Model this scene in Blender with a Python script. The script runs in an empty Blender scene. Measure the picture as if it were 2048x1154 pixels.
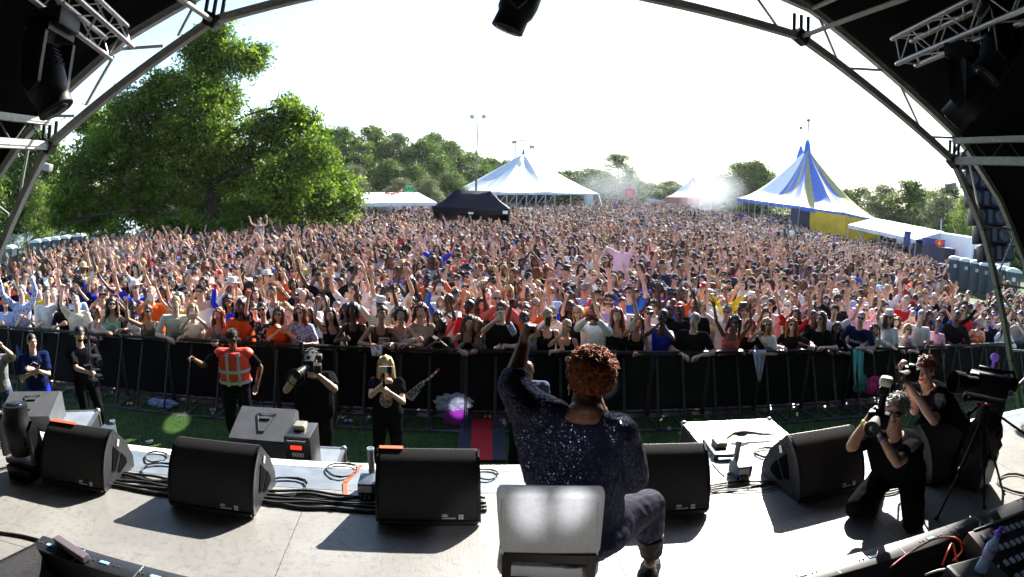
import bpy, bmesh, math, random
import numpy as np
from mathutils import Vector, Matrix, Euler
R = math.radians
SC = bpy.context.scene
COL = SC.collection
# ------------------------------------------------------------------ camera
FPX, PITCH, ROLL, EYE, STAGE = 1150.0, .166, .0355, 3.75, 1.65      # lens: 1150 px per radian on a 2048 px frame
cp_, sp_, cr_, sr_ = math.cos(PITCH), math.sin(PITCH), math.cos(ROLL), math.sin(ROLL)
CF = Vector((0, cp_, -sp_)); CR = Vector((cr_, sp_*sr_, cp_*sr_)); CU = Vector((-sr_, sp_*cr_, cp_*cr_))
cam_d = bpy.data.cameras.new('camera'); cam = bpy.data.objects.new('camera', cam_d); COL.objects.link(cam)
SC.camera = cam
cam.matrix_world = Matrix(((CR.x, CU.x, -CF.x, 0), (CR.y, CU.y, -CF.y, 0), (CR.z, CU.z, -CF.z, EYE), (0, 0, 0, 1)))
cam_d.type = 'PANO'; cam_d.sensor_width = 36; cam_d.clip_start = .05; cam_d.clip_end = 3000
cam_d.panorama_type = 'FISHEYE_LENS_POLYNOMIAL'
cam_d.fisheye_fov = math.pi
cam_d.fisheye_polynomial_k0 = 0; cam_d.fisheye_polynomial_k1 = -1/(FPX/2048*36)
cam_d.fisheye_polynomial_k2 = 0; cam_d.fisheye_polynomial_k3 = 0; cam_d.fisheye_polynomial_k4 = 0
# ------------------------------------------------------------------ light
SUN_AZ, SUN_EL = R(25), R(33)          # clockwise from +Y, above horizon
w = bpy.data.worlds.new('World'); SC.world = w; w.use_nodes = True
nt = w.node_tree; bg = nt.nodes['Background']
sky = nt.nodes.new('ShaderNodeTexSky'); sky.sky_type = 'NISHITA'; sky.sun_disc = False
sky.sun_elevation = SUN_EL; sky.sun_rotation = SUN_AZ; sky.air_density = 1.0; sky.dust_density = .5; sky.ozone_density = 1.0
nt.links.new(sky.outputs[0], bg.inputs[0]); bg.inputs[1].default_value = .088
sl = bpy.data.lights.new('sun', 'SUN'); sl.energy = 5.0; sl.angle = R(.5); sl.color = (1, .94, .84)
so = bpy.data.objects.new('sun', sl); COL.objects.link(so)
sd = Vector((math.sin(SUN_AZ)*math.cos(SUN_EL), math.cos(SUN_AZ)*math.cos(SUN_EL), math.sin(SUN_EL)))
so.rotation_euler = (-sd).to_track_quat('-Z', 'Y').to_euler()
so.location = sd*50
SC.view_settings.view_transform = 'Standard'; SC.view_settings.look = 'None'
SC.view_settings.exposure = 1.88; SC.view_settings.gamma = 1
SC.cycles.max_bounces = 6; SC.cycles.volume_bounces = 0; SC.cycles.volume_step_rate = 2; SC.cycles.transparent_max_bounces = 12
SC.cycles.use_denoising = True
# ------------------------------------------------------------------ pixel helpers
def ray(px, py):
    x, y = px-1024, 577-py; r = math.hypot(x, y)+1e-9; th = r/FPX
    return CF*math.cos(th)+(CR*x+CU*y)*(math.sin(th)/r)
def gp(px, py, z=0.):
    d = ray(px, py); t = (z-EYE)/d.z; return Vector((d.x*t, d.y*t, z))
def dp(px, py, D):
    d = ray(px, py); t = D/math.hypot(d.x, d.y); return Vector((d.x*t, d.y*t, EYE+d.z*t))
def pp(px, py, P0, n):
    d = ray(px, py); o = Vector((0, 0, EYE)); t = (Vector(P0)-o).dot(n)/d.dot(n); return o+d*t
def sph(px, py, dist):
    return Vector((0, 0, EYE))+ray(px, py)*dist
# ------------------------------------------------------------------ terrain
_ctl = []
for D, zz, px, py in ((55, -2.5, 80, 500), (45, -1.8, 20, 500), (70, -2.9, 200, 470), (130, 1.5, 1250, 400), (110, .75, 1100, 400),
                      (42, 0, 945, 430), (85, 1.7, 1680, 450), (90, 1.0, 1575, 450), (72, -.7, 1743, 500), (50, -1.2, 1930, 560),
                      (60, -.5, 700, 440), (100, .5, 700, 420), (60, .2, 1300, 430), (35, 0, 430, 450), (62, .2, 1500, 450), (46, -.5, 1750, 520),
                      (90, -1.0, 1950, 480), (120, .5, 1800, 440), (120, -2.0, 100, 440), (300, 2, 1200, 390), (300, 1, 1700, 400), (300, 0, 300, 390)):
    q = dp(px, py, D); _ctl.append((q.x, q.y, zz))
for a in range(-70, 80, 14):
    for D in (14, 24):
        _ctl.append((D*math.sin(R(a)), D*math.cos(R(a)), 0 if a > -40 or D < 20 else -.15))
_ctl = np.array(_ctl)
def terr(x, y):
    x = np.asarray(x, float); y = np.asarray(y, float)
    d2 = (x[..., None]-_ctl[:, 0])**2+(y[..., None]-_ctl[:, 1])**2+4
    wt = d2**-1.7
    z = (wt*_ctl[:, 2]).sum(-1)/wt.sum(-1)
    d = np.hypot(x, y); k = np.clip((d-13)/14, 0, 1); k = k*k*(3-2*k)
    return z*k
def tz(x, y): return float(terr(x, y))
# ------------------------------------------------------------------ materials
MATS = {}
def lin(c):
    return tuple(((v/12.92) if v <= .04045 else ((v+.055)/1.055)**2.4) for v in c[:3])
def mat(name, col=(.5, .5, .5), rough=.6, metal=0., noise=0., nscale=20., bump=0., bscale=60., spec=.5, emit=None, objcol=False, tint=None, sheen=0., alpha=1., coat=0.):
    if name in MATS: return MATS[name]
    m = bpy.data.materials.new(name); m.use_nodes = True; MATS[name] = m
    t = m.node_tree; b = t.nodes['Principled BSDF']; L = t.links.new
    b.inputs['Roughness'].default_value = rough; b.inputs['Metallic'].default_value = metal
    b.inputs['Specular IOR Level'].default_value = spec
    if coat: b.inputs['Coat Weight'].default_value = coat
    if sheen: b.inputs['Sheen Weight'].default_value = sheen
    if alpha < 1: b.inputs['Alpha'].default_value = alpha
    if emit: b.inputs['Emission Color'].default_value = (*emit[:3], 1); b.inputs['Emission Strength'].default_value = emit[3]
    src = None
    if objcol:
        oi = t.nodes.new('ShaderNodeObjectInfo'); src = oi.outputs['Color']
    else:
        b.inputs['Base Color'].default_value = (*col, 1)
    tc = t.nodes.new('ShaderNodeTexCoord')
    if noise:
        n = t.nodes.new('ShaderNodeTexNoise'); n.inputs['Scale'].default_value = nscale; n.inputs['Detail'].default_value = 5
        L(tc.outputs['Object'], n.inputs['Vector'])
        mr = t.nodes.new('ShaderNodeMapRange'); mr.inputs[1].default_value = .3; mr.inputs[2].default_value = .7
        mr.inputs[3].default_value = 1-noise; mr.inputs[4].default_value = 1+noise*.6
        L(n.outputs[0], mr.inputs[0])
        mx = t.nodes.new('ShaderNodeMix'); mx.data_type = 'RGBA'; mx.blend_type = 'MULTIPLY'; mx.inputs[0].default_value = 1
        if src: L(src, mx.inputs[6])
        else: mx.inputs[6].default_value = (*col, 1)
        L(mr.outputs[0], mx.inputs[7]); src = mx.outputs[2]
    if src: L(src, b.inputs['Base Color'])
    if bump:
        n2 = t.nodes.new('ShaderNodeTexNoise'); n2.inputs['Scale'].default_value = bscale; n2.inputs['Detail'].default_value = 4
        L(tc.outputs['Object'], n2.inputs['Vector'])
        bp = t.nodes.new('ShaderNodeBump'); bp.inputs['Strength'].default_value = bump; bp.inputs['Distance'].default_value = .01
        L(n2.outputs[0], bp.inputs['Height']); L(bp.outputs[0], b.inputs['Normal'])
    return m
# ------------------------------------------------------------------ mesh builder
def frame_z(d):
    d = Vector(d).normalized(); a = Vector((0, 0, 1)) if abs(d.z) < .95 else Vector((1, 0, 0))
    x = a.cross(d).normalized(); return x, d.cross(x).normalized(), d
class MB:
    def __init__(s): s.v = []; s.f = []; s.m = []; s.cur = 0
    def add(s, vs, fs):
        o = len(s.v); s.v += [tuple(v) for v in vs]; s.f += [tuple(i+o for i in f) for f in fs]; s.m += [s.cur]*len(fs); return s
    def mi(s, i): s.cur = i; return s
    def box(s, c, size, rot=None, bev=0.):
        hx, hy, hz = size[0]/2, size[1]/2, size[2]/2; c = Vector(c)
        M = (rot if isinstance(rot, Matrix) else Euler(rot).to_matrix()) if rot is not None else Matrix.Identity(3)
        if bev <= 0:
            vs = [c+M@Vector((x*hx, y*hy, z*hz)) for x in (-1, 1) for y in (-1, 1) for z in (-1, 1)]
            return s.add(vs, [(0, 1, 3, 2), (4, 6, 7, 5), (0, 4, 5, 1), (2, 3, 7, 6), (0, 2, 6, 4), (1, 5, 7, 3)])
        bm = bmesh.new(); bmesh.ops.create_cube(bm, size=1)
        for v in bm.verts: v.co = Vector((v.co.x*size[0], v.co.y*size[1], v.co.z*size[2]))
        bmesh.ops.bevel(bm, geom=bm.edges[:], offset=bev, segments=2, profile=.5, affect='EDGES')
        bm.verts.index_update(); r = s.add([c+M@v.co for v in bm.verts], [[v.index for v in f.verts] for f in bm.faces]); bm.free(); return r
    def tube(s, p0, p1, r0, r1=None, n=8, cap=True):
        r1 = r0 if r1 is None else r1; p0, p1 = Vector(p0), Vector(p1)
        if (p1-p0).length < 1e-6: return s
        x, y, d = frame_z(p1-p0); vs = []
        for p, r in ((p0, r0), (p1, r1)):
            vs += [p+(x*math.cos(2*math.pi*i/n)+y*math.sin(2*math.pi*i/n))*r for i in range(n)]
        fs = [(i, (i+1) % n, n+(i+1) % n, n+i) for i in range(n)]
        if cap: fs += [tuple(range(n-1, -1, -1)), tuple(range(n, 2*n))]
        return s.add(vs, fs)
    def path(s, pts, rad, n=6, closed=False):
        pts = [Vector(p) for p in pts]; k = len(pts); vs = []; prev = None
        for i, p in enumerate(pts):
            a = pts[(i-1) % k] if closed or i > 0 else p; b = pts[(i+1) % k] if closed or i < k-1 else p
            d = (b-a).normalized() if (b-a).length > 1e-9 else Vector((0, 0, 1))
            if prev is None: x, y, _ = frame_z(d)
            else:
                x = (prev-d*prev.dot(d)).normalized(); y = d.cross(x)
            prev = x; r = rad[i] if hasattr(rad, '__len__') else rad
            vs += [p+(x*math.cos(2*math.pi*j/n)+y*math.sin(2*math.pi*j/n))*r for j in range(n)]
        fs = []
        for i in range(k if closed else k-1):
            a, b = i*n, ((i+1) % k)*n
            fs += [(a+j, a+(j+1) % n, b+(j+1) % n, b+j) for j in range(n)]
        if not closed: fs += [tuple(range(n-1, -1, -1)), tuple(range((k-1)*n, k*n))]
        return s.add(vs, fs)
    def ell(s, c, r, rot=None, nu=12, nv=8):
        c = Vector(c); r = (r, r, r) if not hasattr(r, '__len__') else r
        M = (rot if isinstance(rot, Matrix) else Euler(rot).to_matrix()) if rot is not None else Matrix.Identity(3)
        vs = [c+M@Vector((0, 0, -r[2]))]
        for j in range(1, nv):
            t = math.pi*j/nv
            for i in range(nu):
                u = 2*math.pi*i/nu
                vs.append(c+M@Vector((math.sin(t)*math.cos(u)*r[0], math.sin(t)*math.sin(u)*r[1], -math.cos(t)*r[2])))
        vs.append(c+M@Vector((0, 0, r[2])))
        fs = [(0, 1+(i+1) % nu, 1+i) for i in range(nu)]
        for j in range(nv-2):
            a, b = 1+j*nu, 1+(j+1)*nu
            fs += [(a+i, a+(i+1) % nu, b+(i+1) % nu, b+i) for i in range(nu)]
        e = len(vs)-1; a = 1+(nv-2)*nu
        fs += [(a+i, a+(i+1) % nu, e) for i in range(nu)]
        return s.add(vs, fs)
    def prism(s, poly, vec):                # polygon (list of 3D points) extruded along vec
        n = len(poly); vec = Vector(vec); P = [Vector(p) for p in poly]
        return s.add(P+[p+vec for p in P], [tuple(range(n-1, -1, -1)), tuple(range(n, 2*n))]+[(i, (i+1) % n, n+(i+1) % n, n+i) for i in range(n)])
    def loft(s, rings, cap=True, closed=True):
        n = len(rings[0]); vs = [p for r in rings for p in r]; fs = []
        for i in range(len(rings)-1):
            for j in range(n if closed else n-1):
                fs.append((i*n+j, i*n+(j+1) % n, (i+1)*n+(j+1) % n, (i+1)*n+j))
        if cap and closed: fs += [tuple(range(n-1, -1, -1)), tuple(range((len(rings)-1)*n, len(rings)*n))]
        return s.add(vs, fs)
    def lathe(s, c, prof, n=16, axis=None):
        c = Vector(c); X, Y, Z = frame_z(axis or (0, 0, 1))
        return s.loft([[c+Z*z+(X*math.cos(2*math.pi*i/n)+Y*math.sin(2*math.pi*i/n))*max(r, 1e-4) for i in range(n)] for r, z in prof])
    def merge(s, o, M=None):
        M = M or Matrix.Identity(4); off = len(s.v)
        s.v += [tuple(M@Vector(v)) for v in o.v]; s.f += [tuple(i+off for i in f) for f in o.f]; s.m += list(o.m); return s
    def mesh(s, name, smooth=False):
        me = bpy.data.meshes.new(name); me.from_pydata(s.v, [], s.f)
        if any(s.m): me.polygons.foreach_set('material_index', s.m)
        if smooth: me.polygons.foreach_set('use_smooth', [True]*len(s.f))
        me.update(); return me
    def pieces(s):
        p = list(range(len(s.v)))
        def fd(i):
            while p[i] != i: p[i] = p[p[i]]; i = p[i]
            return i
        for f in s.f:
            a = fd(f[0])
            for i in f[1:]: p[fd(i)] = a
        out = {}
        for k, f in enumerate(s.f): out.setdefault(fd(f[0]), []).append(k)
        res = []
        for ks in out.values():
            q = MB(); mp = {}
            for k in ks:
                for i in s.f[k]:
                    if i not in mp: mp[i] = len(q.v); q.v.append(s.v[i])
                q.f.append(tuple(mp[i] for i in s.f[k])); q.m.append(s.m[k])
            res.append(q)
        return res
    def each(s, name, mats, root=None, **kw):
        for q in s.pieces(): o = q.build(name, mats, root, **kw)
        return o
    def build(s, name, mats, root=None, smooth=False, world=True, angle=None):
        """vertices are in world space when world=True, otherwise in the root's own space"""
        me = s.mesh(name, smooth)
        for m in (mats if isinstance(mats, (list, tuple)) else [mats]): me.materials.append(m)
        if world and root is not None:
            inv = world_of(root).inverted(); me.transform(inv)
        if angle is not None:
            me.polygons.foreach_set('use_smooth', [True]*len(me.polygons)); me.set_sharp_from_angle(angle=R(angle))
        return link(name, me, root)
def world_of(o):
    M = Matrix.LocRotScale(o.location, o.rotation_euler, o.scale)
    return world_of(o.parent)@M if o.parent else M
def link(name, me, root=None):
    o = bpy.data.objects.new(name, me); COL.objects.link(o)
    if root is not None: o.parent = root
    return o
def tag(o, label=None, cat=None, group=None, kind=None):
    if label: o['label'] = label
    if cat: o['category'] = cat
    if group: o['group'] = group
    if kind: o['kind'] = kind
    return o
def thing(name, label, cat, loc=(0, 0, 0), rz=0, group=None):
    o = bpy.data.objects.new(name, None); COL.objects.link(o); o.empty_display_size = .1
    o.location = loc; o.rotation_euler = (0, 0, rz); return tag(o, label, cat, group)
def single(mb, name, m, label, cat, base, group=None, smooth=False, angle=None):
    """a thing made of one mesh, its origin at its base"""
    base = Vector(base); me = mb.mesh(name, smooth)
    for x in (m if isinstance(m, (list, tuple)) else [m]): me.materials.append(x)
    me.transform(Matrix.Translation(-base))
    if angle is not None:
        me.polygons.foreach_set('use_smooth', [True]*len(me.polygons)); me.set_sharp_from_angle(angle=R(angle))
    o = link(name, me); o.location = base; return tag(o, label, cat, group)
def struct(mb, name, m, kind='structure'):
    me = mb.mesh(name); 
    for x in (m if isinstance(m, (list, tuple)) else [m]): me.materials.append(x)
    return tag(link(name, me), kind=kind)
def copy_thing(o, parent=None):
    c = o.copy(); COL.objects.link(c)
    if parent: c.parent = parent
    for ch in KIDS(o): copy_thing(ch, c)
    return c
def KIDS(o): return [x for x in list(o.children)]
def text_mesh(txt, size, bold=False):
    cu = bpy.data.curves.new('t', 'FONT'); cu.body = txt; cu.size = size; cu.align_x = 'CENTER'; cu.align_y = 'CENTER'; cu.extrude = .001
    if bold: cu.offset = size*.03
    cu.resolution_u = 2
    ob = bpy.data.objects.new('t', cu); me = bpy.data.meshes.new_from_object(ob); bpy.data.objects.remove(ob); bpy.data.curves.remove(cu)
    v = [tuple(x.co) for x in me.vertices]; f = [tuple(p.vertices) for p in me.polygons]; bpy.data.meshes.remove(me)
    b = MB(); b.add(v, f); return b
def place(mb, O, X, Y):
    """map local XY plane of mb onto world: origin O, x axis X, y axis Y"""
    X = Vector(X).normalized(); Y = Vector(Y); Y = (Y-X*Y.dot(X)).normalized(); Z = X.cross(Y)
    M = Matrix(((X.x, Y.x, Z.x, O[0]), (X.y, Y.y, Z.y, O[1]), (X.z, Y.z, Z.z, O[2]), (0, 0, 0, 1)))
    r = MB(); r.merge(mb, M); return r
SNX = math.cos(.109); SNY = math.sin(.109)
SDIR = Vector((SNX, SNY, 0))       # along the stage edge, to the right
SNRM = Vector((-SNY, SNX, 0))      # from the stage towards the crowd
BDIR = Vector((math.cos(.072), math.sin(.072), 0)); BNRM = Vector((-math.sin(.072), math.cos(.072), 0))
# ================================================================== SETTING
rnd = random.Random(7)
rng = np.random.default_rng(7)
def attr_mat(name, rough=.8, noise=0., nscale=8., metal=0.):
    """base colour comes from the per-face attribute 'tint'"""
    m = mat(name, (1, 1, 1), rough, metal); t = m.node_tree
    a = t.nodes.new('ShaderNodeAttribute'); a.attribute_name = 'tint'
    t.links.new(a.outputs['Color'], t.nodes['Principled BSDF'].inputs['Base Color']); return m
def ground_mat(name, c0, c1, c2, s1, s2, rough=.9, bump=.4, bs=40.):
    m = mat(name, c0, rough); t = m.node_tree; b = t.nodes['Principled BSDF']; L = t.links.new
    tc = t.nodes.new('ShaderNodeTexCoord')
    n1 = t.nodes.new('ShaderNodeTexNoise'); n1.inputs['Scale'].default_value = s1; n1.inputs['Detail'].default_value = 6
    n2 = t.nodes.new('ShaderNodeTexNoise'); n2.inputs['Scale'].default_value = s2; n2.inputs['Detail'].default_value = 8; n2.inputs['Roughness'].default_value = .7
    for n in (n1, n2): L(tc.outputs['Object'], n.inputs['Vector'])
    r = t.nodes.new('ShaderNodeValToRGB'); r.color_ramp.elements[0].color = (*c0, 1); r.color_ramp.elements[1].color = (*c1, 1)
    r.color_ramp.elements[0].position = .35; r.color_ramp.elements[1].position = .65
    L(n1.outputs[0], r.inputs[0])
    r2 = t.nodes.new('ShaderNodeMapRange'); r2.inputs[1].default_value = .5; r2.inputs[2].default_value = .72
    L(n2.outputs[0], r2.inputs[0])
    mx = t.nodes.new('ShaderNodeMix'); mx.data_type = 'RGBA'; L(r2.outputs[0], mx.inputs[0]); L(r.outputs[0], mx.inputs[6]); mx.inputs[7].default_value = (*c2, 1)
    L(mx.outputs[2], b.inputs['Base Color'])
    n3 = t.nodes.new('ShaderNodeTexNoise'); n3.inputs['Scale'].default_value = bs; n3.inputs['Detail'].default_value = 6; L(tc.outputs['Object'], n3.inputs['Vector'])
    bp = t.nodes.new('ShaderNodeBump'); bp.inputs['Strength'].default_value = bump; bp.inputs['Distance'].default_value = .02
    L(n3.outputs[0], bp.inputs['Height']); L(bp.outputs[0], b.inputs['Normal'])
    return m
GRASS = ground_mat('field_grass', (.018, .055, .005), (.034, .085, .008), (.07, .10, .015), .35, 3.0, .9, .8, 25)
def build_ground():
    rr = [0]+list(np.geomspace(1.5, 900, 64)); na = 180; v = [(0, 0, 0)]; f = []
    A = np.linspace(0, 2*math.pi, na, endpoint=False)
    for r in rr[1:]:
        x, y = r*np.sin(A), r*np.cos(A); sc = min(1, 330/r); z = terr(x*sc, y*sc)
        v += list(zip(x.tolist(), y.tolist(), z.tolist()))
    for i in range(na): f.append((0, 1+(i+1) % na, 1+i))
    for k in range(len(rr)-2):
        a, b = 1+k*na, 1+(k+1)*na
        for i in range(na): f.append((a+i, a+(i+1) % na, b+(i+1) % na, b+i))
    mb = MB(); mb.add(v, f); o = struct(mb, 'ground', GRASS)
    o.data.polygons.foreach_set('use_smooth', [True]*len(o.data.polygons)); return o
build_ground()
def build_grass():
    n = 60000; u = rng.uniform(-12, 13, n); d = rng.uniform(4.15, 9.2, n)
    x = u*SNX-SNY*d; y = u*SNY+SNX*d; a = rng.uniform(0, math.pi, n); h = rng.uniform(.025, .07, n); wd = rng.uniform(.003, .006, n)
    lx, ly = rng.normal(0, .02, n), rng.normal(0, .02, n)
    V = np.empty((n, 3, 3)); V[:, 0] = np.stack([x-np.cos(a)*wd, y-np.sin(a)*wd, 0*x-.002], 1); V[:, 1] = np.stack([x+np.cos(a)*wd, y+np.sin(a)*wd, 0*x-.002], 1)
    V[:, 2] = np.stack([x+lx, y+ly, h], 1)
    me = bpy.data.meshes.new('grass_blades'); me.vertices.add(3*n); me.loops.add(3*n); me.polygons.add(n)
    me.vertices.foreach_set('co', V.ravel()); me.loops.foreach_set('vertex_index', np.arange(3*n, dtype=np.int32)); me.polygons.foreach_set('loop_start', np.arange(0, 3*n, 3, dtype=np.int32))
    me.update(calc_edges=True); me.materials.append(mat('grass_blade', (.020, .065, .006), .7, spec=.2)); tag(link('grass_blades', me), kind='stuff')
build_grass()
# ------------------------------------------------------------------ stage deck
def sp(u, d, z): return Vector((u*SNX-SNY*d, u*SNY+SNX*d, z))     # stage coordinates: u along the edge, d out from the camera
DEDGE = 4.08
PLY = ground_mat('stage_ply', (.205, .203, .195), (.265, .262, .252), (.15, .148, .142), 1.6, 22.0, .46, .12, 60)
def deck_mat():
    t = PLY.node_tree; b = t.nodes['Principled BSDF']; b.inputs['Specular IOR Level'].default_value = .6
    # scuffs and scratches
    tc = t.nodes.new('ShaderNodeTexCoord'); mp = t.nodes.new('ShaderNodeMapping'); mp.inputs['Scale'].default_value = (2, 30, 1); mp.inputs['Rotation'].default_value = (0, 0, .5)
    n = t.nodes.new('ShaderNodeTexNoise'); n.inputs['Scale'].default_value = 3; n.inputs['Detail'].default_value = 8
    t.links.new(tc.outputs['Object'], mp.inputs[0]); t.links.new(mp.outputs[0], n.inputs['Vector'])
    r = t.nodes.new('ShaderNodeMapRange'); r.inputs[1].default_value = .62; r.inputs[2].default_value = .75; r.inputs[3].default_value = 1; r.inputs[4].default_value = .72
    t.links.new(n.outputs[0], r.inputs[0])
    src = b.inputs['Base Color'].links[0].from_socket
    mx = t.nodes.new('ShaderNodeMix'); mx.data_type = 'RGBA'; mx.blend_type = 'MULTIPLY'; mx.inputs[0].default_value = 1
    t.links.new(src, mx.inputs[6]); t.links.new(r.outputs[0], mx.inputs[7]); t.links.new(mx.outputs[2], b.inputs['Base Color'])
deck_mat()
def stage():
    root = thing('stage_deck', 'grey worn plywood stage floor with a pale painted front edge', 'stage', sp(0, DEDGE, 0), .109)
    b = MB()
    us = np.arange(-9, 9.1, 2.0); ds = [DEDGE-.45-1.22*k for k in range(8)]
    for i in range(len(us)-1):
        off = .5 if 0 else 0
        for k in range(len(ds)-1):
            u0, u1 = us[i]+.003, us[i+1]-.003
            b.box(sp((u0+u1)/2, (ds[k]+ds[k+1])/2, STAGE-.01), (u1-u0, ds[k]-ds[k+1]-.005, .02), (0, 0, .109))
    b.build('floor_boards', PLY, root)
    g = MB(); g.box(sp(0, DEDGE-.272, STAGE-.012), (18, .34, .02), (0, 0, .109)); g.build('cable_strip', mat('blue_grey_ply', (.16, .20, .25), .6, noise=.35, nscale=5, bump=.2), root)
    e = MB(); e.box(sp(0, DEDGE-.05, STAGE-.008), (18, .1, .016), (0, 0, .109)); e.build('white_edge', mat('edge_white', (.75, .75, .72), .6, noise=.12, nscale=6), root)
    s = MB(); s.box(sp(0, (DEDGE-.02+DEDGE-9)/2, STAGE-.07), (18, 8.98, .09), (0, 0, .109)); s.build('frame', mat('stage_frame', (.05, .05, .05), .7), root)
    k = MB(); k.box(sp(0, DEDGE-.03, (STAGE-.12)/2), (18, .02, STAGE-.12), (0, 0, .109)); k.build('skirt', mat('black_cloth', (.008, .008, .009), .9, bump=.3, bscale=6, spec=.1), root)
stage()
# ------------------------------------------------------------------ crowd barrier
BTOP = 8.98
def bp_(u, d, z): return Vector((u*BDIR.x+BNRM.x*d, u*BDIR.y+BNRM.y*d, z))
MBLACK = mat('barrier_black', (.012, .014, .018), .45, .3, bump=.15, bscale=30)
MSTEEL = mat('worn_steel', (.20, .21, .23), .45, .8, noise=.3, nscale=9)
def barrier_proto():
    root = thing('crowd_barrier', 'x', 'barrier', (0, 0, 0), 0, 'black crowd barrier sections across the front of the pit')
    W = 1.06
    b = MB(); b.box((0, 0, .66), (W-.05, .012, .98)); b.build('mesh_panel', mat('barrier_panel', (.004, .0045, .006), .7, spec=.1, bump=.6, bscale=220), root, world=False)
    b = MB(); b.path([(-W/2+.02, 0, .05), (-W/2+.02, 0, 1.16), (-W/2+.05, 0, 1.19), (W/2-.05, 0, 1.19), (W/2-.02, 0, 1.16), (W/2-.02, 0, .05)], .024, 8); b.tube((-W/2, 0, .12), (W/2, 0, .12), .018)
    b.build('frame', MBLACK, root, world=False, angle=50)
    b = MB(); b.box((0, .0, 1.215), (W-.02, .09, .025), bev=.008); b.build('top_rail', MBLACK, root, world=False)
    for x in (-W/2+.06, 0):
        b = MB(); b.tube((x, -.03, 1.12), (x, -.52, .06), .022); b.build('brace', MBLACK, root, world=False, angle=50)
        b = MB(); b.box((x, -.54, .035), (.1, .07, .04)); b.tube((x-.03, -.54, .03), (x-.03, -.54, .085), .008); b.tube((x+.03, -.54, .03), (x+.03, -.54, .085), .008); b.build('brace_foot', MSTEEL, root, world=False)
        b = MB(); b.box((x, -.28, .018), (.06, .5, .02)); b.build('floor_arm', MSTEEL, root, world=False)
    b = MB(); b.box((0, -.56, .02), (W-.01, .06, .03)); b.build('base_rail', MSTEEL, root, world=False)
    b = MB(); b.box((0, .5, .012), (W-.01, .95, .02)); b.build('tread_plate', MSTEEL, root, world=False)
    return root
LM = [(-12.5, 'far left beyond the stage lip'), (-9, 'left end beside the clapping man'), (-7, 'behind the camera stabiliser operator'), (-5.2, 'over the bright green light spot'), (-3.6, 'behind the steward in the red vest'),
      (-2, 'behind the shoulder camera operator'), (-.7, 'behind the blonde woman filming'), (.8, 'behind the bald man in the pit'), (2.6, 'right of the ginger hair'), (4.5, 'with the pale light oval'), (6.3, 'behind the grey haired photographer'),
      (7.6, 'with the turquoise cloth'), (9, 'behind the bent photographer'), (14, 'right end beside the arch leg')]
BPROTO = barrier_proto(); BAR = []
def ordinal(n): return ['leftmost', 'second', 'third', 'fourth', 'fifth', 'sixth', 'seventh', 'eighth', 'ninth', 'tenth', 'eleventh', 'twelfth', 'thirteenth', 'fourteenth', 'fifteenth', 'sixteenth', 'seventeenth', 'eighteenth', 'nineteenth', 'twentieth', 'twenty first', 'twenty second', 'twenty third', 'twenty fourth', 'twenty fifth'][n]
def ordl(n): return 'leftmost' if n == 0 else ordinal(n)+' from left'
for i in range(25):
    u = -12.3+1.06*i; o = BPROTO if i == 0 else copy_thing(BPROTO)
    o.location = bp_(u, BTOP, 0); o.rotation_euler = (0, 0, .072)
    o['label'] = 'black steel crowd barrier section, %s along the pit' % ordl(i) if i else 'black steel crowd barrier section, leftmost along the pit'
    BAR.append(o)
# ------------------------------------------------------------------ stage roof: arch, purlins, black canopy
ALU = mat('aluminium', (.42, .42, .41), .45, .12, noise=.2, nscale=14, bump=.1, bscale=50)
ALU2 = mat('bright_aluminium', (.62, .62, .64), .3, .85, noise=.15, nscale=25)
DARKM = mat('dark_metal', (.03, .03, .032), .5, .4)
AD = 6.73; AP0 = sp(0, AD, 0)
def ap(px, py): return pp(px, py, AP0, SNRM)
def off_n(p, d): return Vector(p)+SNRM*d
inner_px = [(-70, 690), (-30, 580), (0, 500), (50, 385), (97, 292), (425, 42), (600, -4), (960, -62), (1310, -2), (1602, 74), (1907, 322), (1966, 460), (1994, 575), (2022, 720), (2044, 842)]
outer_px = [(-160, 640), (-90, 500), (-30, 395), (47, 277), (135, 180), (257, 73), (390, -4), (560, -90), (960, -150), (1330, -95), (1622, 18), (1770, 139), (1921, 279), (1999, 399), (2048, 520), (2085, 680), (2100, 812)]
IN = [ap(*p) for p in inner_px]; OU = [ap(*p) for p in outer_px]
for L_ in (IN, OU): L_[0].z = 0; L_[-1].z = 0
print('ARCH', [tuple(round(c, 2) for c in p) for p in IN]); print([tuple(round(c, 2) for c in p) for p in OU])
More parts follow.
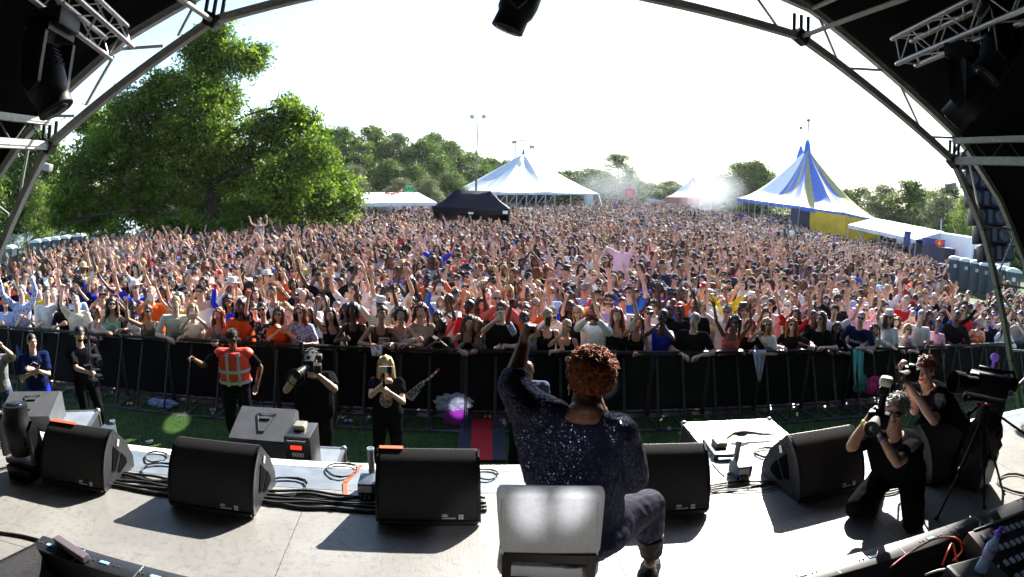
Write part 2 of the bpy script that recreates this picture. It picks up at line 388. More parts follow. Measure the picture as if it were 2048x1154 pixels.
def roof():
    root = thing('stage_roof_arch', 'silver aluminium arch truss framing the stage with black canopy behind it', 'stage roof', sp(0, AD, 0), .109)
    def chord(P, name, wd):
        b = MB()
        for a, c in zip(P[:-1], P[1:]):
            d = (c-a).normalized(); n = SNRM; s = d.cross(n)
            M = Matrix((s, n, d)).transposed()
            # extrusion with two grooves
            L = (c-a).length+.02; m_ = (a+c)/2
            for dx, ww, dd in ((-.36, .26, 1.0), (0, .30, .86), (.36, .26, 1.0)):
                b.box(m_+s*dx*wd, (wd*ww, wd*dd, L), M)
            b.box(m_, (wd*.9, wd*.6, L-.01), M)
        return b.build(name, ALU, root)
    chord(IN, 'inner_chord', .105); chord(OU, 'outer_chord', .10)
    def lace(x0, y0, x1, y1, r=.022):
        b = MB(); b.tube(ap(x0, y0), ap(x1, y1), r, n=6); b.build('lacing_bar', ALU, root, angle=50)
    for q in ((392, 4, 356, 72), (327, 92, 245, 98), (228, 112, 172, 210), (52, 285, 90, 300), (150, 232, 90, 232), (60, 282, 38, 405), (-20, 400, 18, 430),
              (1636, 30, 1675, 122), (1700, 137, 1772, 141), (1795, 160, 1838, 252), (1858, 274, 1917, 276), (1921, 280, 1903, 318),
              (470, -60, 440, 36), (520, -75, 600, -6), (1480, -50, 1560, 62), (1400, -75, 1330, 0),
              (1937, 320, 1962, 450), (1968, 452, 2036, 462), (2030, 468, 1990, 560), (1994, 568, 2060, 578), (1998, 582, 2072, 700), (2020, 700, 2086, 705), (2030, 775, 2095, 710)):
        lace(*q)
    b = MB()
    for k in (4, 5, 9, 10):   # bolted knuckles
        p = IN[k]; b.box(p, (.2, .16, .17), (0, .5, .109)); 
        for s_ in (-.12, 0, .12): b.tube(p+SDIR*s_+Vector((0, 0, .02)), p+SDIR*s_+Vector((.02, 0, .33)), .028)
    for q in (11, 12, 13): b.box(IN[q], (.13, .13, .015), (0, 0, .109))
    b.each('splice_plate', mat('splice_black', (.04, .04, .04), .5, .5), root)
    for i, P in enumerate((IN[4], IN[10])):
        for dz, rr_ in ((.0, .06), (.33, .045)):
            p = P+Vector((0, 0, dz)); q = off_n(p, -7)
            b = MB(); M = Matrix((SDIR, Vector((0, 0, 1)), SNRM)).transposed(); b.box((p+q)/2, (rr_*2, rr_*2, 7), M); b.box((p+q)/2, (rr_*2.4, rr_*.7, 7), M); b.build('purlin', ALU, root)
        b = MB()
        for k in range(10):
            a = off_n(P, -.7*k-.1); c = off_n(P+Vector((0, 0, .33)), -.7*k-.45); b.tube(a, c, .015); b.tube(c, off_n(P, -.7*k-.8), .015)
        b.build('purlin_lacing', DARKM, root)
    for P in (IN[5], IN[9], OU[6], OU[10]):
        b = MB(); b.tube(P, off_n(P, -8), .035); b.build('purlin', ALU, root, angle=50)
    # rear arch
    b = MB(); 
    for a, c in zip(OU[:-1], OU[1:]): b.tube(off_n(a, -3.6)+Vector((0, 0, -.06)), off_n(c, -3.6)+Vector((0, 0, -.06)), .06)
    b.build('rear_arch', ALU, root)
    LIN = mat('canopy_black', (.003, .003, .0035), .9, bump=.4, bscale=3, spec=.05)
    b = MB(); rings = []
    for d in (.02, -1.2, -2.4, -3.6, -4.8, -6, -7.2, -8.6, -10):
        sag = .0 if d in (.02, -3.6, -7.2) else .05
        rings.append([off_n(p, d)+Vector((0, 0, .07-sag)) for p in OU])
    b.loft(rings, cap=False, closed=False); o = b.build('canopy', LIN, root, smooth=True)
    md = o.modifiers.new('t', 'SOLIDIFY'); md.thickness = .01
    b = MB(); b.prism([off_n(p, -10.05)+Vector((0, 0, .05)) for p in OU], SNRM*-.02); b.build('added_light_block', LIN, root)  # unseen panel, added so sky light stays off the performer's back
roof()
def box_truss(label, E, d, L, side, up, extra=0):
    """four chord aluminium truss starting at corner E, running along d"""
    root = thing('lighting_truss', label, 'truss', tuple(E)); d = Vector(d).normalized(); w_ = .25
    C = [E, E+side*w_, E+side*w_+up*w_, E+up*w_]
    for c in C:
        b = MB(); b.tube(c, c+d*L, .025, n=12); b.tube(c-d*.03, c, .016, .025, n=12); b.build('chord', ALU2, root, angle=50)
    b = MB(); n = int(L/.26)
    for f in range(4):
        a, c = C[f], C[(f+1) % 4]
        for k in range(n):
            t0, t1 = k*.26+.05, (k+1)*.26+.05
            b.tube(a+d*t0, c+d*t1, .008, n=6) if (k % 2) else b.tube(c+d*t0, a+d*t1, .008, n=6)
        b.tube(a+d*.05, c+d*.05, .009, n=6)
    b.build('brace_web', ALU2, root, angle=50); return root, C
E1 = sph(265, 93, 6.0); D1 = sph(150, -8, 5.0)-E1; D1.normalize()
s1 = (sph(213, 107, 5.95)-E1); s1 = (s1-D1*s1.dot(D1)).normalized(); u1 = D1.cross(s1); u1 = u1 if (u1.z > 0) else -u1
box_truss('short silver box truss high at left above the tree', E1, D1, 3.2, s1, u1)
E2 = sph(1795, 127, 6.0); D2 = sph(2048, 18, 4.8)-E2; D2.normalize()
u2 = (sph(1795, 75, 6.0)-E2); u2 = (u2-D2*u2.dot(D2)).normalized(); s2 = D2.cross(u2); s2 = s2 if s2.x > 0 else -s2
box_truss('long silver box truss high at right under the black canopy', E2, D2, 3.6, s2, u2)
E3 = Vector((-2.6, 5.1, 6.75)); box_truss('silver box truss over the middle of the stage front', E3, SDIR, 6.4, Vector((0, 0, 1)), SNRM)
LAMPB = mat('lamp_body', (.006, .0065, .008), .5, bump=.1, bscale=40, spec=.25)
LENS = mat('lens_glass', (.006, .008, .02), .25, spec=.4)
def moving_head(label, P, aim, hang=True, size=1., grp=None):
    """P: pivot of the head; base above (hang) or below"""
    root = thing('moving_head_light', label, 'stage light', tuple(P)); s = size; up = Vector((0, 0, 1 if hang else -1)); P = Vector(P)
    aim = Vector(aim).normalized(); x = aim.cross(Vector((0, 0, 1))).normalized()
    b = MB(); c = P+up*.42*s; b.box(c, (.36*s, .30*s, .13*s), (0, 0, math.atan2(x.y, x.x)), bev=.02); b.build('base', LAMPB, root, angle=40)
    b = MB(); yr = math.atan2(x.y, x.x)
    for sg in (-1, 1):
        q = P+x*.21*s*sg; b.prism([q+Vector((0, 0, 0))+aim*0-up*.1*s, q+x.cross(up)*.07*s-up*.03*s, q+x.cross(up)*.09*s+up*.3*s, q+x*(-.06*s*sg)+up*.36*s, q-x.cross(up)*.09*s+up*.3*s, q-x.cross(up)*.07*s-up*.03*s], x*.045*s*sg)
    b.box(P+up*.34*s, (.44*s, .18*s, .05*s), (0, 0, yr)); b.build('yoke', LAMPB, root, angle=40)
    b = MB(); M = frame_z(aim)
    b.lathe(P-aim*.28*s, [(.02*s, 0), (.11*s, .02*s), (.15*s, .1*s), (.16*s, .25*s), (.15*s, .34*s), (.13*s, .38*s), (.135*s, .5*s), (.11*s, .505*s)], 14, aim)
    for k in range(5): b.box(P-aim*(.06+.035*k)*s+M[1]*.15*s, (.12*s, .02*s, .012*s), Matrix((M[0], M[1], M[2])).transposed())
    b.build('head', LAMPB, root, angle=35)
    b = MB(); b.lathe(P+aim*.222*s, [(.1*s, 0), (.08*s, .012*s), (.001, .02*s)], 14, aim); b.build('lens', LENS, root, smooth=True)
    return root
moving_head('black moving head lamp hanging at top left beside the beam', sph(92, 165, 5.0), (.45, .15, -.9), True, 1.15)
moving_head('black moving head lamp hanging alone at top centre', sph(1036, 12, 4.4), (-.35, .0, -.9), True, .92)
moving_head('black moving head lamp hanging under the right truss', sph(1995, 110, 5.2), (-.5, .3, -.9), True, 1.0)
moving_head('black moving head lamp in shadow above the right beam', sph(1935, 205, 5.4), (-.3, .6, -.7), True, 1.0)
_q = gp(58, 948, STAGE); MH = moving_head('black moving head lamp standing on the deck at far left', (_q.x, _q.y, STAGE+.40), (.0, .10, .99), False, .83)
# small cameras / floods on the arch legs
def arch_lamp(label, px, py, dist, dx):
    p = sph(px, py, dist); root = thing('flood_lamp', label, 'lamp', tuple(p))
    b = MB(); b.box(p, (.22, .14, .12), (0, .25*dx, .2), bev=.02); b.build('housing', mat('grey_plastic', (.25, .26, .27), .5), root, angle=40)
    b = MB(); b.tube(p+Vector((0, 0, -.05)), p+Vector((-.12*dx, 0, -.17)), .015); b.tube(p+Vector((-.12*dx, 0, -.17)), p+Vector((-.22*dx, .0, -.17)), .015); b.build('bracket', DARKM, root)
arch_lamp('small grey box lamp on the left arch leg', 92, 334, 10.2, 1); arch_lamp('small grey lamp on the right arch leg', 1902, 372, 11.0, -1)
# line array hanging at right
def line_array():
    p0 = sph(1952, 350, 12.6); root = thing('line_array', 'tall hanging column of black loudspeakers outside the right arch leg', 'loudspeaker', tuple(p0))
    for k in range(6):
        c = p0+Vector((.10*k+.012*k*k, 0, .25-.35*k)); yaw = -.5
        b = MB(); b.box(c, (.75, .5, .33), (R(-2*k), R(-k*1.2), yaw), bev=.02)
        cab = b.build('cabinet', mat('array_blue_black', (.006, .008, .020), .5, spec=.2), root, angle=40)
        b = MB(); M = Euler((R(-2*k), R(-k*1.2), yaw)).to_matrix(); f = M@Vector((0, -1, 0))
        for s_ in (-.24, .24): b.lathe(c+M@Vector((s_, -.25, 0)), [(.12, 0), (.13, .012), (.1, .012), (.03, .003), (.001, .01)], 14, f)
        b.box(c+M@Vector((0, -.255, 0)), (.1, .02, .26), M); b.build('driver', mat('cone_grey', (.015, .018, .03), .4), cab)
line_array()
# ================================================================== TENTS, BUILDINGS, FENCES
CANV = mat('white_canvas', (.60, .655, .72), .6, noise=.12, nscale=.8)
def cone_tent(name, label, cat, peak, eave, zfun=None, power=1.7, mats=None, pick=None, nr=14, sub=12, valance=.35, valm=None, cap=None, capm=None, scal=.25):
    peak = Vector(peak); E = [Vector(e) for e in eave]; n = len(E)
    base = Vector((peak.x, peak.y, tz(peak.x, peak.y))); root = thing(name, label, cat, tuple(base))
    per = []
    for i in range(n):
        for k in range(sub):
            t = k/sub; p = E[i].lerp(E[(i+1) % n], t); p = p-Vector((0, 0, 1))*0; c = Vector((peak.x, peak.y, p.z))
            per.append((p+(c-p)*(.03*math.sin(math.pi*t)), i, t))
    b = MB(); rings = []
    for j in range(nr+1):
        s = j/nr; ring = []
        for p, i, t in per:
            # ridge at the corners, sag between
            h = (1-s)**power; sag = -scal*math.sin(math.pi*t)*math.sin(math.pi*s)*1.2
            ring.append(Vector((peak.x+(p.x-peak.x)*s, peak.y+(p.y-peak.y)*s, p.z+(peak.z-p.z)*h+sag)) if j else peak+(p-peak)*.004)
        rings.append(ring)
    N = len(per)
    for j in range(nr):
        for k in range(N):
            b.mi(pick(k/N, j/nr, (per[k][0]+per[(k+1) % N][0])/2) if pick else 0)
            a, c = rings[j], rings[j+1]; k2 = (k+1) % N
            b.add([a[k], c[k], c[k2], a[k2]], [(0, 1, 2, 3)])
    o = b.build('roof', mats or [CANV], root); 
    bm = bmesh.new(); bm.from_mesh(o.data); bmesh.ops.remove_doubles(bm, verts=bm.verts, dist=.002); bmesh.ops.recalc_face_normals(bm, faces=bm.faces); bm.to_mesh(o.data); bm.free()
    o.data.polygons.foreach_set('use_smooth', [True]*len(o.data.polygons))
    md = o.modifiers.new('t', 'SOLIDIFY'); md.thickness = .03
    if valance:
        b = MB(); b.loft([[Vector(p) for p, _, _ in per]+[per[0][0]], [Vector(p)-Vector((0, 0, valance*(.8+.2*(q % 2)))) for q, (p, _, _) in enumerate(per)]+[per[0][0]-Vector((0, 0, valance*.8))]], cap=False, closed=False)
        o = b.build('valance', valm or CANV, root); md = o.modifiers.new('t', 'SOLIDIFY'); md.thickness = .02
    if cap:
        b = MB(); b.lathe(peak-Vector((0, 0, cap*.6)), [(cap*.30, 0), (cap*.20, cap*.3), (cap*.10, cap*.9), (.02, cap)], 12); b.build('peak_cap', capm, root, smooth=True)
    return root, per
def pole(root, a, b_, r=.07, m=None, name='pole'):
    q = MB(); q.tube(a, b_, r); q.build(name, m or mat('pole_grey', (.4, .42, .45), .5, .4), root, angle=50)
def wall_panel(root, a, b_, ztop, m, name='side_wall', folds=18, z0=None):
    a, b_ = Vector(a), Vector(b_); b = MB(); top = []; bot = []; nrm = (b_-a).cross(Vector((0, 0, 1))).normalized()
    for k in range(folds*2+1):
        t = k/(folds*2); p = a.lerp(b_, t)+nrm*(.06*(k % 2)); g = tz(p.x, p.y) if z0 is None else z0
        top.append(Vector((p.x, p.y, (a.z+(b_.z-a.z)*t)))); bot.append(Vector((p.x, p.y, g-.1)))
    b.loft([top, bot], cap=False, closed=False); o = b.build(name, m, root); md = o.modifiers.new('t', 'SOLIDIFY'); md.thickness = .02; return o
# --- blue and yellow big top
def tentBY():
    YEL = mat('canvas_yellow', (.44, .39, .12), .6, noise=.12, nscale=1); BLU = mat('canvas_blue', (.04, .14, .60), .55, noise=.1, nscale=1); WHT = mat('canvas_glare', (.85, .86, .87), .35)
    A = dp(1474, 396, 92); B = dp(1600, 413, 76); B2 = dp(1690, 426, 72); C = dp(1763, 441, 78); D = dp(1740, 415, 104); Ee = dp(1590, 398, 118)
    for q in (D, Ee): q.z = 4.6
    pk = dp(1615, 296, 92); ev = [A, B, B2, C, D, Ee]
    def pick(k, s, p):
        px = None
        ang = math.atan2(p.x-pk.x, -(p.y-pk.y))      # 0 towards the camera side
        a = math.degrees(ang)
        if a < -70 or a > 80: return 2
        return 1 if int((a+90)/7.5) % 2 else 0
    root, per = cone_tent('big_top_tent', 'big circus tent with blue and yellow stripes and a blue rim', 'tent', pk, ev, mats=[YEL, BLU, WHT], pick=pick, power=1.45, nr=18, sub=20, valance=.55, valm=BLU, cap=3.4, capm=BLU, scal=.5)
    b = MB(); p2 = dp(1601.5, 308, 104); b.lathe(p2-Vector((0, 0, 4.5)), [(1.6, 1), (1.0, 3), (.5, 5), (.1, 6)], 12); b.build('rear_peak_cap', BLU, root, smooth=True)
    pole(root, pk, dp(1617, 243, 92), .13); pole(root, p2, dp(1602, 258, 104), .12)
    g = MB(); q = dp(1617, 243, 92); g.lathe(q, [(.3, 0), (.3, .35), (.02, .5)], 8); q = dp(1602, 258, 104); g.lathe(q, [(.3, 0), (.3, .35), (.02, .5)], 8); g.each('mast_tip', DARKM, root)
    YW = mat('wall_yellow', (.60, .42, .012), .7, noise=.25, nscale=.6); dz = Vector((0, 0, -.3))
    m1 = dp(1621, 416, 75.6); wall_panel(root, m1+dz, B2+dz, 0, YW); wall_panel(root, B2+dz, C+dz, 0, YW); wall_panel(root, C+dz, D+dz, 0, YW)
    wall_panel(root, D+dz, Ee+dz, 0, mat('wall_navy_opening_shade', (.02, .03, .08), .7)); 
    m0 = dp(1583, 411, 78); wall_panel(root, m0+dz, B+dz, 0, mat('wall_navy_opening_shade', (.02, .03, .08), .7)); wall_panel(root, B+dz, m1+dz, 0, mat('wall_navy_opening_shade', (.02, .03, .08), .7))  # dark colour of these panels is the painted shade of the tent opening
    for k in range(9):
        t = k/8; p = A.lerp(m0, t)
        pole(root, Vector((p.x, p.y, tz(p.x, p.y))), p, .06)
    for P_, o_ in ((A, (-4.5, -3)), (B, (-3, -5)), (B2, (1.5, -5)), (C, (4, -3)), (A.lerp(B, .5), (-3, -4))):
        e = Vector((P_.x+o_[0], P_.y+o_[1], 0)); e.z = tz(e.x, e.y); pole(root, e, P_, .035, name='guy_rope')
tentBY()
# --- white big top
def tentW():
    A = dp(884, 391, 104); B = dp(994, 386, 86); B3 = dp(1110, 386, 90); C = dp(1197, 387, 104); D = dp(1150, 386, 128); Ee = dp(930, 386, 128)
    pk = dp(1047, 306, 106)
    BC = mat('cap_blue', (.05, .12, .55), .5)
    root, per = cone_tent('marquee_tent', 'large white peaked marquee with a small blue cap behind the black gazebo', 'tent', pk, [A, B, B3, C, D, Ee], power=1.18, nr=14, valance=.3, cap=1.9, capm=BC, scal=.5)
    W2 = mat('white_wall', (.7, .75, .78), .6)
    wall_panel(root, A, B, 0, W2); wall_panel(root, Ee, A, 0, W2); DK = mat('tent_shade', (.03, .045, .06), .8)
    wall_panel(root, Ee.lerp(D, .0)+Vector((0, -6, 0)), Ee.lerp(D, .75)+Vector((0, -6, 0)), 0, DK); wall_panel(root, dp(1168, 388, 100), dp(1186, 388, 100), 0, W2)  # first panel is painted shade inside the marquee's open front
    for k in range(9):
        p = B.lerp(B3, k/6) if k < 7 else B3.lerp(C, (k-6)/3); pole(root, Vector((p.x, p.y, tz(p.x, p.y))), p, .09)
        if k < 7: pole(root, Vector((p.x-2.5, p.y-1.5, tz(p.x, p.y))), p, .05, name='guy_rope')
    for px, y0, y1 in ((1028.5, 284, 330), (1064, 294, 318)):
        r = thing('truss_mast', 'thin lattice mast %s the blue tent cap' % ('left of' if px < 1040 else 'right of'), 'mast', tuple(dp(px, y1, 106)))
        a, c = dp(px, y1+30, 106), dp(px, y0, 106); q = MB()
        for s_ in (-.25, .25): q.tube(a+Vector((s_, 0, 0)), c+Vector((s_, 0, 0)), .10)
        for k in range(14): q.tube(a.lerp(c, k/14)+Vector((-.25, 0, 0)), a.lerp(c, (k+1)/14)+Vector((.25, 0, 0)), .03)
        q.box(c, (.9, .5, .5)); q.build('lattice', mat('mast_grey', (.22, .25, .3), .5), r)
    q = MB(); pts = [dp(1028, 286, 106), dp(1038, 281, 106), dp(1052, 281, 106), dp(1057, 284, 106), dp(1064, 295, 106)]
    q.path(pts, .12, 5); single(q, 'roof_arch_tube', mat('mast_grey'), 'pale curved tube joining the two masts above the blue tent cap', 'tube', dp(1028, 286, 106))
    for e in (dp(1235, 410, 108), dp(1210, 405, 98)):
        pole(root, Vector((e.x, e.y, tz(e.x, e.y))), C, .04, name='guy_rope')
tentW()
# --- far pink and white tent
def tentF():
    pts = [dp(1330, 394, 172), dp(1375, 394, 160), dp(1432, 396, 172), dp(1420, 394, 190), dp(1345, 393, 190)]
    PK = mat('canvas_pink', (.62, .40, .48), .6); pk = dp(1386, 352, 175)
    root, per = cone_tent('far_tent', 'pale pink and white pointed tent far off behind the smoke', 'tent', pk, pts, mats=[CANV, PK], pick=lambda k, s, p: 1 if .13 < k < .33 else 0, power=1.5, valance=.5)
    for a, c in zip(pts, pts[1:]+pts[:1]): wall_panel(root, a, c, 0, mat('wall_red', (.55, .16, .2), .7))
    pole(root, pk, dp(1386, 346, 175), .2, mat('canvas_pink'))
tentF()
# --- black gazebo
def gazebo():
    BK = mat('gazebo_navy_black', (.006, .006, .020), .7, spec=.15, noise=.2, nscale=2, bump=.5, bscale=1.5); z = 2.55; za = dp(945, 381, 42.5).z
    c = dp(945, 430, 42.2); hx, hy = 2.72, 1.6; root = thing('gazebo', 'black pop up gazebo standing in the middle of the crowd', 'gazebo', (c.x, c.y, 0))
    zt = za; ridge = 1.35; cx, cy = c.x, c.y
    Z1 = 2.62
    def ring(hx_, hy_, z_): return [Vector((cx+sx*hx_, cy+sy*hy_, z_)) for sx, sy in ((-1, -1), (-.5, -1), (0, -1), (.5, -1), (1, -1), (1, 0), (1, 1), (.5, 1), (0, 1), (-.5, 1), (-1, 1), (-1, 0))]
    top = [Vector((cx+min(max(p.x-cx, -ridge*.95), ridge*.95), cy+(p.y-cy)*.12, zt)) for p in ring(hx, hy, 0)]
    mid = [a.lerp(b_, .5)-Vector((0, 0, .13)) for a, b_ in zip(ring(hx, hy, Z1), top)]
    b = MB(); b.loft([ring(hx, hy, Z1-.45), ring(hx, hy, Z1), mid, top], cap=False); b.add(top, [tuple(range(12))]); o = b.build('canopy', BK, root, angle=20); md = o.modifiers.new('t', 'SOLIDIFY'); md.thickness = .02
    for sx, sy in ((-1, -1), (1, -1), (1, 1), (-1, 1), (0, -1), (0, 1)):
        b = MB(); b.tube((cx+sx*(hx-.05), cy+sy*(hy-.05), 0), (cx+sx*(hx-.05), cy+sy*(hy-.05), Z1), .03); b.build('leg', DARKM, root)
    b = MB(); b.box((cx, cy+hy-.1, Z1/2), (2*hx-.2, .03, Z1-.1)); b.build('back_wall', BK, root)
    for sx in (-1, 1): b = MB(); b.box((cx+sx*(hx-.08), cy+.05, Z1/2), (.03, 2*hy-.3, Z1-.1)); b.build('side_wall', BK, root)
    b = MB(); b.box((cx+hx-.3, cy-hy-.012, Z1-.25), (.35, .006, .22)); b.box((cx, cy-hy-.012, Z1-.38), (.35, .006, .14)); b.each('label_patch', mat('patch_white', (.75, .75, .75), .6), root)
    b = MB(); b.box((cx+.5, cy+.3, 1.0), (1.6, .7, .9), bev=.05); b.box((cx+1.1, cy-.2, 1.5), (.5, .05, .35)); 
    single(b, 'mixing_desk', mat('desk_dark', (.05, .06, .08), .5), 'dark mixing desk with raised screen inside the black gazebo', 'mixing desk', (cx, cy, .55))
gazebo()
# --- floodlight mast
def mast():
    a = dp(951, 430, 58); a.z = tz(a.x, a.y); t = dp(956, 236, 58); root = thing('floodlight_mast', 'tall thin mast with two lamps on a cross bar behind the gazebo', 'floodlight', tuple(a))
    b = MB(); b.tube(a, a.lerp(t, .5), .13, .1); b.tube(a.lerp(t, .5), t, .08, .05); b.build('mast_tube', mat('mast_dark', (.12, .13, .15), .5, .5), root, angle=50)
    b = MB(); b.tube(t+Vector((-.6, 0, 0)), t+Vector((.6, 0, 0)), .04); b.build('cross_bar', DARKM, root)
    for px, py, tl in ((944, 233.5, .4), (968, 233, -.6)):
        b = MB(); b.box(dp(px, py, 58), (.46, .3, .42), (0, tl, 0), bev=.04); b.build('lamp', mat('lamp_grey', (.4, .42, .46), .4, .4), root)
mast()
# --- bar marquee at left and its sign
def gable(name, label, a, b_, depth, ze, zr, m=None, walls=True, group=None):
    """long frame tent: front eave from a to b_, ridge behind it"""
    a, b_ = Vector(a), Vector(b_); d = (b_-a).normalized(); n = Vector((-d.y, d.x, 0)).normalized()
    if n.dot(a) < 0: n = -n
    root = thing(name, label, 'marquee', (a.x, a.y, tz(a.x, a.y)), 0, group)
    A0, B0 = a.copy(), b_.copy(); r0 = a+n*depth/2+Vector((0, 0, zr)); r1 = b_+n*depth/2+Vector((0, 0, zr)); A2 = a+n*depth; B2 = b_+n*depth
    q = MB(); L = (b_-a).length; k = max(2, int(L/3))
    def row(p0, p1, sg): return [p0.lerp(p1, i/(2*k))-Vector((0, 0, sg*(i % 2))) for i in range(2*k+1)]
    q.loft([row(A0, B0, 0), row(A0.lerp(r0, .5), B0.lerp(r1, .5), .1), row(r0, r1, .02), row(A2.lerp(r0, .5), B2.lerp(r1, .5), .1), row(A2, B2, 0)], cap=False, closed=False)
    q.add([A0, r0, A2], [(0, 1, 2)]); q.add([B0, B2, r1], [(0, 1, 2)])
    o = q.build('roof', m or CANV, root); md = o.modifiers.new('t', 'SOLIDIFY'); md.thickness = .03
    q = MB(); q.loft([row(A0, B0, 0), row(A0-Vector((0, 0, .35)), B0-Vector((0, 0, .35)), .06)], cap=False, closed=False); o = q.build('valance', m or CANV, root); md = o.modifiers.new('t', 'SOLIDIFY'); md.thickness = .02
    for i in range(k+1):
        p = a.lerp(b_, i/k); pole(root, Vector((p.x, p.y, tz(p.x, p.y))), p, .05, name='leg')
    wall_panel(root, A2-Vector((0, 0, .1)), B2-Vector((0, 0, .1)), 0, mat('white_wall'), 'back_wall')
    return root
gable('bar_marquee', 'long low white bar marquee between the big tree and the gazebo', dp(683, 407, 60), dp(874, 405, 66), 8, 0, 1.1)
gable('bar_marquee', 'long white bar marquee right of the striped tent', dp(1697, 449, 66), dp(1832, 479, 56), 7, 0, 1.0)
def board(name, label, cat, px0, py0, px1, py1, D, m, txt=None, tm=None, tsize=.8, posts=True):
    a, b_ = dp(px0, py1, D), dp(px1, py1, D); t = dp(px0, py0, D); h = t.z-a.z; c = (a+b_)/2; wd = (b_-a).length; d = (b_-a); ang = math.atan2(d.y, d.x)
    root = thing(name, label, cat, (c.x, c.y, tz(c.x, c.y)))
    q = MB(); q.box((c.x, c.y, c.z+h/2), (wd, .12, h), (0, 0, ang)); q.build('panel', m, root)
    if txt:
        T = text_mesh(txt, h*tsize, True); n = Vector((d.y, -d.x, 0)).normalized()
        place(T, c+Vector((0, 0, h/2))+n*.07, d, (0, 0, 1)).build('lettering', tm, root)
    if posts:
        for p in (a, b_): pole(root, Vector((p.x, p.y, tz(p.x, p.y))), p, .04, name='post')
    return root
board('bar_sign', 'green sign reading BAR above the left white marquee', 'sign', 809, 371, 827, 385, 64, mat('sign_green', (.12, .62, .25), .5), 'BAR', mat('sign_dark_green', (.02, .2, .06), .5), .85)
PINK = mat('sign_pink', (.8, .28, .35), .5); 
for q in ((1250, 377, 1268, 394, 120, 'tall pink square sign board on posts nearest the middle'), (1392, 392, 1400, 400, 130, 'small pink sign board between two others before the smoke'), (1407, 390, 1422, 404, 125, 'pink square sign board right of the pale pink tent')):
    rt = board('sign_board', q[5], 'sign', *q[:5], PINK)
    a = dp(q[0]+2, q[3]-3, q[4]-.3); b_ = dp(q[2]-2, q[3]-3, q[4]-.3); tp = dp(q[0], q[1]+3, q[4]-.3); mm = MB()
    for k in range(4):
        z_ = a.z+(tp.z-a.z)*(k+.3)/4; mm.box(((a.x+b_.x)/2, (a.y+b_.y)/2, z_), ((b_-a).length*(.9-.15*(k % 2)), .05, (tp.z-a.z)/9), (0, 0, math.atan2((b_-a).y, (b_-a).x)))
    mm.build('text_bars', mat('sign_pale', (.85, .6, .62), .5), rt)
# bunting
q = MB(); a, c = dp(770, 384, 63), dp(809, 374, 64); pts = [a.lerp(c, k/10)+Vector((0, 0, -.35*math.sin(math.pi*k/10))) for k in range(11)]; q.path(pts, .02, 4)
for k in range(10):
    p = (pts[k]+pts[k+1])/2; q.mi(k % 3+1); q.prism([p+Vector((-.15, 0, 0)), p+Vector((.15, 0, 0)), p+Vector((0, 0, -.4))], (0, .01, 0))
single(q, 'bunting', [DARKM, mat('flag_red', (.7, .08, .06), .6), mat('flag_orange', (.8, .3, .05), .6), mat('flag_white', (.8, .8, .8), .6)], 'string of red orange and white pennants left of the BAR sign', 'bunting', a)
# --- navy bar kiosks, lorry
NAVY = mat('kiosk_navy', (.015, .035, .20), .5)
def kiosk(label, px0, px1, py0, py1, D, txt=None, logo=False):
    a, b_ = dp(px0, py1, D), dp(px1, py1, D*.97); t = dp(px0, py0, D); root = board('kiosk', label, 'kiosk', px0, py0, px1, py1, D, NAVY, txt, mat('flag_white'), .7, False)
    d = (b_-a).normalized(); n = Vector((d.y, -d.x, 0)); c = (a+b_)/2; zg = tz(c.x, c.y); L = (b_-a).length
    q = MB(); q.box((c.x-n.x*1.2, c.y-n.y*1.2, (zg+c.z)/2), (L, 2.2, c.z-zg), (0, 0, math.atan2(d.y, d.x))); q.build('body', mat('kiosk_dark', (.03, .03, .06), .6), root)
    q = MB(); q.box((c.x, c.y, zg+1.05), (L, .5, .08), (0, 0, math.atan2(d.y, d.x))); q.build('counter', mat('kiosk_counter', (.35, .35, .33), .5), root)
    if logo:
        for s_, rr_, mm in ((.3, (.55, .03, .3), mat('logo_red', (.75, .04, .04), .5)), (.3, (.22, .04, .22), mat('logo_yellow', (.85, .6, .03), .5))):
            q = MB(); q.ell(c+d*L*s_+n*.08+Vector((0, 0, (t.z-c.z)/2)), rr_, (0, 0, math.atan2(d.y, d.x))); q.build('emblem', mm, root)
    return root
kiosk('navy kiosk with white BAR lettering left of the white lorry', 1824, 1846, 471, 484, 58, 'BAR')
kiosk('navy kiosk with a red and yellow emblem before the white lorry', 1844, 1889, 477, 492, 54, None, True)
board('banner_tower', 'upright navy banner block with red and yellow emblem by the marquee end', 'banner', 1806, 462, 1820, 492, 56, NAVY, None)
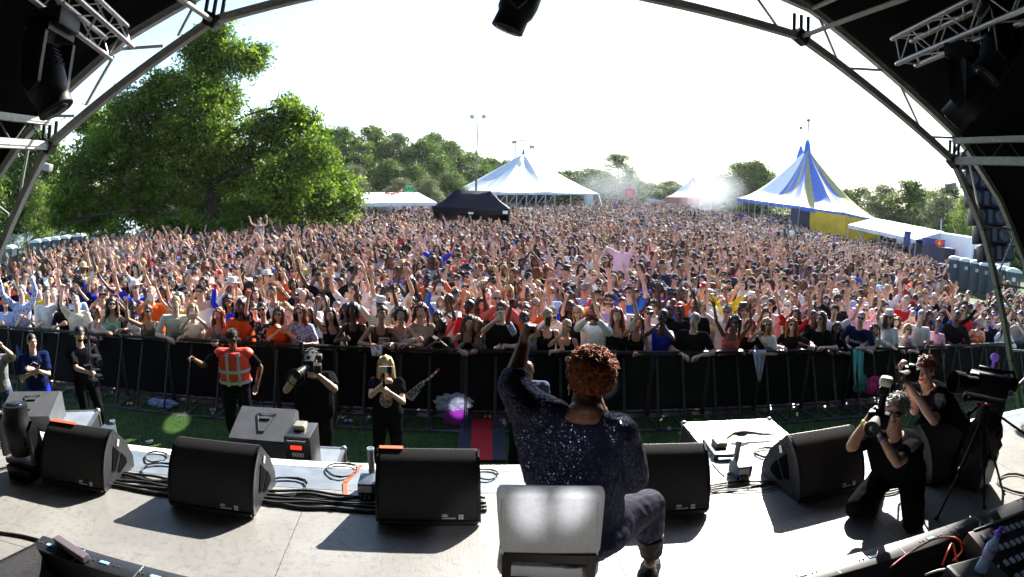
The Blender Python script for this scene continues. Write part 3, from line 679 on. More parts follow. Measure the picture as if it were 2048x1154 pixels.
def lorry():
    a, b_ = dp(1862, 520, 60), dp(1941, 522, 50); a.z = b_.z = tz(a.x, a.y); d = (b_-a).normalized(); L = (b_-a).length; n = Vector((-d.y, d.x, 0)); ang = math.atan2(d.y, d.x)
    c = (a+b_)/2+n*1.25; root = thing('box_lorry', 'long white box lorry parked behind the kiosk at right', 'lorry', (c.x, c.y, a.z), ang)
    zt = dp(1862, 462, 60).z; wb = mat('lorry_white', (.8, .82, .84), .4)
    q = MB(); q.box((c.x, c.y, (zt+a.z+1.0)/2), (L, 2.5, zt-a.z-1.0), (0, 0, ang), bev=.04); q.build('box_body', wb, root)
    e = b_+d*1.6+n*1.25; q = MB(); q.box((e.x, e.y, a.z+(zt-a.z)*.5), (2.4, 2.45, (zt-a.z)*.82), (0, 0, ang), bev=.12); q.build('cab', wb, root)
    q = MB(); q.box((e.x-n.x*1.235, e.y-n.y*1.235, a.z+(zt-a.z)*.66), (2.2, .03, 1.0), (0, 0, ang)); q.build('black_panel', mat('lorry_black', (.01, .01, .012), .3), root)
    for t_ in (.12, .25, .75, 1.15):
        w_ = a+d*L*t_+n*.1; q = MB(); q.tube((w_.x, w_.y, a.z+.5), (w_.x+n.x*.35, w_.y+n.y*.35, a.z+.5), .5, n=16); wh = q.build('wheel', mat('tyre', (.02, .02, .02), .8), root, angle=50)
        q = MB(); q.tube((w_.x-n.x*.01, w_.y-n.y*.01, a.z+.5), (w_.x+n.x*.02, w_.y+n.y*.02, a.z+.5), .25, n=12); q.build('rim', ALU2, wh)
    q = MB(); q.box((c.x, c.y, a.z+.8), (L, 1.2, .35), (0, 0, ang)); q.build('chassis', DARKM, root)
lorry()
# --- portable toilets
def toilet_proto():
    root = thing('portable_toilet', 'x', 'portable toilet'); g = mat('toilet_grey', (.045, .06, .08), .5); rf = mat('toilet_roof', (.6, .68, .75), .45)
    b = MB(); b.box((0, 0, 1.07), (1.1, 1.1, 2.0), bev=.03); b.box((0, 0, .04), (1.16, 1.16, .08)); 
    for k in range(5): b.box((-.561, -.4+.2*k, 1.05), (.02, .05, 1.8)); b.box((.561, -.4+.2*k, 1.05), (.02, .05, 1.8))
    b.build('cabin', g, root, world=False)
    b = MB(); pr = []
    for y in (-.6, .6):
        pr.append([Vector((-.6, y, 2.06))]+[Vector((.6*math.cos(t), y, 2.1+.22*math.sin(t))) for t in np.linspace(math.pi, 0, 9)]+[Vector((.6, y, 2.06))])
    b.loft(pr); b.build('roof', rf, root, world=False, angle=40)
    b = MB(); b.box((0, -.565, 1.05), (.74, .03, 1.85), bev=.01); d = b.build('door', mat('toilet_door', (.06, .08, .105), .5), root, world=False)
    b = MB(); b.box((0, -.585, 1.6), (.26, .01, .26)); b.build('door_sign', mat('patch_white'), d, world=False)
    b = MB(); b.box((.3, -.59, 1.05), (.05, .03, .16)); b.build('handle', DARKM, d, world=False); return root
TP = toilet_proto(); first = True
def toilet(px, py, D, rz, label, group):
    global first
    o = TP if first else copy_thing(TP); first = False
    p = dp(px, py, D); o.location = (p.x, p.y, p.z-2.3); o.rotation_euler = (0, 0, rz); o['label'] = label; o['group'] = group
gl, gr_ = 'portable toilets along the hoarding at left', 'portable toilets behind the crowd at right'
for i, (x, y) in enumerate(((18, 491), (73, 479), (92, 476), (111, 473.5), (130, 471), (157, 467), (190, 462), (212, 459))):
    toilet(x, y, 56+.25*i, R(25), 'grey portable toilet with white roof before the hoarding, %s of the left row' % (ordinal(i)), gl)
for i, (x, y) in enumerate(((1912, 513), (1934, 517), (1955, 521), (1974, 525), (1992, 529), (2010, 533), (2028, 537))):
    toilet(x, y, 49-.9*i, R(-42), 'grey portable toilet behind the crowd, %s of the right row' % (ordinal(i)), gr_)
# --- hoarding fence at left
def hoarding():
    P = [dp(-60, 500, 52), dp(22, 471, 60), dp(117, 455, 64), dp(200, 442, 70), dp(300, 425, 78)]
    root = thing('hoarding_fence', 'pale grey steel hoarding fence behind the left toilets', 'fence', (P[1].x, P[1].y, P[1].z-3)); st = mat('hoarding_steel', (.42, .5, .56), .5, .2, noise=.08, nscale=1)
    b = MB(); c = MB()
    for a, e in zip(P[:-1], P[1:]):
        n = int((e-a).length/2.0)
        for k in range(n):
            p, q = a.lerp(e, k/n), a.lerp(e, (k+1)/n); d = (q-p); ang = math.atan2(d.y, d.x); m_ = (p+q)/2
            b.box((m_.x, m_.y, m_.z-1.6), (d.length-.05, .04, 3.2), (0, 0, ang)); c.box((p.x, p.y-.05, p.z-1.6), (.12, .12, 3.25), (0, 0, ang))
            c.box((m_.x, m_.y-.03, m_.z-.03), (d.length, .08, .08), (0, 0, ang))
    b.build('panels', st, root); c.build('posts', mat('hoarding_post', (.55, .62, .68), .5, .3), root)
hoarding()
# --- pedestrian fence with pale mesh, small blue tubs, far white stalls
q = MB(); a, c = dp(1690, 470, 66), dp(1728, 492, 58)
for k in range(9):
    p = a.lerp(c, k/8); g = tz(p.x, p.y); q.mi(0).tube((p.x, p.y, g), (p.x, p.y, g+1.15), .03)
    if k < 8:
        p2 = a.lerp(c, (k+1)/8); m_ = (p+p2)/2; q.mi(1).box((m_.x, m_.y, tz(m_.x, m_.y)+.6), ((p2-p).length-.08, .03, 1.0), (0, 0, math.atan2((p2-p).y, (p2-p).x)))
def low(p): return (p.x, p.y, tz(p.x, p.y))
single(q, 'queue_fence', [MSTEEL, mat('mesh_blue', (.35, .5, .62), .5, noise=.5, nscale=2)], 'low fence with pale blue patterned panels before the right marquee', 'fence', low(a))
q = MB(); p = dp(1893, 517, 50); zg = tz(p.x, p.y)
q.box((p.x, p.y, zg+.9+.55), (2.0, 1.2, 1.1), (0, 0, -.7), bev=.1); q.mi(1)
for k in range(4): q.box((p.x, p.y, zg+.15+.22*k), (2.2, 1.3, .06), (0, 0, -.7))
single(q, 'water_tank', [mat('tank_blue', (.03, .06, .5), .4), MSTEEL], 'bright blue tank on a grey rack between lorry and toilets', 'tank', (p.x, p.y, zg))
for i, (px, py, D, wd, lb) in enumerate(((1205, 392, 165, 5, 'tiny white stall canopy just right of the white marquee'), (1290, 396, 190, 16, 'far low white marquee strip behind the pink sign'), (1345, 397, 200, 10, 'far white stall left of the pink tent'), (1445, 402, 150, 7, 'white stall canopy in the smoke left of the striped tent'))):
    c = dp(px, py, D); root = thing('market_stall', lb, 'stall', low(c), 0)
    b = MB(); z_ = c.z; P_ = [Vector((c.x+sx*wd/2, c.y+sy*2, z_-.9)) for sx, sy in ((-1, -1), (1, -1), (1, 1), (-1, 1))]; t1, t2 = Vector((c.x-wd*.2, c.y, z_)), Vector((c.x+wd*.2, c.y, z_))
    b.add(P_+[t1, t2], [(0, 1, 5, 4), (1, 2, 5), (2, 3, 4, 5), (3, 0, 4), (0, 3, 2, 1)]); b.build('canopy', CANV, root)
    b = MB()
    for p in P_: b.tube((p.x, p.y, tz(p.x, p.y)), p, .08)
    b.each('leg', ALU, root)
    b = MB(); b.box((c.x, c.y+1, (z_-.9+tz(c.x, c.y))/2), (wd*.95, .1, max(.3, z_-.9-tz(c.x, c.y)))); b.build('back_wall', mat('white_wall'), root)
# small chimney pole on marquee right
q = MB(); a = dp(1883, 470, 62); q.tube(low(a), dp(1883, 437, 62), .07); single(q, 'thin_pole', mat('mast_grey'), 'thin pale pole rising behind the white lorry', 'pole', low(a))
# ================================================================== TREES
def leaf_mat(name, c0, c1, trans=.35):
    m = mat(name, c0, .55, spec=.25); t = m.node_tree; b = t.nodes['Principled BSDF']; L = t.links.new
    a = t.nodes.new('ShaderNodeAttribute'); a.attribute_name = 'tone'
    mx = t.nodes.new('ShaderNodeMix'); mx.data_type = 'RGBA'; mx.inputs[6].default_value = (*c0, 1); mx.inputs[7].default_value = (*c1, 1); L(a.outputs['Fac'], mx.inputs[0])
    L(mx.outputs[2], b.inputs['Base Color'])
    tr = t.nodes.new('ShaderNodeBsdfTranslucent'); hs = t.nodes.new('ShaderNodeHueSaturation'); hs.inputs['Hue'].default_value = .485; hs.inputs['Value'].default_value = 1.7; L(mx.outputs[2], hs.inputs['Color']); L(hs.outputs[0], tr.inputs[0])
    ms = t.nodes.new('ShaderNodeMixShader'); ms.inputs[0].default_value = trans; L(b.outputs[0], ms.inputs[1]); L(tr.outputs[0], ms.inputs[2])
    L(ms.outputs[0], t.nodes['Material Output'].inputs[0]); return m
BARK = mat('bark', (.055, .042, .03), .9, noise=.4, nscale=6, bump=.8, bscale=14)
def leaves_mesh(name, blobs, n, size, m, seed, shell=.55, drop=.12, clump=14):
    """blobs: list of (center, (rx,ry,rz)); leaf clusters sit on sprays through each blob's volume"""
    g = np.random.default_rng(seed); C = np.array([tuple(b[0]) for b in blobs]); Rr = np.array([b[1] for b in blobs])
    wgt = (Rr[:, 0]*Rr[:, 2]); wgt = wgt/wgt.sum(); nc = n//clump
    k = g.choice(len(blobs), nc, p=wgt); d = g.normal(size=(nc, 3)); d /= np.linalg.norm(d, axis=1, keepdims=True)
    rad = shell+(1-shell)*g.random(nc)**.7; rad = np.where(g.random(nc) < .3, g.random(nc)**.5*.9, rad)
    bump = 1+.22*np.sin(d[:, 0]*7+k)*np.cos(d[:, 2]*6+k*2)+.16*np.sin(d[:, 1]*11+k*3)+.1*np.sin(d[:, 2]*15+k)
    cc = C[k]+d*Rr[k]*(rad*bump)[:, None]
    tone_c = np.clip(g.normal(.45, .32, nc), 0, 1)
    P = np.repeat(cc, clump, 0)+g.normal(size=(nc*clump, 3))*np.array([1, 1, .55])*size*2.0
    P[:, 2] -= np.abs(g.normal(size=len(P)))*size*drop*6
    tone = np.clip(np.repeat(tone_c, clump)+g.normal(0, .12, len(P)), 0, 1); N = len(P)
    nrm = g.normal(size=(N, 3))+np.array([0, 0, .7]); nrm /= np.linalg.norm(nrm, axis=1, keepdims=True)
    t = np.cross(nrm, g.normal(size=(N, 3))); t /= np.linalg.norm(t, axis=1, keepdims=True); bt = np.cross(nrm, t)
    s = size*g.uniform(.6, 1.25, N)[:, None]
    V = np.empty((N, 4, 3)); V[:, 0] = P-t*s; V[:, 1] = P+bt*s*.45+nrm*s*.12; V[:, 2] = P+t*s; V[:, 3] = P-bt*s*.45-nrm*s*.1
    me = bpy.data.meshes.new(name); me.vertices.add(4*N); me.loops.add(4*N); me.polygons.add(N)
    me.vertices.foreach_set('co', V.ravel()); me.loops.foreach_set('vertex_index', np.arange(4*N, dtype=np.int32)); me.polygons.foreach_set('loop_start', np.arange(0, 4*N, 4, dtype=np.int32))
    me.update(calc_edges=True); at = me.attributes.new('tone', 'FLOAT', 'FACE'); at.data.foreach_set('value', tone.astype(np.float32)); me.materials.append(m); return me
def limbs(mb, base, top, blobs, r0, seed, droop=.0):
    g = random.Random(seed); base, top = Vector(base), Vector(top); n = 9; pts = []
    for i in range(n+1):
        t = i/n; pts.append(base.lerp(top, t)+Vector((g.uniform(-1, 1), g.uniform(-1, 1), 0))*r0*.8*(t if i else 0))
    mb.path(pts, [r0*(1.35 if i == 0 else 1-.8*i/n) for i in range(n+1)], 10)
    for c, rr in blobs:
        c = Vector(c); t = min(max((c.z-rr[2]*.5-base.z)/(top.z-base.z)*.8, .15), .9); s = base.lerp(top, t); m_ = s.lerp(c, .5)+Vector((0, 0, abs((c-s).length)*.06))
        r = r0*.34*(1.1-t); mb.path([s, s.lerp(m_, .5)+Vector((0, 0, .1)), m_, c], [r, r*.8, r*.6, r*.25], 6)
        for k in range(5):
            e = c+Vector([g.uniform(-.8, .8)*rr[q] for q in range(3)]); mb.path([m_.lerp(c, g.uniform(.3, 1)), m_.lerp(e, .6), e], [r*.4, r*.25, r*.08], 5)
# big tree at left
def big_tree():
    D = 36; c = 1150/D
    spec = [(432, 62, 40), (405, 105, 58), (455, 110, 55), (500, 118, 42), (520, 100, 22), (330, 165, 42), (300, 190, 40), (400, 175, 75), (452, 190, 46), (255, 215, 50), (200, 250, 52), (225, 300, 75), (170, 330, 55), (150, 380, 55), (135, 410, 38),
            (400, 250, 95), (320, 250, 80), (520, 250, 50), (585, 225, 40), (610, 245, 38), (560, 280, 70), (630, 310, 55), (660, 350, 48), (690, 375, 32), (640, 390, 55), (560, 370, 80), (460, 330, 95), (350, 345, 95), (260, 380, 75), (200, 425, 45),
            (300, 425, 45), (390, 425, 40), (480, 425, 45), (570, 425, 40), (640, 425, 30), (600, 330, 60), (575, 208, 28), (635, 265, 25), (705, 395, 28), (690, 440, 26), (170, 440, 30), (230, 455, 26), (340, 462, 24), (520, 462, 24), (600, 455, 26), (118, 440, 26), (655, 455, 22), (285, 300, 50), (430, 455, 26), (385, 445, 34), (465, 448, 34), (330, 455, 28), (420, 425, 45)]
    g = random.Random(3); blobs = []
    for x, y, r in spec:
        dd = D+g.uniform(-3.2, 2.5)*(1 if r > 45 else .6); dd = D-3.5 if y > 440 else dd; p = dp(x, y, dd); k = dd/1150*.86
        blobs.append((p, (r*k, r*k*1.05, r*k*.85)))
    base = dp(425, 455, D); base.z = 0; top = dp(432, 60, D)
    root = thing('broadleaf_tree', 'tall broad leafy green tree at left towering over the crowd', 'tree', tuple(base))
    me = leaves_mesh('crown', blobs, 165000, .125, leaf_mat('leaf_green', (.014, .044, .006), (.14, .245, .016), .5), 11, .5, .14, 16); me.transform(Matrix.Translation(-base)); link('crown', me, root)
    b = MB(); limbs(b, base, top, blobs[::3], .5, 4); b.build('trunk', BARK, root, smooth=True)
big_tree()
def proto_tree(i, h, wd, n, size, m, seed, trunk=.18, lumpy=1.):
    g = random.Random(seed); blobs = []
    for k in range(40):
        t = (k+.5)/40; z = h*(trunk+(1-trunk)*t); prof = max(.12, 1-abs(2*max(t-.35, 0)/1.35)**2.2); a = g.uniform(0, 6.28); rr = wd/2*prof*g.uniform(.25, .78)
        r = wd*.5*g.uniform(.26, .42)*(1.1-.4*t)*lumpy; blobs.append((Vector((math.cos(a)*rr, math.sin(a)*rr, min(z, h-r*.6))), (r, r, r*.75)))
    cr = leaves_mesh('crown', blobs, n, size, m, seed, .6, .1, 14)
    b = MB(); limbs(b, (0, 0, -.3), (0, 0, h*.85), blobs[::3], wd*.028, seed); tr = b.mesh('trunk', True); tr.materials.append(BARK); return cr, tr, h, wd
LG = leaf_mat('leaf_wood', (.014, .042, .006), (.115, .205, .016), .26); LG2 = leaf_mat('leaf_pale', (.075, .10, .04), (.17, .20, .085), .25); LG3 = leaf_mat('leaf_lime', (.07, .13, .02), (.16, .24, .04), .35)
PT = [proto_tree(0, 14, 13, 26000, .24, LG, 21, .06), proto_tree(1, 15, 12, 26000, .24, LG, 22, .05), proto_tree(2, 12, 14, 24000, .25, LG, 23, .05), proto_tree(3, 10, 9, 9000, .22, LG2, 24, .05), proto_tree(4, 11, 9, 10000, .2, LG3, 25, .05), proto_tree(5, 17, 9, 12000, .24, LG, 26, .1)]
def tree(k, px, ptop, pw, D, label, group='trees around the field', kind='broadleaf_tree'):
    cr, tr, h, wd = PT[k]; p = dp(px, ptop, D); g = tz(p.x, p.y); H = p.z-g; root = thing(kind, label, 'tree', (p.x, p.y, g), rnd.uniform(0, 6.28), group)
    sw = 1.34*pw/1150*D/wd; root.scale = (sw, sw, H/h); link('crown', cr, root); link('trunk', tr, root)
T = [(0, 688, 256, 120, 112, 'dark round tree of the wood just right of the big tree'), (1, 742, 252, 110, 118, 'highest dark tree of the wood behind the left marquee'), (0, 795, 268, 90, 122, 'dark tree right of the highest tree of the wood'), (2, 850, 280, 110, 118, 'wide tree in the middle of the wood'),
     (1, 872, 266, 90, 128, 'tall dark tree above the middle of the wood'), (0, 905, 284, 95, 125, 'tree of the wood left of the floodlight mast'), (2, 945, 306, 90, 130, 'low tree of the wood behind the floodlight mast'), (1, 985, 316, 85, 135, 'tree of the wood right of the floodlight mast'), (2, 1015, 322, 70, 138, 'last tree of the wood beside the white marquee peak'),
     (3, 712, 330, 65, 92, 'pale small tree low before the wood beside the big tree'), (1, 775, 318, 80, 98, 'dark tree standing before the wood left of the BAR sign'), (2, 830, 330, 70, 98, 'bushy dark tree standing before the wood above the BAR sign'), (3, 860, 357, 60, 88, 'pale grey green bush right of the BAR sign'), (2, 905, 345, 75, 100, 'low bushy tree left of the white marquee'), (3, 800, 355, 60, 86, 'pale bush left of the BAR sign'),
     (2, 1145, 342, 120, 170, 'low tree behind the right slope of the white marquee'), (0, 1185, 338, 110, 175, 'round tree right of the white marquee'), (5, 1237, 307, 72, 160, 'tall narrow tree alone beyond the middle of the field'), (2, 1262, 352, 60, 165, 'low tree right of the tall narrow one'), (0, 1215, 345, 60, 168, 'low tree left of the tall narrow one'),
     (2, 1300, 366, 90, 200, 'far low tree behind the pink sign'), (0, 1340, 362, 85, 205, 'far low tree left of the pink tent'), (2, 1325, 372, 60, 220, 'farthest low tree between the pink sign and tent'), (2, 1482, 326, 100, 122, 'dark spreading tree left of the striped tent'), (0, 1514, 322, 92, 120, 'dark spreading tree touching the striped tent'), (2, 1440, 350, 50, 130, 'small tree in the smoke left of the dark pair'),
     (0, 1700, 380, 70, 120, 'small tree just right of the striped tent slope'), (2, 1728, 376, 75, 118, 'second small tree right of the striped tent'), (3, 1770, 368, 105, 88, 'pale leafy tree above the right marquee'), (5, 1820, 360, 100, 84, 'tallest tree above the right marquee'), (4, 1865, 380, 65, 80, 'green tree left of the thin pale pole'), (3, 1890, 386, 90, 76, 'pale tree behind the thin pale pole'), (4, 1930, 392, 75, 70, 'lime green tree beside the right arch leg'), (0, 1750, 392, 60, 110, 'low dark tree behind the pale leafy one'), (2, 1900, 372, 70, 105, 'dark tree behind the lorry'),
     (0, 1990, 400, 110, 80, 'dark tree outside the right arch leg'), (2, 2050, 420, 120, 75, 'dark tree at the right frame edge'), (0, 1640, 388, 70, 140, 'dark tree peeping over the striped tent slope'), (2, 1680, 392, 70, 130, 'low green tree behind the striped tent right side'), (1, 1845, 380, 80, 100, 'green tree behind the tallest right tree'), (0, 1955, 385, 80, 90, 'green tree behind the lime tree at right'), (2, 1110, 352, 70, 180, 'far tree just behind the white marquee slope'), (0, 1275, 362, 70, 210, 'far tree right of the tall narrow one'), (1, 1420, 368, 60, 200, 'far tree in the smoke'), (2, 1370, 372, 70, 230, 'farthest tree behind the pink tent'), (0, 655, 262, 80, 115, 'wood tree touching the big tree at right'),
     (1, 75, 255, 150, 66, 'tall dark tree behind the left arch leg'), (0, 10, 330, 130, 70, 'dark tree at the left frame edge'), (4, 75, 362, 75, 60, 'bright lime tree between left arch leg and big tree'), (0, 135, 400, 80, 80, 'dark tree behind the lime tree'), (2, -50, 300, 160, 60, 'dark tree beyond the left arch leg'), (2, 250, 400, 140, 90, 'dark tree behind the big tree, over the hoarding'), (0, 560, 385, 120, 90, 'dark tree low behind the right side of the big tree'), (0, 400, 380, 140, 95, 'dark tree behind the big trunk')]
for t_ in T: tree(*t_)
# far woodland belt closing the horizon
def belt():
    n = 900; g = np.random.default_rng(5); a = g.uniform(R(-85), R(85), n); d = g.uniform(230, 300, n); blobs = []
    for i in range(n):
        x, y = d[i]*math.sin(a[i]), d[i]*math.cos(a[i]); h = g.uniform(4, 9); z0 = tz(x, y); blobs.append((Vector((x, y, z0+h*.5)), (h*.8, h*.8, h*.55)))
    me = leaves_mesh('far_woodland', blobs, 60000, .9, LG, 77, .5, .05, 12); tag(link('far_woodland', me), kind='stuff')
belt()
# ================================================================== PEOPLE
def remesh(mb, vox, smooth=2, name='m', adapt=0):
    me = mb.mesh(name); o = bpy.data.objects.new('tmp', me); COL.objects.link(o)
    md = o.modifiers.new('r', 'REMESH'); md.mode = 'VOXEL'; md.voxel_size = vox
    if smooth: s_ = o.modifiers.new('s', 'SMOOTH'); s_.iterations = smooth; s_.factor = .5
    dg = bpy.context.evaluated_depsgraph_get(); out = bpy.data.meshes.new_from_object(o.evaluated_get(dg), depsgraph=dg)
    bpy.data.objects.remove(o); bpy.data.meshes.remove(me); out.name = name
    out.polygons.foreach_set('use_smooth', [True]*len(out.polygons)); return out
def wrinkle(me, amp, freq, seed=0):
    n = len(me.vertices); co = np.empty(n*3); me.vertices.foreach_get('co', co); co = co.reshape(-1, 3); no = np.empty(n*3); me.vertices.foreach_get('normal', no); no = no.reshape(-1, 3)
    g = np.random.default_rng(seed); d = np.zeros(n)
    for k in range(7):
        v = g.normal(size=3)*freq*(1+k*.35); d += np.sin(co@v+g.uniform(0, 6)+1.5*np.sin(co@(g.normal(size=3)*freq*.5)))/(1+k*.5)
    co += no*(d*amp*.4)[:, None]; me.vertices.foreach_set('co', co.ravel()); me.update()
def append_extra(me, ex, name):
    """returns a new mesh of me with the builder ex appended (its own material indices)"""
    n = len(me.vertices); co = np.empty(n*3); me.vertices.foreach_get('co', co)
    V = co.reshape(-1, 3).tolist()+[tuple(v) for v in ex.v]; F = [tuple(p.vertices) for p in me.polygons]+[tuple(i+n for i in f) for f in ex.f]
    out = bpy.data.meshes.new(name); out.from_pydata(V, [], F); mi = [0]*len(me.polygons)+list(ex.m); out.polygons.foreach_set('material_index', mi)
    out.polygons.foreach_set('use_smooth', [True]*len(F)); out.update(); bpy.data.meshes.remove(me); return out
V3 = Vector
def ik(a, t, l1, l2, hint):
    a, t = V3(a), V3(t); d = t-a; L = min(max(d.length, abs(l1-l2)+.01), l1+l2-.004); d = d.normalized(); t = a+d*L
    c = (l1*l1+L*L-l2*l2)/(2*l1*L); c = max(-1, min(1, c)); h = V3(hint); h = (h-d*h.dot(d))
    if h.length < 1e-4: h = V3((0, 1, 0))-d*d.y
    h.normalize(); return a+d*(l1*c)+h*(l1*math.sqrt(1-c*c)), t
def joints(H=1.75, lean=0., twist=0., pelvis=None, feet=None, hands=None, hints=None, head=(0, -1, .05), headtilt=0., wide=1., side=0., kneehint=None, sh=.19, spine_len=None):
    """skeleton of a person facing -Y, feet at the origin"""
    k = H/1.75; J = {'k': k}; pz = V3(pelvis) if pelvis else V3((0, 0, .93*k)); J['pel'] = pz
    up = V3((math.sin(side), -math.sin(lean)*math.cos(side), math.cos(lean)*math.cos(side))); J['up'] = up
    nb = pz+up*(.51*k) if spine_len is None else pz+up*spine_len; J['neck'] = nb; ax = V3((math.cos(twist), math.sin(twist), 0)); ax = (ax-up*ax.dot(up)).normalized(); J['sax'] = ax
    for s, n in ((1, 'L'), (-1, 'R')):
        J['sh'+n] = nb+ax*(s*sh*k*wide**.5)-up*(.055*k); J['hip'+n] = pz+V3((s*.095*k*wide**.5, 0, -.02*k))
    f = feet or [V3((.12*k, .02, .08*k)), V3((-.12*k, .0, .08*k))]
    for s, n, ft in ((1, 'L', f[0]), (-1, 'R', f[1])):
        kh = (kneehint or {}).get(n, V3((s*.15, -1, .1))); J['kn'+n], J['an'+n] = ik(J['hip'+n], ft, .43*k, .43*k, kh)
    h = hands or {}
    for s, n in ((1, 'L'), (-1, 'R')):
        t = h.get(n, J['sh'+n]+V3((s*.12, -.05, -.54))*k); J['el'+n], J['wr'+n] = ik(J['sh'+n], t, .30*k, .26*k, (hints or {}).get(n, V3((s*.6, .6, -.6))))
        J['hd'+n] = (J['wr'+n]-J['el'+n]).normalized()
    hd = V3(head).normalized(); J['face'] = hd; hu = (up*.35+V3((0, 0, 1))); hu = (hu-hd*hu.dot(hd)).normalized(); X = hu.cross(-hd).normalized()*-1
    X = hd.cross(hu)*-1; X = X.normalized()
    if headtilt: q = Matrix.Rotation(headtilt, 3, hd); hu = q@hu; X = q@X
    J['HM'] = Matrix(((X.x, -hd.x, hu.x, 0), (X.y, -hd.y, hu.y, 0), (X.z, -hd.z, hu.z, 0), (0, 0, 0, 1)))
    c = nb+up*(.09*k)+hu*(.105*k)+hd*(.025*k); J['head'] = c; J['HM'].translation = c; return J
TORSO_M = [(-.16, .10, .085), (-.05, .165, .115), (.08, .17, .118), (.3, .15, .108), (.55, .17, .122), (.78, .185, .12), (.9, .165, .098), (.97, .10, .075), (1.02, .06, .06)]
TORSO_F = [(-.16, .10, .09), (-.05, .172, .12), (.08, .175, .12), (.3, .128, .098), (.55, .145, .108), (.78, .155, .11), (.9, .14, .085), (.97, .085, .068), (1.02, .052, .055)]
def torso_rings(J, prof, infl=0., f0=-1, f1=2, belly=0., wide=1., n=18):
    k = J['k']; rings = []; a, b = J['pel'], J['neck']; hx = (J['hipL']-J['hipR']).normalized()
    for f, hw, hd in prof:
        if f < f0-1e-6 or f > f1+1e-6: continue
        p = a.lerp(b, f); x = hx.lerp(J['sax'], min(max(f, 0), 1)).normalized(); u = (b-a).normalized(); x = (x-u*x.dot(u)).normalized(); y = u.cross(x).normalized()     # y points backwards
        bl = belly*math.exp(-((f-.28)/.25)**2); c = p-y*(bl*.5*k)
        rings.append([c+x*(math.cos(t)*((hw*wide+bl*.5)*k+infl))+y*(math.sin(t)*((hd*wide**.8+bl*.5)*k+infl)) for t in (2*math.pi*i/n for i in range(n))])
    return rings
def cap(mb, a, b, r0, r1, n=10):
    mb.tube(a, b, r0, r1, n); mb.ell(a, r0*1.0, nu=n, nv=6); mb.ell(b, r1*1.0, nu=n, nv=6)
def limb_pts(J, n_, kind, w=1.):
    k = J['k']
    if kind == 'arm':
        S, E, W = J['sh'+n_], J['el'+n_], J['wr'+n_]
        return [(S, .054*k*w), (S.lerp(E, .45), .050*k*w), (E, .038*k*w**.8), (E.lerp(W, .3), .041*k*w**.8), (W, .026*k*w**.5)]
    Hh, K, A = J['hip'+n_], J['kn'+n_], J['an'+n_]
    return [(Hh, .092*k*w), (Hh.lerp(K, .5), .075*k*w), (K, .055*k*w), (K.lerp(A, .3), .057*k*w), (A, .037*k*w**.5)]
def chain(mb, pts, infl=0., upto=1., n=10, endcap=True):
    segs = len(pts)-1; L = [(pts[i+1][0]-pts[i][0]).length for i in range(segs)]; tot = sum(L)*upto; acc = 0
    for i in range(segs):
        a, ra = pts[i]; b, rb = pts[i+1]; last = False
        if acc+L[i] > tot: t = (tot-acc)/L[i]; rb = ra+(rb-ra)*t; b = a.lerp(b, t); last = True
        mb.ell(a, ra+infl, nu=n, nv=6); mb.tube(a, b, ra+infl, rb+infl, n)
        acc += L[i]
        if last or acc >= tot-1e-6:
            if endcap: mb.ell(b, rb+infl, nu=n, nv=6)
            return b
    return b
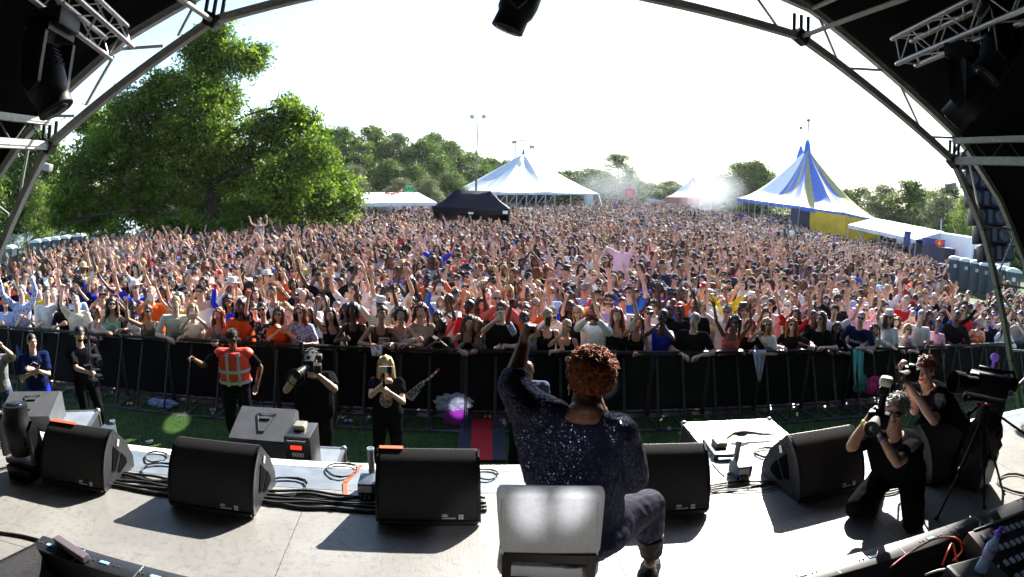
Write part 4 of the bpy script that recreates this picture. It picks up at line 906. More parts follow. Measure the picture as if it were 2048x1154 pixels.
def hand_parts(J, n_, mode='open', fr=.0095, dirn=None, palmn=None, curl=None):
    """palm for the remesh and finger chains; returns (palm MB, fingers MB)"""
    k = J['k']; W = J['wr'+n_]; d = V3(dirn).normalized() if dirn is not None else J['hd'+n_]; s = 1 if n_ == 'L' else -1
    pn = V3(palmn) if palmn is not None else V3((0, -1, 0)); pn = pn-d*pn.dot(d)
    if pn.length < .1: pn = V3((0, 0, 1))-d*d.z
    pn.normalize(); x = d.cross(pn)*s       # towards the thumb side when the palm faces pn
    x.normalize(); M = Matrix((x, pn, d)).transposed(); pa, fi = MB(), MB()
    pc = W+d*.05*k; pa.ell(pc, (.043*k, .018*k, .055*k), M, 10, 8); pa.ell(W+d*.075*k, (.042*k, .016*k, .03*k), M, 10, 6); cap(pa, W-d*.02, W+d*.03*k, .026*k, .026*k, 8)
    cu = {'open': (.15, .15, .1), 'relax': (.5, .5, .3), 'fist': (1.5, 1.6, 1.1), 'grip': (1.0, 1.0, .7)}[mode] if curl is None else curl
    for i in range(4):
        off = (.031-.0205*i)*k; ln = (.042, .047, .044, .034)[i]*k; spread = (.16-.1*i) if mode == 'open' else .03
        b = W+d*(.092-(.006 if i in (0, 3) else 0))*k+x*off; ax = x; dd = (d+x*spread).normalized(); r = fr*k*(1, 1.04, 1, .88)[i]; pts = [b-dd*.02*k, b]; rr = [r, r]
        for q, c_ in enumerate(cu):
            c2 = c_ if not (mode == 'point' and i == 0) else 0; dd = (Matrix.Rotation(c2*(-1 if True else 1), 3, ax)@dd); t1 = pts[-1]+dd*ln*(1, .65, .5)[q]; t2 = None
            # make sure the curl goes towards the palm
            if q == 0 and c2 > .05 and (dd.dot(pn) < 0): dd = (Matrix.Rotation(2*c2, 3, ax)@dd); sgn = 1
            pts.append(pts[-1]+dd*ln*(1, .65, .5)[q]); rr.append(r*(.95, .88, .75)[q])
            if q == 0: ax = ax if dd.dot(pn) >= 0 else ax
        # rebuild with a consistent sense of curl
        pts = pts[:2]; dd = (d+x*spread).normalized(); rr = [r, r]
        for q, c_ in enumerate(cu):
            dd = (dd*math.cos(c_)+pn*math.sin(c_)) if q == 0 else (dd*math.cos(c_)+(pn*dd.dot(d)-d*dd.dot(pn)).normalized()*math.sin(c_))
            dd.normalize(); pts.append(pts[-1]+dd*ln*(1, .65, .5)[q]); rr.append(r*(.95, .88, .7)[q])
        fi.path(pts, rr, 6); fi.ell(pts[-1], rr[-1]*1.0, nu=6, nv=4)
    tb = W+d*.03*k+x*.03*k; td = (d*.6+x*.75+pn*.25).normalized() if mode == 'open' else (d*.75+x*.2+pn*.6).normalized()
    t1 = tb+td*.035*k; td2 = (td+d*.4+(pn*.5-x*.3 if mode != 'open' else V3((0, 0, 0)))).normalized(); t2 = t1+td2*.032*k; t3 = t2+td2*.022*k; fi.path([W+d*.015*k+x*.012*k, tb, t1, t2, t3], [.012*k, .0135*k, .0115*k, .0105*k, .008*k], 6); fi.ell(t3, .008*k, nu=6, nv=4)
    return pa, fi
def head_parts(b, J, s=1.0, fem=False):
    HM = J['HM']; M3 = HM.to_3x3(); P = lambda x, y, z: HM@V3((x*s, y*s, z*s))
    b.ell(P(0, .018, .035), (.077*s, .093*s, .088*s), M3, 16, 12); b.ell(P(0, -.02, -.02), (.063*s, .074*s, .085*s), M3, 14, 10); b.ell(P(0, -.048, -.082), (.036*s if not fem else .030*s, .030*s, .026*s), M3, 10, 8)
    b.ell(P(0, -.085, .03), (.052*s, .012*s, .02*s), M3, 10, 6)      # brow
    for q in (-1, 1): b.ell(P(q*.036, -.068, -.024), (.02*s, .018*s, .022*s), M3, 8, 6); b.ell(P(q*.079, .012, -.005), (.010*s, .018*s, .031*s), M3, 8, 6)
    b.tube(P(0, -.088, .02), P(0, -.112, -.024), .008*s, .0135*s, 8); b.ell(P(0, -.108, -.026), (.016*s, .013*s, .011*s), M3, 8, 6)
    b.ell(P(0, -.088, -.056), (.024*s, .012*s, .012*s), M3, 8, 6)
    cap(b, J['neck']-J['up']*.05*J['k'], J['head']+M3@V3((0, .02, -.04))*s, (.062 if not fem else .05)*J['k'], (.055 if not fem else .045)*J['k'], 12)
def face_extra(ex, J, s=1.0, mouth='open', eyes=True):
    """eyes, brows and mouth appended to the body mesh: slots 1 mouth, 2 eye white, 3 dark, 4 teeth"""
    HM = J['HM']; M3 = HM.to_3x3(); P = lambda x, y, z: HM@V3((x*s, y*s, z*s))
    if eyes:
        for q in (-1, 1):
            ex.mi(2).ell(P(q*.031, -.077, .004), (.0135*s, .0125*s, .0085*s), M3, 8, 6); ex.mi(3).ell(P(q*.031, -.0865, .004), (.0058*s, .005*s, .0062*s), M3, 8, 6)
            ex.mi(3).path([P(q*.015, -.093, .022), P(q*.03, -.095, .027), P(q*.048, -.083, .020)], .0035*s, 5)
    if mouth == 'open':
        ex.mi(1).ell(P(0, -.090, -.062), (.021*s, .012*s, .017*s), M3, 10, 6); ex.mi(3).ell(P(0, -.0945, -.0625), (.015*s, .009*s, .0115*s), M3, 10, 6); ex.mi(4).box(P(0, -.101, -.0555), (.02*s, .003*s, .0045*s), M3)
    elif mouth == 'smile':
        ex.mi(1).path([P(-.026, -.086, -.05), P(-.013, -.098, -.058), P(0, -.1005, -.061), P(.013, -.098, -.058), P(.026, -.086, -.05)], .0045*s, 5); ex.mi(4).path([P(-.018, -.0935, -.0525), P(0, -.1025, -.0575), P(.018, -.0935, -.0525)], .0038*s, 5)
    else: ex.mi(1).ell(P(0, -.0965, -.057), (.021*s, .006*s, .0065*s), M3, 10, 6)
    ex.mi(0)
def feet_parts(b, J, infl=0., n_='LR'):
    for n in n_:
        A = J['an'+n]; f = J.get('toe'+n); d = V3(f).normalized() if f is not None else V3(((.25 if n == 'L' else -.25), -1, 0)).normalized(); k = J['k']; up = V3((0, 0, 1)); up = (up-d*up.dot(d)).normalized(); x = d.cross(up); M = Matrix((x, d, up)).transposed()
        b.ell(A-up*.035*k-d*.02*k, (.036*k+infl, .05*k+infl, .04*k+infl), M, 10, 6); b.ell(A-up*.045*k+d*.09*k, (.043*k+infl, .10*k+infl, .032*k+infl), M, 12, 6); b.ell(A-up*.02*k+d*.03*k, (.034*k+infl, .06*k+infl, .04*k+infl), M, 10, 6)
def make_body(J, fem=False, wide=1., belly=0., vox=.014, modes=('relax', 'relax'), mouth='smile', eyes=True, palms=(None, None), hdir=(None, None), fingers_in=False, hs=1.0, smooth=2, legs=True, armw=1.0):
    b = MB(); k = J['k']; prof = TORSO_F if fem else TORSO_M; b.loft(torso_rings(J, prof, -.004, wide=wide, belly=belly))
    aw = (.84 if fem else 1.)*wide**.7*armw
    for n in 'LR':
        chain(b, limb_pts(J, n, 'arm', aw)); cap(b, J['neck']-J['up']*.05*k, J['sh'+n]+J['up']*.004, .052*k*aw, .05*k*aw)
        if legs: chain(b, limb_pts(J, n, 'leg', (.97 if fem else 1.)*wide**.7))
    if legs: feet_parts(b, J)
    head_parts(b, J, hs*k**.3, fem); ex = MB()
    for i, n in enumerate('LR'):
        pa, fi = hand_parts(J, n, modes[i], palmn=palms[i], dirn=hdir[i]); b.merge(pa)
        (b if fingers_in else ex).merge(fi)
    face_extra(ex, J, hs*k**.3, mouth, eyes); me = remesh(b, vox, smooth, 'body'); return append_extra(me, ex, 'body')
def make_top(J, fem=False, wide=1., belly=0., sleeve=.42, vox=.014, infl=.016, low=-.1, neckf=.99, smooth=2, bust=True, wr=0., flare=0., armw=1.0, seed=0):
    b = MB(); prof = TORSO_F if fem else TORSO_M; k = J['k']
    rings = torso_rings(J, prof, infl, f0=low, f1=neckf-.001, wide=wide, belly=belly)
    b.loft(rings); aw = (.84 if fem else 1.)*wide**.7*armw
    if fem and bust:
        f = J['up'].cross(J['sax']); 
        for s in (-1, 1): b.ell(J['pel'].lerp(J['neck'], .62)+J['sax']*s*.075*k-f*(.085*k*wide), (.065*k*wide, .055*k*wide, .06*k*wide), Matrix((J['sax'], f, J['up'])).transposed(), 10, 8)
    for n in 'LR':
        if sleeve > 0:
            chain(b, limb_pts(J, n, 'arm', aw), infl*1.0, upto=sleeve, endcap=sleeve > .8)
            cap(b, J['neck']-J['up']*.055*k, J['sh'+n]+J['up']*.004, .054*k*aw+infl*.6, .05*k*aw+infl)
        else:
            s_ = J['sax']*(1 if n == 'L' else -1); f = J['up'].cross(J['sax'])
            for sg in (-1, 1): b.tube(J['pel'].lerp(J['neck'], .78)+s_*.09*k+f*sg*.10*k, J['neck']-J['up']*.0*k+s_*.09*k+f*sg*.02*k, .028*k, .02*k, 8)
    me = remesh(b, vox, smooth, 'top')
    if wr: wrinkle(me, wr, 22, seed)
    return me
def make_legs(J, fem=False, wide=1., upto=.96, vox=.016, infl=.014, top=.1, smooth=2, wr=0., flare=0., belly=0.):
    b = MB(); prof = TORSO_F if fem else TORSO_M; b.loft(torso_rings(J, prof, infl-.004, f1=top, wide=wide, belly=belly))
    for n in 'LR':
        P = limb_pts(J, n, 'leg', (.97 if fem else 1.)*wide**.7)
        if flare: P = [(p, r+flare*i/4) for i, (p, r) in enumerate(P)]
        chain(b, P, infl, upto=upto, endcap=False); b.ell(J['hip'+n], .1*J['k']*wide**.7)
    me = remesh(b, vox, smooth, 'trousers')
    if wr: wrinkle(me, wr, 18, 5)
    return me
def make_shoes(J, n_='LR', infl=.012, vox=.012):
    b = MB(); feet_parts(b, J, infl, n_); return remesh(b, vox, 1, 'shoes')
# ---- hair and headwear, in head space (face towards -Y)
def hair_mesh(kind, seed=0, dense=1):
    g = np.random.default_rng(seed); b = MB()
    def shell(sc=1.08, zf=.062, zb=-.075, disp=.004, fr=60, c=(0, .018, .035), r=(.077, .093, .088), nu=30, nv=22, bulge=(1, 1, 1)):
        q = MB(); q.ell((0, 0, 0), 1, nu=nu, nv=nv); out = []
        for v in q.v:
            x, y, z = v; X = np.array([x*r[0]*sc*bulge[0], y*r[1]*sc*bulge[1], z*r[2]*sc*bulge[2]]); d = disp*(math.sin(X[0]*fr*1.3+seed)+math.sin(X[1]*fr+X[2]*fr*.7)+math.sin(X[2]*fr*1.7+X[0]*fr))*.6+g.normal()*disp*.35
            X = X*(1+d/.09)+np.array(c); zm = zf-(X[1]+.09)/.18*(zf-zb)
            if abs(X[0]) > .05 and X[1] < .02: zm += -.03*(abs(X[0])-.05)/.03
            if X[2] < zm: X = (X-np.array(c))*(.86 if sc < 1.3 else .6/sc)+np.array(c); X[2] = min(X[2], zm+.002)
            out.append(tuple(X))
        b.add(out, q.f)
    if kind == 'short': shell(1.09)
    elif kind == 'buzz': shell(1.03, disp=.001)
    elif kind in ('quiff', 'tousled'):
        shell(1.06, zf=.06, disp=.004, fr=90)
        for i in range(700 if kind == 'tousled' else 420):
            th = g.uniform(0, 6.28); zz = g.uniform(-.35, 1); rr = math.sqrt(1-zz*zz); nx, ny = math.cos(th)*rr, math.sin(th)*rr
            px_, py_, pz_ = nx*.081, .018+ny*.097, .035+zz*.092
            if pz_ < .058-(py_+.09)/.18*.125: continue
            L = g.uniform(.012, .026)*(1.5 if kind == 'quiff' and ny < -.3 else 1); dx, dy, dz = nx*.5+g.normal()*.45, ny*.35+.35+g.normal()*.4, zz*.55+g.normal()*.25
            b.path([(px_, py_, pz_), (px_+dx*L*.5+nx*.006, py_+dy*L*.5, pz_+dz*L*.5+.005), (px_+dx*L, py_+dy*L, pz_+dz*L)], [.0042, .0034, .001], 3)
    elif kind == 'wavy':
        shell(1.13, zf=.062, zb=-.09, disp=.007, fr=80)
        for i in range(30):
            a = math.pi*(-.14+1.28*i/29); x, y = math.cos(a)*.088, math.sin(a)*.098+.012; L = .20+g.uniform(-.05, .07); ph = g.uniform(0, 6)
            b.path([(x*(1+.3*t)+.014*math.sin(ph+t*9), y*(1+.05*t)+.012*math.cos(ph+t*8)+.02*t, .08-t*(.1+L)) for t in np.linspace(0, 1, 9)], [.014, .018, .02, .02, .02, .019, .017, .012, .004], 5)
    elif kind == 'bob':
        shell(1.14, zf=.058, zb=-.10, disp=.005)
        for i in range(26):
            a = math.pi*(-.16+1.32*i/25); x, y = math.cos(a)*.086, math.sin(a)*.096+.012; b.path([(x*.9, y*.9, .09), (x*1.12, y*1.1, .0), (x*1.16, y*1.1, -.07), (x*1.02, y*1.0, -.115+g.normal()*.006)], [.016, .021, .02, .008], 5)
    elif kind == 'long':
        shell(1.11, zf=.064, zb=-.09, disp=.005)
        for i in range(34):
            a = math.pi*(-.12+1.24*i/33); x, y = math.cos(a)*.084, math.sin(a)*.095+.012; L = .22+g.uniform(-.02, .06)
            b.path([(x*.75, y*.75, .10), (x*1.06, y*1.06, .03), (x*1.12+g.normal()*.006, y*1.08+.01, -.07), (x*1.2+g.normal()*.012, y*.9+.03, -.07-L*.5), (x*1.15+g.normal()*.018, y*.75+.03, -.07-L)], [.016, .02, .021, .018, .005], 5)
    elif kind == 'afro': shell(1.0, zf=.045, zb=-.11, disp=.012, fr=120, r=(.125, .125, .12), c=(0, .035, .05), nu=44, nv=32)
    elif kind == 'curly':
        shell(1.15, zf=.06, disp=.009, fr=130)
        for i in range(46):
            a = math.pi*(-.15+1.3*g.random()); x, y = math.cos(a)*.095, math.sin(a)*.1+.015; L = g.uniform(.08, .2); pts = []
            for q in range(9): t = q/8; pts.append((x*(1+.35*t)+.013*math.sin(q*2.4+i), y*(1+.1*t)+.013*math.cos(q*2.4+i), .07-t*(.1+L)))
            b.path(pts, [.011]*8+[.004], 5)
    elif kind == 'bun': shell(1.08); b.ell((0, .085, .12), (.045, .045, .04), nu=14, nv=10)
    elif kind == 'ponytail': shell(1.07); b.path([(0, .1, .07), (0, .15, .06), (0, .165, -.03), (.01, .15, -.16), (.01, .14, -.24)], [.02, .03, .035, .028, .006], 8)
    elif kind == 'braids':
        shell(1.09, disp=.007, fr=140)
        for i in range(24):
            a = math.pi*(-.05+1.1*i/23); x, y = math.cos(a)*.088, math.sin(a)*.1+.015; L = .27+g.uniform(-.04, .04); pts = [(x*(1+.15*t), y*(1-.1*t)+.01, .05-t*(L+.05)) for t in np.linspace(0, 1, 8)]; b.path(pts, [.010, .012, .010, .012, .010, .012, .010, .006], 5)
    elif kind == 'cap':
        shell(1.14, zf=.055, zb=-.0, disp=0); b.prism([(-.07, -.075, .058), (-.05, -.13, .046), (0, -.155, .04), (.05, -.13, .046), (.07, -.075, .058)], (0, .004, .012))
    elif kind == 'hat':
        b.lathe((0, .015, .055), [(.155, 0), (.155, .008), (.09, .014), (.088, .03), (.084, .09), (.06, .105), (.01, .1)], 24)
    elif kind == 'headband': shell(1.09); b.mi(1).lathe((0, .012, .05), [(.082, 0), (.086, .01), (.084, .03), (.078, .035)], 20)
    elif kind == 'beard':
        q = MB(); b.ell((0, -.035, -.065), (.058, .058, .048), nu=16, nv=10)
    me = b.mesh('hair', True); return me
def glasses_mesh(kind='dark'):
    b = MB()
    for q in (-1, 1):
        b.mi(0).ell((q*.033, -.094, .004), (.029, .008, .021), (0, 0, q*.28), 12, 8); b.mi(1).tube((q*.062, -.085, .01), (q*.08, .01, .008), .003, n=5)
    b.mi(1).tube((-.008, -.104, .01), (.008, -.104, .01), .003, n=5); return b.mesh('sunglasses', True)
# ---- materials
SKIN = mat('skin', rough=.45, objcol=True, noise=.10, nscale=9, bump=.06, bscale=90, spec=.45)
SKIN.node_tree.nodes['Principled BSDF'].inputs['Subsurface Weight'].default_value = .0
MOUTH = mat('mouth', (.16, .03, .03), .4); EYEW = mat('eye_white', (.7, .68, .65), .3); DKB = mat('eye_dark', (.012, .008, .006), .4); TEETH = mat('teeth', (.75, .72, .65), .3)
FACE = [SKIN, MOUTH, EYEW, DKB, TEETH]
CLOTH = mat('cloth', rough=.9, objcol=True, noise=.15, nscale=7, bump=.35, bscale=22, spec=0)
DENIM = mat('denim', (.035, .07, .17), .8, noise=.3, nscale=10, bump=.2, bscale=80)
HAIRM = mat('hair', rough=.5, objcol=True, noise=.4, nscale=40, bump=.5, bscale=120)
SHADES = mat('sunglass_lens', (.005, .005, .006), .06, spec=.9, coat=1); FRAMEM = mat('sunglass_frame', (.01, .01, .01), .3)
def pattern_mat(name, kind, c0, c1, scale=8.):
    m = mat(name, c0, .85); t = m.node_tree; L = t.links.new; b = t.nodes['Principled BSDF']; tc = t.nodes.new('ShaderNodeTexCoord')
    if kind == 'stripe': n = t.nodes.new('ShaderNodeTexWave'); n.wave_type = 'BANDS'; n.bands_direction = 'Z'; n.inputs['Scale'].default_value = scale; n.inputs['Distortion'].default_value = .3; out = n.outputs[1] if len(n.outputs) > 1 else n.outputs[0]
    else: n = t.nodes.new('ShaderNodeTexVoronoi'); n.inputs['Scale'].default_value = scale; out = n.outputs[0]
    L(tc.outputs['Object'], n.inputs['Vector']); r = t.nodes.new('ShaderNodeValToRGB'); r.color_ramp.interpolation = 'CONSTANT'; r.color_ramp.elements[1].position = .5 if kind == 'stripe' else .42
    r.color_ramp.elements[0].color = (*c1, 1); r.color_ramp.elements[1].color = (*c0, 1); L(out, r.inputs[0])
    if kind == 'floral':
        mx = t.nodes.new('ShaderNodeMix'); mx.data_type = 'RGBA'; L(r.outputs[0], mx.inputs[6]); mx.blend_type = 'MIX'; h = t.nodes.new('ShaderNodeHueSaturation'); L(n.outputs[1], h.inputs['Color']); h.inputs['Saturation'].default_value = 1.4; h.inputs['Value'].default_value = .8
        L(h.outputs[0], mx.inputs[7]); mx.inputs[0].default_value = .55; L(mx.outputs[2], b.inputs['Base Color'])
    else: L(r.outputs[0], b.inputs['Base Color'])
    return m
PATT = {'striped': pattern_mat('striped_cloth', 'stripe', (.7, .7, .62), (.45, .55, .35), 9), 'floral': pattern_mat('floral_cloth', 'floral', (.6, .55, .6), (.5, .05, .2), 26), 'dotted black': pattern_mat('dotted_cloth', 'dots', (.012, .012, .02), (.5, .5, .5), 22), 'blue print': pattern_mat('blue_print_cloth', 'dots', (.45, .5, .7), (.06, .09, .35), 30)}
SKT = {'pale': (.70, .45, .36), 'tan': (.56, .33, .23), 'olive': (.42, .235, .15), 'brown': (.20, .095, .055), 'dark': (.080, .037, .022)}
HC = {'black': (.010, .008, .007), 'brown': (.045, .022, .011), 'blond': (.38, .25, .10), 'auburn': (.18, .05, .018), 'grey': (.3, .29, .28), 'red': (.25, .02, .03), 'ginger': (.30, .085, .018), 'white': (.75, .74, .7), 'navy': (.01, .015, .05), 'straw': (.5, .38, .2), 'redcap': (.45, .02, .02)}
CC = {'white': (.78, .78, .79), 'black': (.012, .012, .014), 'navy': (.012, .02, .07), 'grey': (.22, .23, .25), 'blue': (.04, .11, .48), 'pale blue': (.38, .50, .75), 'red': (.55, .03, .03), 'orange': (.75, .12, .02), 'pink': (.78, .40, .52), 'slate': (.10, .12, .19), 'rose': (.80, .56, .68), 'coral': (.75, .16, .14), 'green': (.05, .25, .08), 'olive': (.12, .11, .05), 'yellow': (.7, .52, .04), 'lilac': (.50, .38, .66), 'beige': (.50, .40, .32), 'maroon': (.16, .01, .03), 'mint': (.35, .7, .5), 'cream': (.72, .68, .56), 'royal blue': (.02, .04, .65), 'brown': (.09, .04, .025)}
# ================================================================== THE CROWD
def pose(kind, H=1.75, fem=False, var=0):
    k = H/1.75; g = random.Random(hash((kind, var)) % 1000 if False else (sum(map(ord, kind))*7+var)); j = lambda a: g.uniform(-a, a)*1.7; wide = .92 if fem else 1.
    S = lambda n: V3(((1 if n == 'L' else -1)*.19*k, 0, 1.385*k)); hands = {}; hints = {}; lean = .05; head = (j(.25), -1, .12); pal = [V3((0, -1, 0)), V3((0, -1, 0))]; modes = ['open', 'open']
    if kind == 'both arms raised': hands = {'L': S('L')+V3((.13+j(.06), -.12, .50))*k, 'R': S('R')+V3((-.13+j(.06), -.12, .50))*k}; hints = {'L': V3((1, -.4, 0)), 'R': V3((-1, -.4, 0))}
    elif kind == 'arms raised in a V': hands = {'L': S('L')+V3((.32, -.12, .42))*k, 'R': S('R')+V3((-.32, -.1, .42))*k}; hints = {'L': V3((1, -.5, -.4)), 'R': V3((-1, -.5, -.4))}
    elif kind == 'right fist raised': hands = {'R': S('R')+V3((-.05, -.15, .50))*k}; hints = {'R': V3((-1, -.5, 0))}; modes = ['relax', 'fist']
    elif kind == 'left hand raised': hands = {'L': S('L')+V3((.08, -.14, .50))*k, 'R': S('R')+V3((.1, -.32, -.2))*k}; hints = {'L': V3((1, -.5, 0)), 'R': V3((-.5, .3, -1))}; modes = ['open', 'relax']
    elif kind == 'right hand waving': hands = {'R': S('R')+V3((-.2, -.2, .40))*k}; hints = {'R': V3((-1, -.2, -.3))}; modes = ['relax', 'open']
    elif kind == 'filming with both hands': hands = {'L': S('L')+V3((-.11, -.40, .19))*k, 'R': S('R')+V3((.11, -.40, .19))*k}; hints = {'L': V3((1, 0, -1)), 'R': V3((-1, 0, -1))}; modes = ['grip', 'grip']; pal = [V3((-1, .3, 0)), V3((1, .3, 0))]
    elif kind == 'filming overhead': hands = {'L': S('L')+V3((-.12, -.27, .45))*k, 'R': S('R')+V3((.12, -.27, .45))*k}; hints = {'L': V3((1, -.3, -.2)), 'R': V3((-1, -.3, -.2))}; modes = ['grip', 'grip']; pal = [V3((-1, .3, 0)), V3((1, .3, 0))]
    elif kind == 'filming with one hand': hands = {'R': S('R')+V3((.05, -.42, .16))*k, 'L': S('L')+V3((-.12, -.33, -.22))*k}; hints = {'R': V3((-1, 0, -1)), 'L': V3((1, .2, -1))}; modes = ['relax', 'grip']; pal = [V3((0, -1, 0)), V3((1, .2, 0))]
    elif kind == 'leaning on the barrier': lean = .26; hands = {'L': V3((.14, -.36, 1.13)), 'R': V3((-.14, -.38, 1.13))}; hints = {'L': V3((1, .2, -.6)), 'R': V3((-1, .2, -.6))}; modes = ['relax', 'relax']; pal = [V3((0, 0, -1))]*2
    elif kind == 'clapping': hands = {'L': S('L')+V3((-.15, -.36, .05))*k, 'R': S('R')+V3((.15, -.36, .05))*k}; hints = {'L': V3((1, .2, -1)), 'R': V3((-1, .2, -1))}; pal = [V3((-1, 0, 0)), V3((1, 0, 0))]
    elif kind == 'hands cupped at mouth': hands = {'L': S('L')+V3((-.12, -.20, .12))*k, 'R': S('R')+V3((.12, -.20, .12))*k}; hints = {'L': V3((1, -.2, -1)), 'R': V3((-1, -.2, -1))}; pal = [V3((-1, 0, 0)), V3((1, 0, 0))]
    elif kind == 'one arm reaching out': lean = .22; hands = {'L': S('L')+V3((.20, -.50, -.02))*k, 'R': V3((-.16, -.50, 1.19))}; hints = {'L': V3((1, .2, -.3)), 'R': V3((-1, .2, -.6))}; modes = ['open', 'relax']; pal = [V3((0, 0, -1))]*2
    elif kind == 'holding a drink': hands = {'R': S('R')+V3((.05, -.36, -.12))*k}; hints = {'R': V3((-1, .2, -1))}; modes = ['relax', 'grip']; pal = [V3((0, -1, 0)), V3((1, 0, 0))]
    else: head = (j(.5), -1, 0); modes = ['relax', 'relax']; pal = [V3((-1, 0, 0)), V3((1, 0, 0))]
    J = joints(H, lean, j(.12), hands=hands, hints=hints, head=head, headtilt=j(.12), wide=wide, sh=.165 if fem else .19, side=j(.04)); return J, modes, pal
_var = {}
def variant(kind, fem, var=0):
    key = (kind, fem, var)
    if key in _var: return _var[key]
    H = (1.64 if fem else 1.76)+(.04 if var else 0); J, modes, pal = pose(kind, H, fem, var); wd = (.95, 1.12)[var]; bl = (0, .05)[var]
    mouth = ('open', 'smile')[(len(kind)+var+int(fem)) % 2]
    body = make_body(J, fem, wd, bl, .016, modes, mouth, True, pal)
    for m in FACE: body.materials.append(m)
    V = {'J': J, 'fem': fem, 'wd': wd, 'bl': bl, 'body': body, 'tops': {}, 'legs': make_legs(J, fem, wd, .96, .024, belly=bl), 'shoes': None}
    V['legs'].materials.append(CLOTH); _var[key] = V; return V
def vtop(V, kind):
    if kind not in V['tops']:
        sl = {'tee': .44, 'tank': 0, 'long': .93, 'crop': .12}[kind]; me = make_top(V['J'], V['fem'], V['wd'], V['bl'], sl, .018, .015, -.1 if kind != 'crop' else .3, .99 if kind != 'tank' else .82, wr=.0035, seed=len(V['tops'])); me.materials.append(CLOTH); V['tops'][kind] = me
    return V['tops'][kind]
HAIRS = {}
def hair(kind):
    if kind not in HAIRS:
        me = hair_mesh(kind, len(HAIRS)+1); me.materials.append(HAIRM); me.materials.append(mat('headband_cloth', (.6, .12, .03), .8)); HAIRS[kind] = me
    return HAIRS[kind]
GLS = glasses_mesh(); GLS.materials.append(SHADES); GLS.materials.append(FRAMEM)
def col(o, c): o.color = (*c, 1); return o
HN = {'short': '', 'buzz': '', 'quiff': '', 'long': 'long', 'afro': 'round bushy', 'curly': 'curly', 'bun': 'tied up', 'ponytail': 'ponytail', 'braids': 'braided'}
def crowd_person(x, y, rz, kind, fem, var, topk, topc, skin, hk, hcol, shades, legc='black', scale=1., zoff=None):
    V = variant(kind, fem, var); z = tz(x, y) if zoff is None else zoff; root = thing('person', 'x', 'person', (x, y, z), rz); root.scale = (scale, scale, scale)
    col(link('body', V['body'], root), SKT[skin]); t = link('top', vtop(V, topk), root)
    if topc in PATT: t.material_slots[0].link = 'OBJECT'; t.material_slots[0].material = PATT[topc]
    else: col(t, CC[topc])
    col(link('trousers', V['legs'], root), {'black': (.015, .015, .018), 'denim': (.05, .09, .2), 'tan': (.3, .24, .16)}[legc])
    HMx = V['J']['HM']@Matrix.Scale((.96 if fem else 1.)*V['J']['k']**.3, 4)
    if hk != 'bald': h = link('cap' if hk == 'cap' else 'hat' if hk == 'hat' else 'hair', hair(hk), root); h.matrix_local = HMx; col(h, HC[hcol])
    if hk in ('cap', 'hat') and fem: h = link('hair', hair('long'), root); h.matrix_local = HMx; col(h, HC['brown'])
    if shades: h = link('sunglasses', GLS, root); h.matrix_local = HMx
    return root, V
ROWN = ['front row', 'second row', 'third row', 'fourth row', 'fifth row', 'sixth row', 'seventh row', 'eighth row', 'ninth row', 'tenth row']
ZONES = [(-200, 130, 'behind clapping man'), (130, 240, 'behind camera stabiliser'), (240, 400, 'above green light'), (400, 540, 'behind red vest'), (540, 690, 'behind shoulder camera'), (690, 830, 'behind blonde woman'), (830, 985, 'left of fist'),
         (985, 1100, 'above bald man'), (1100, 1250, 'above ginger hair'), (1250, 1420, 'above oval light'), (1420, 1560, 'above white case'), (1560, 1700, 'before turquoise cloth'), (1700, 1800, 'above turquoise cloth'), (1800, 1930, 'behind crouching photographer'), (1930, 2300, 'beside arch leg')]
def PXY(P):
    v = V3(P)-V3((0, 0, EYE)); v.normalize(); th = math.acos(max(-1, min(1, v.dot(CF)))); x, y = v.dot(CR), v.dot(CU); s = math.hypot(x, y)+1e-9; return 1024+x/s*th*FPX, 577-y/s*th*FPX
PEOPLE = []   # (root, desc, row, pixel x)
def phone_mesh(c, wd=.075, h=.15):
    b = MB(); b.box((0, 0, 0), (wd, .009, h), bev=.004); b.mi(1).box((0, .0052, 0), (wd*.9, .001, h*.92)); b.mi(2).ell((-wd*.28, -.005, h*.38), (.007, .002, .007), nu=8, nv=4); return b
PHM = {}
def phone(rootp, V, kind, colr, desc, group='phones held up by the crowd'):
    key = (colr,)
    if key not in PHM:
        c = {'white': (.75, .75, .76), 'black': (.012, .012, .014), 'red': (.6, .03, .03), 'gold': (.55, .42, .28)}[colr]; me = phone_mesh(c).mesh('phone'); me.materials.append(mat('phone_'+colr, c, .25)); me.materials.append(mat('phone_screen', (.03, .04, .06), .1)); me.materials.append(mat('phone_lens', (.005, .005, .005), .1)); PHM[key] = me
    J = V['J']; M = Matrix.LocRotScale(rootp.location, rootp.rotation_euler, rootp.scale)
    if kind in ('filming with both hands', 'filming overhead'): p = (J['wrL']+J['wrR'])/2+(J['hdL']+J['hdR'])*.5*.07+V3((0, -.015, .01)); rot = Euler((0, math.pi/2, 0))
    else: p = J['wrR']+J['hdR']*.10+V3((.03, -.01, .03)); rot = Euler((.1, 0, .1))
    o = link('phone', PHM[key]); o.matrix_world = M@Matrix.Translation(p)@rot.to_matrix().to_4x4(); o.location = o.matrix_world.to_translation(); return tag(o, desc, 'phone', group)
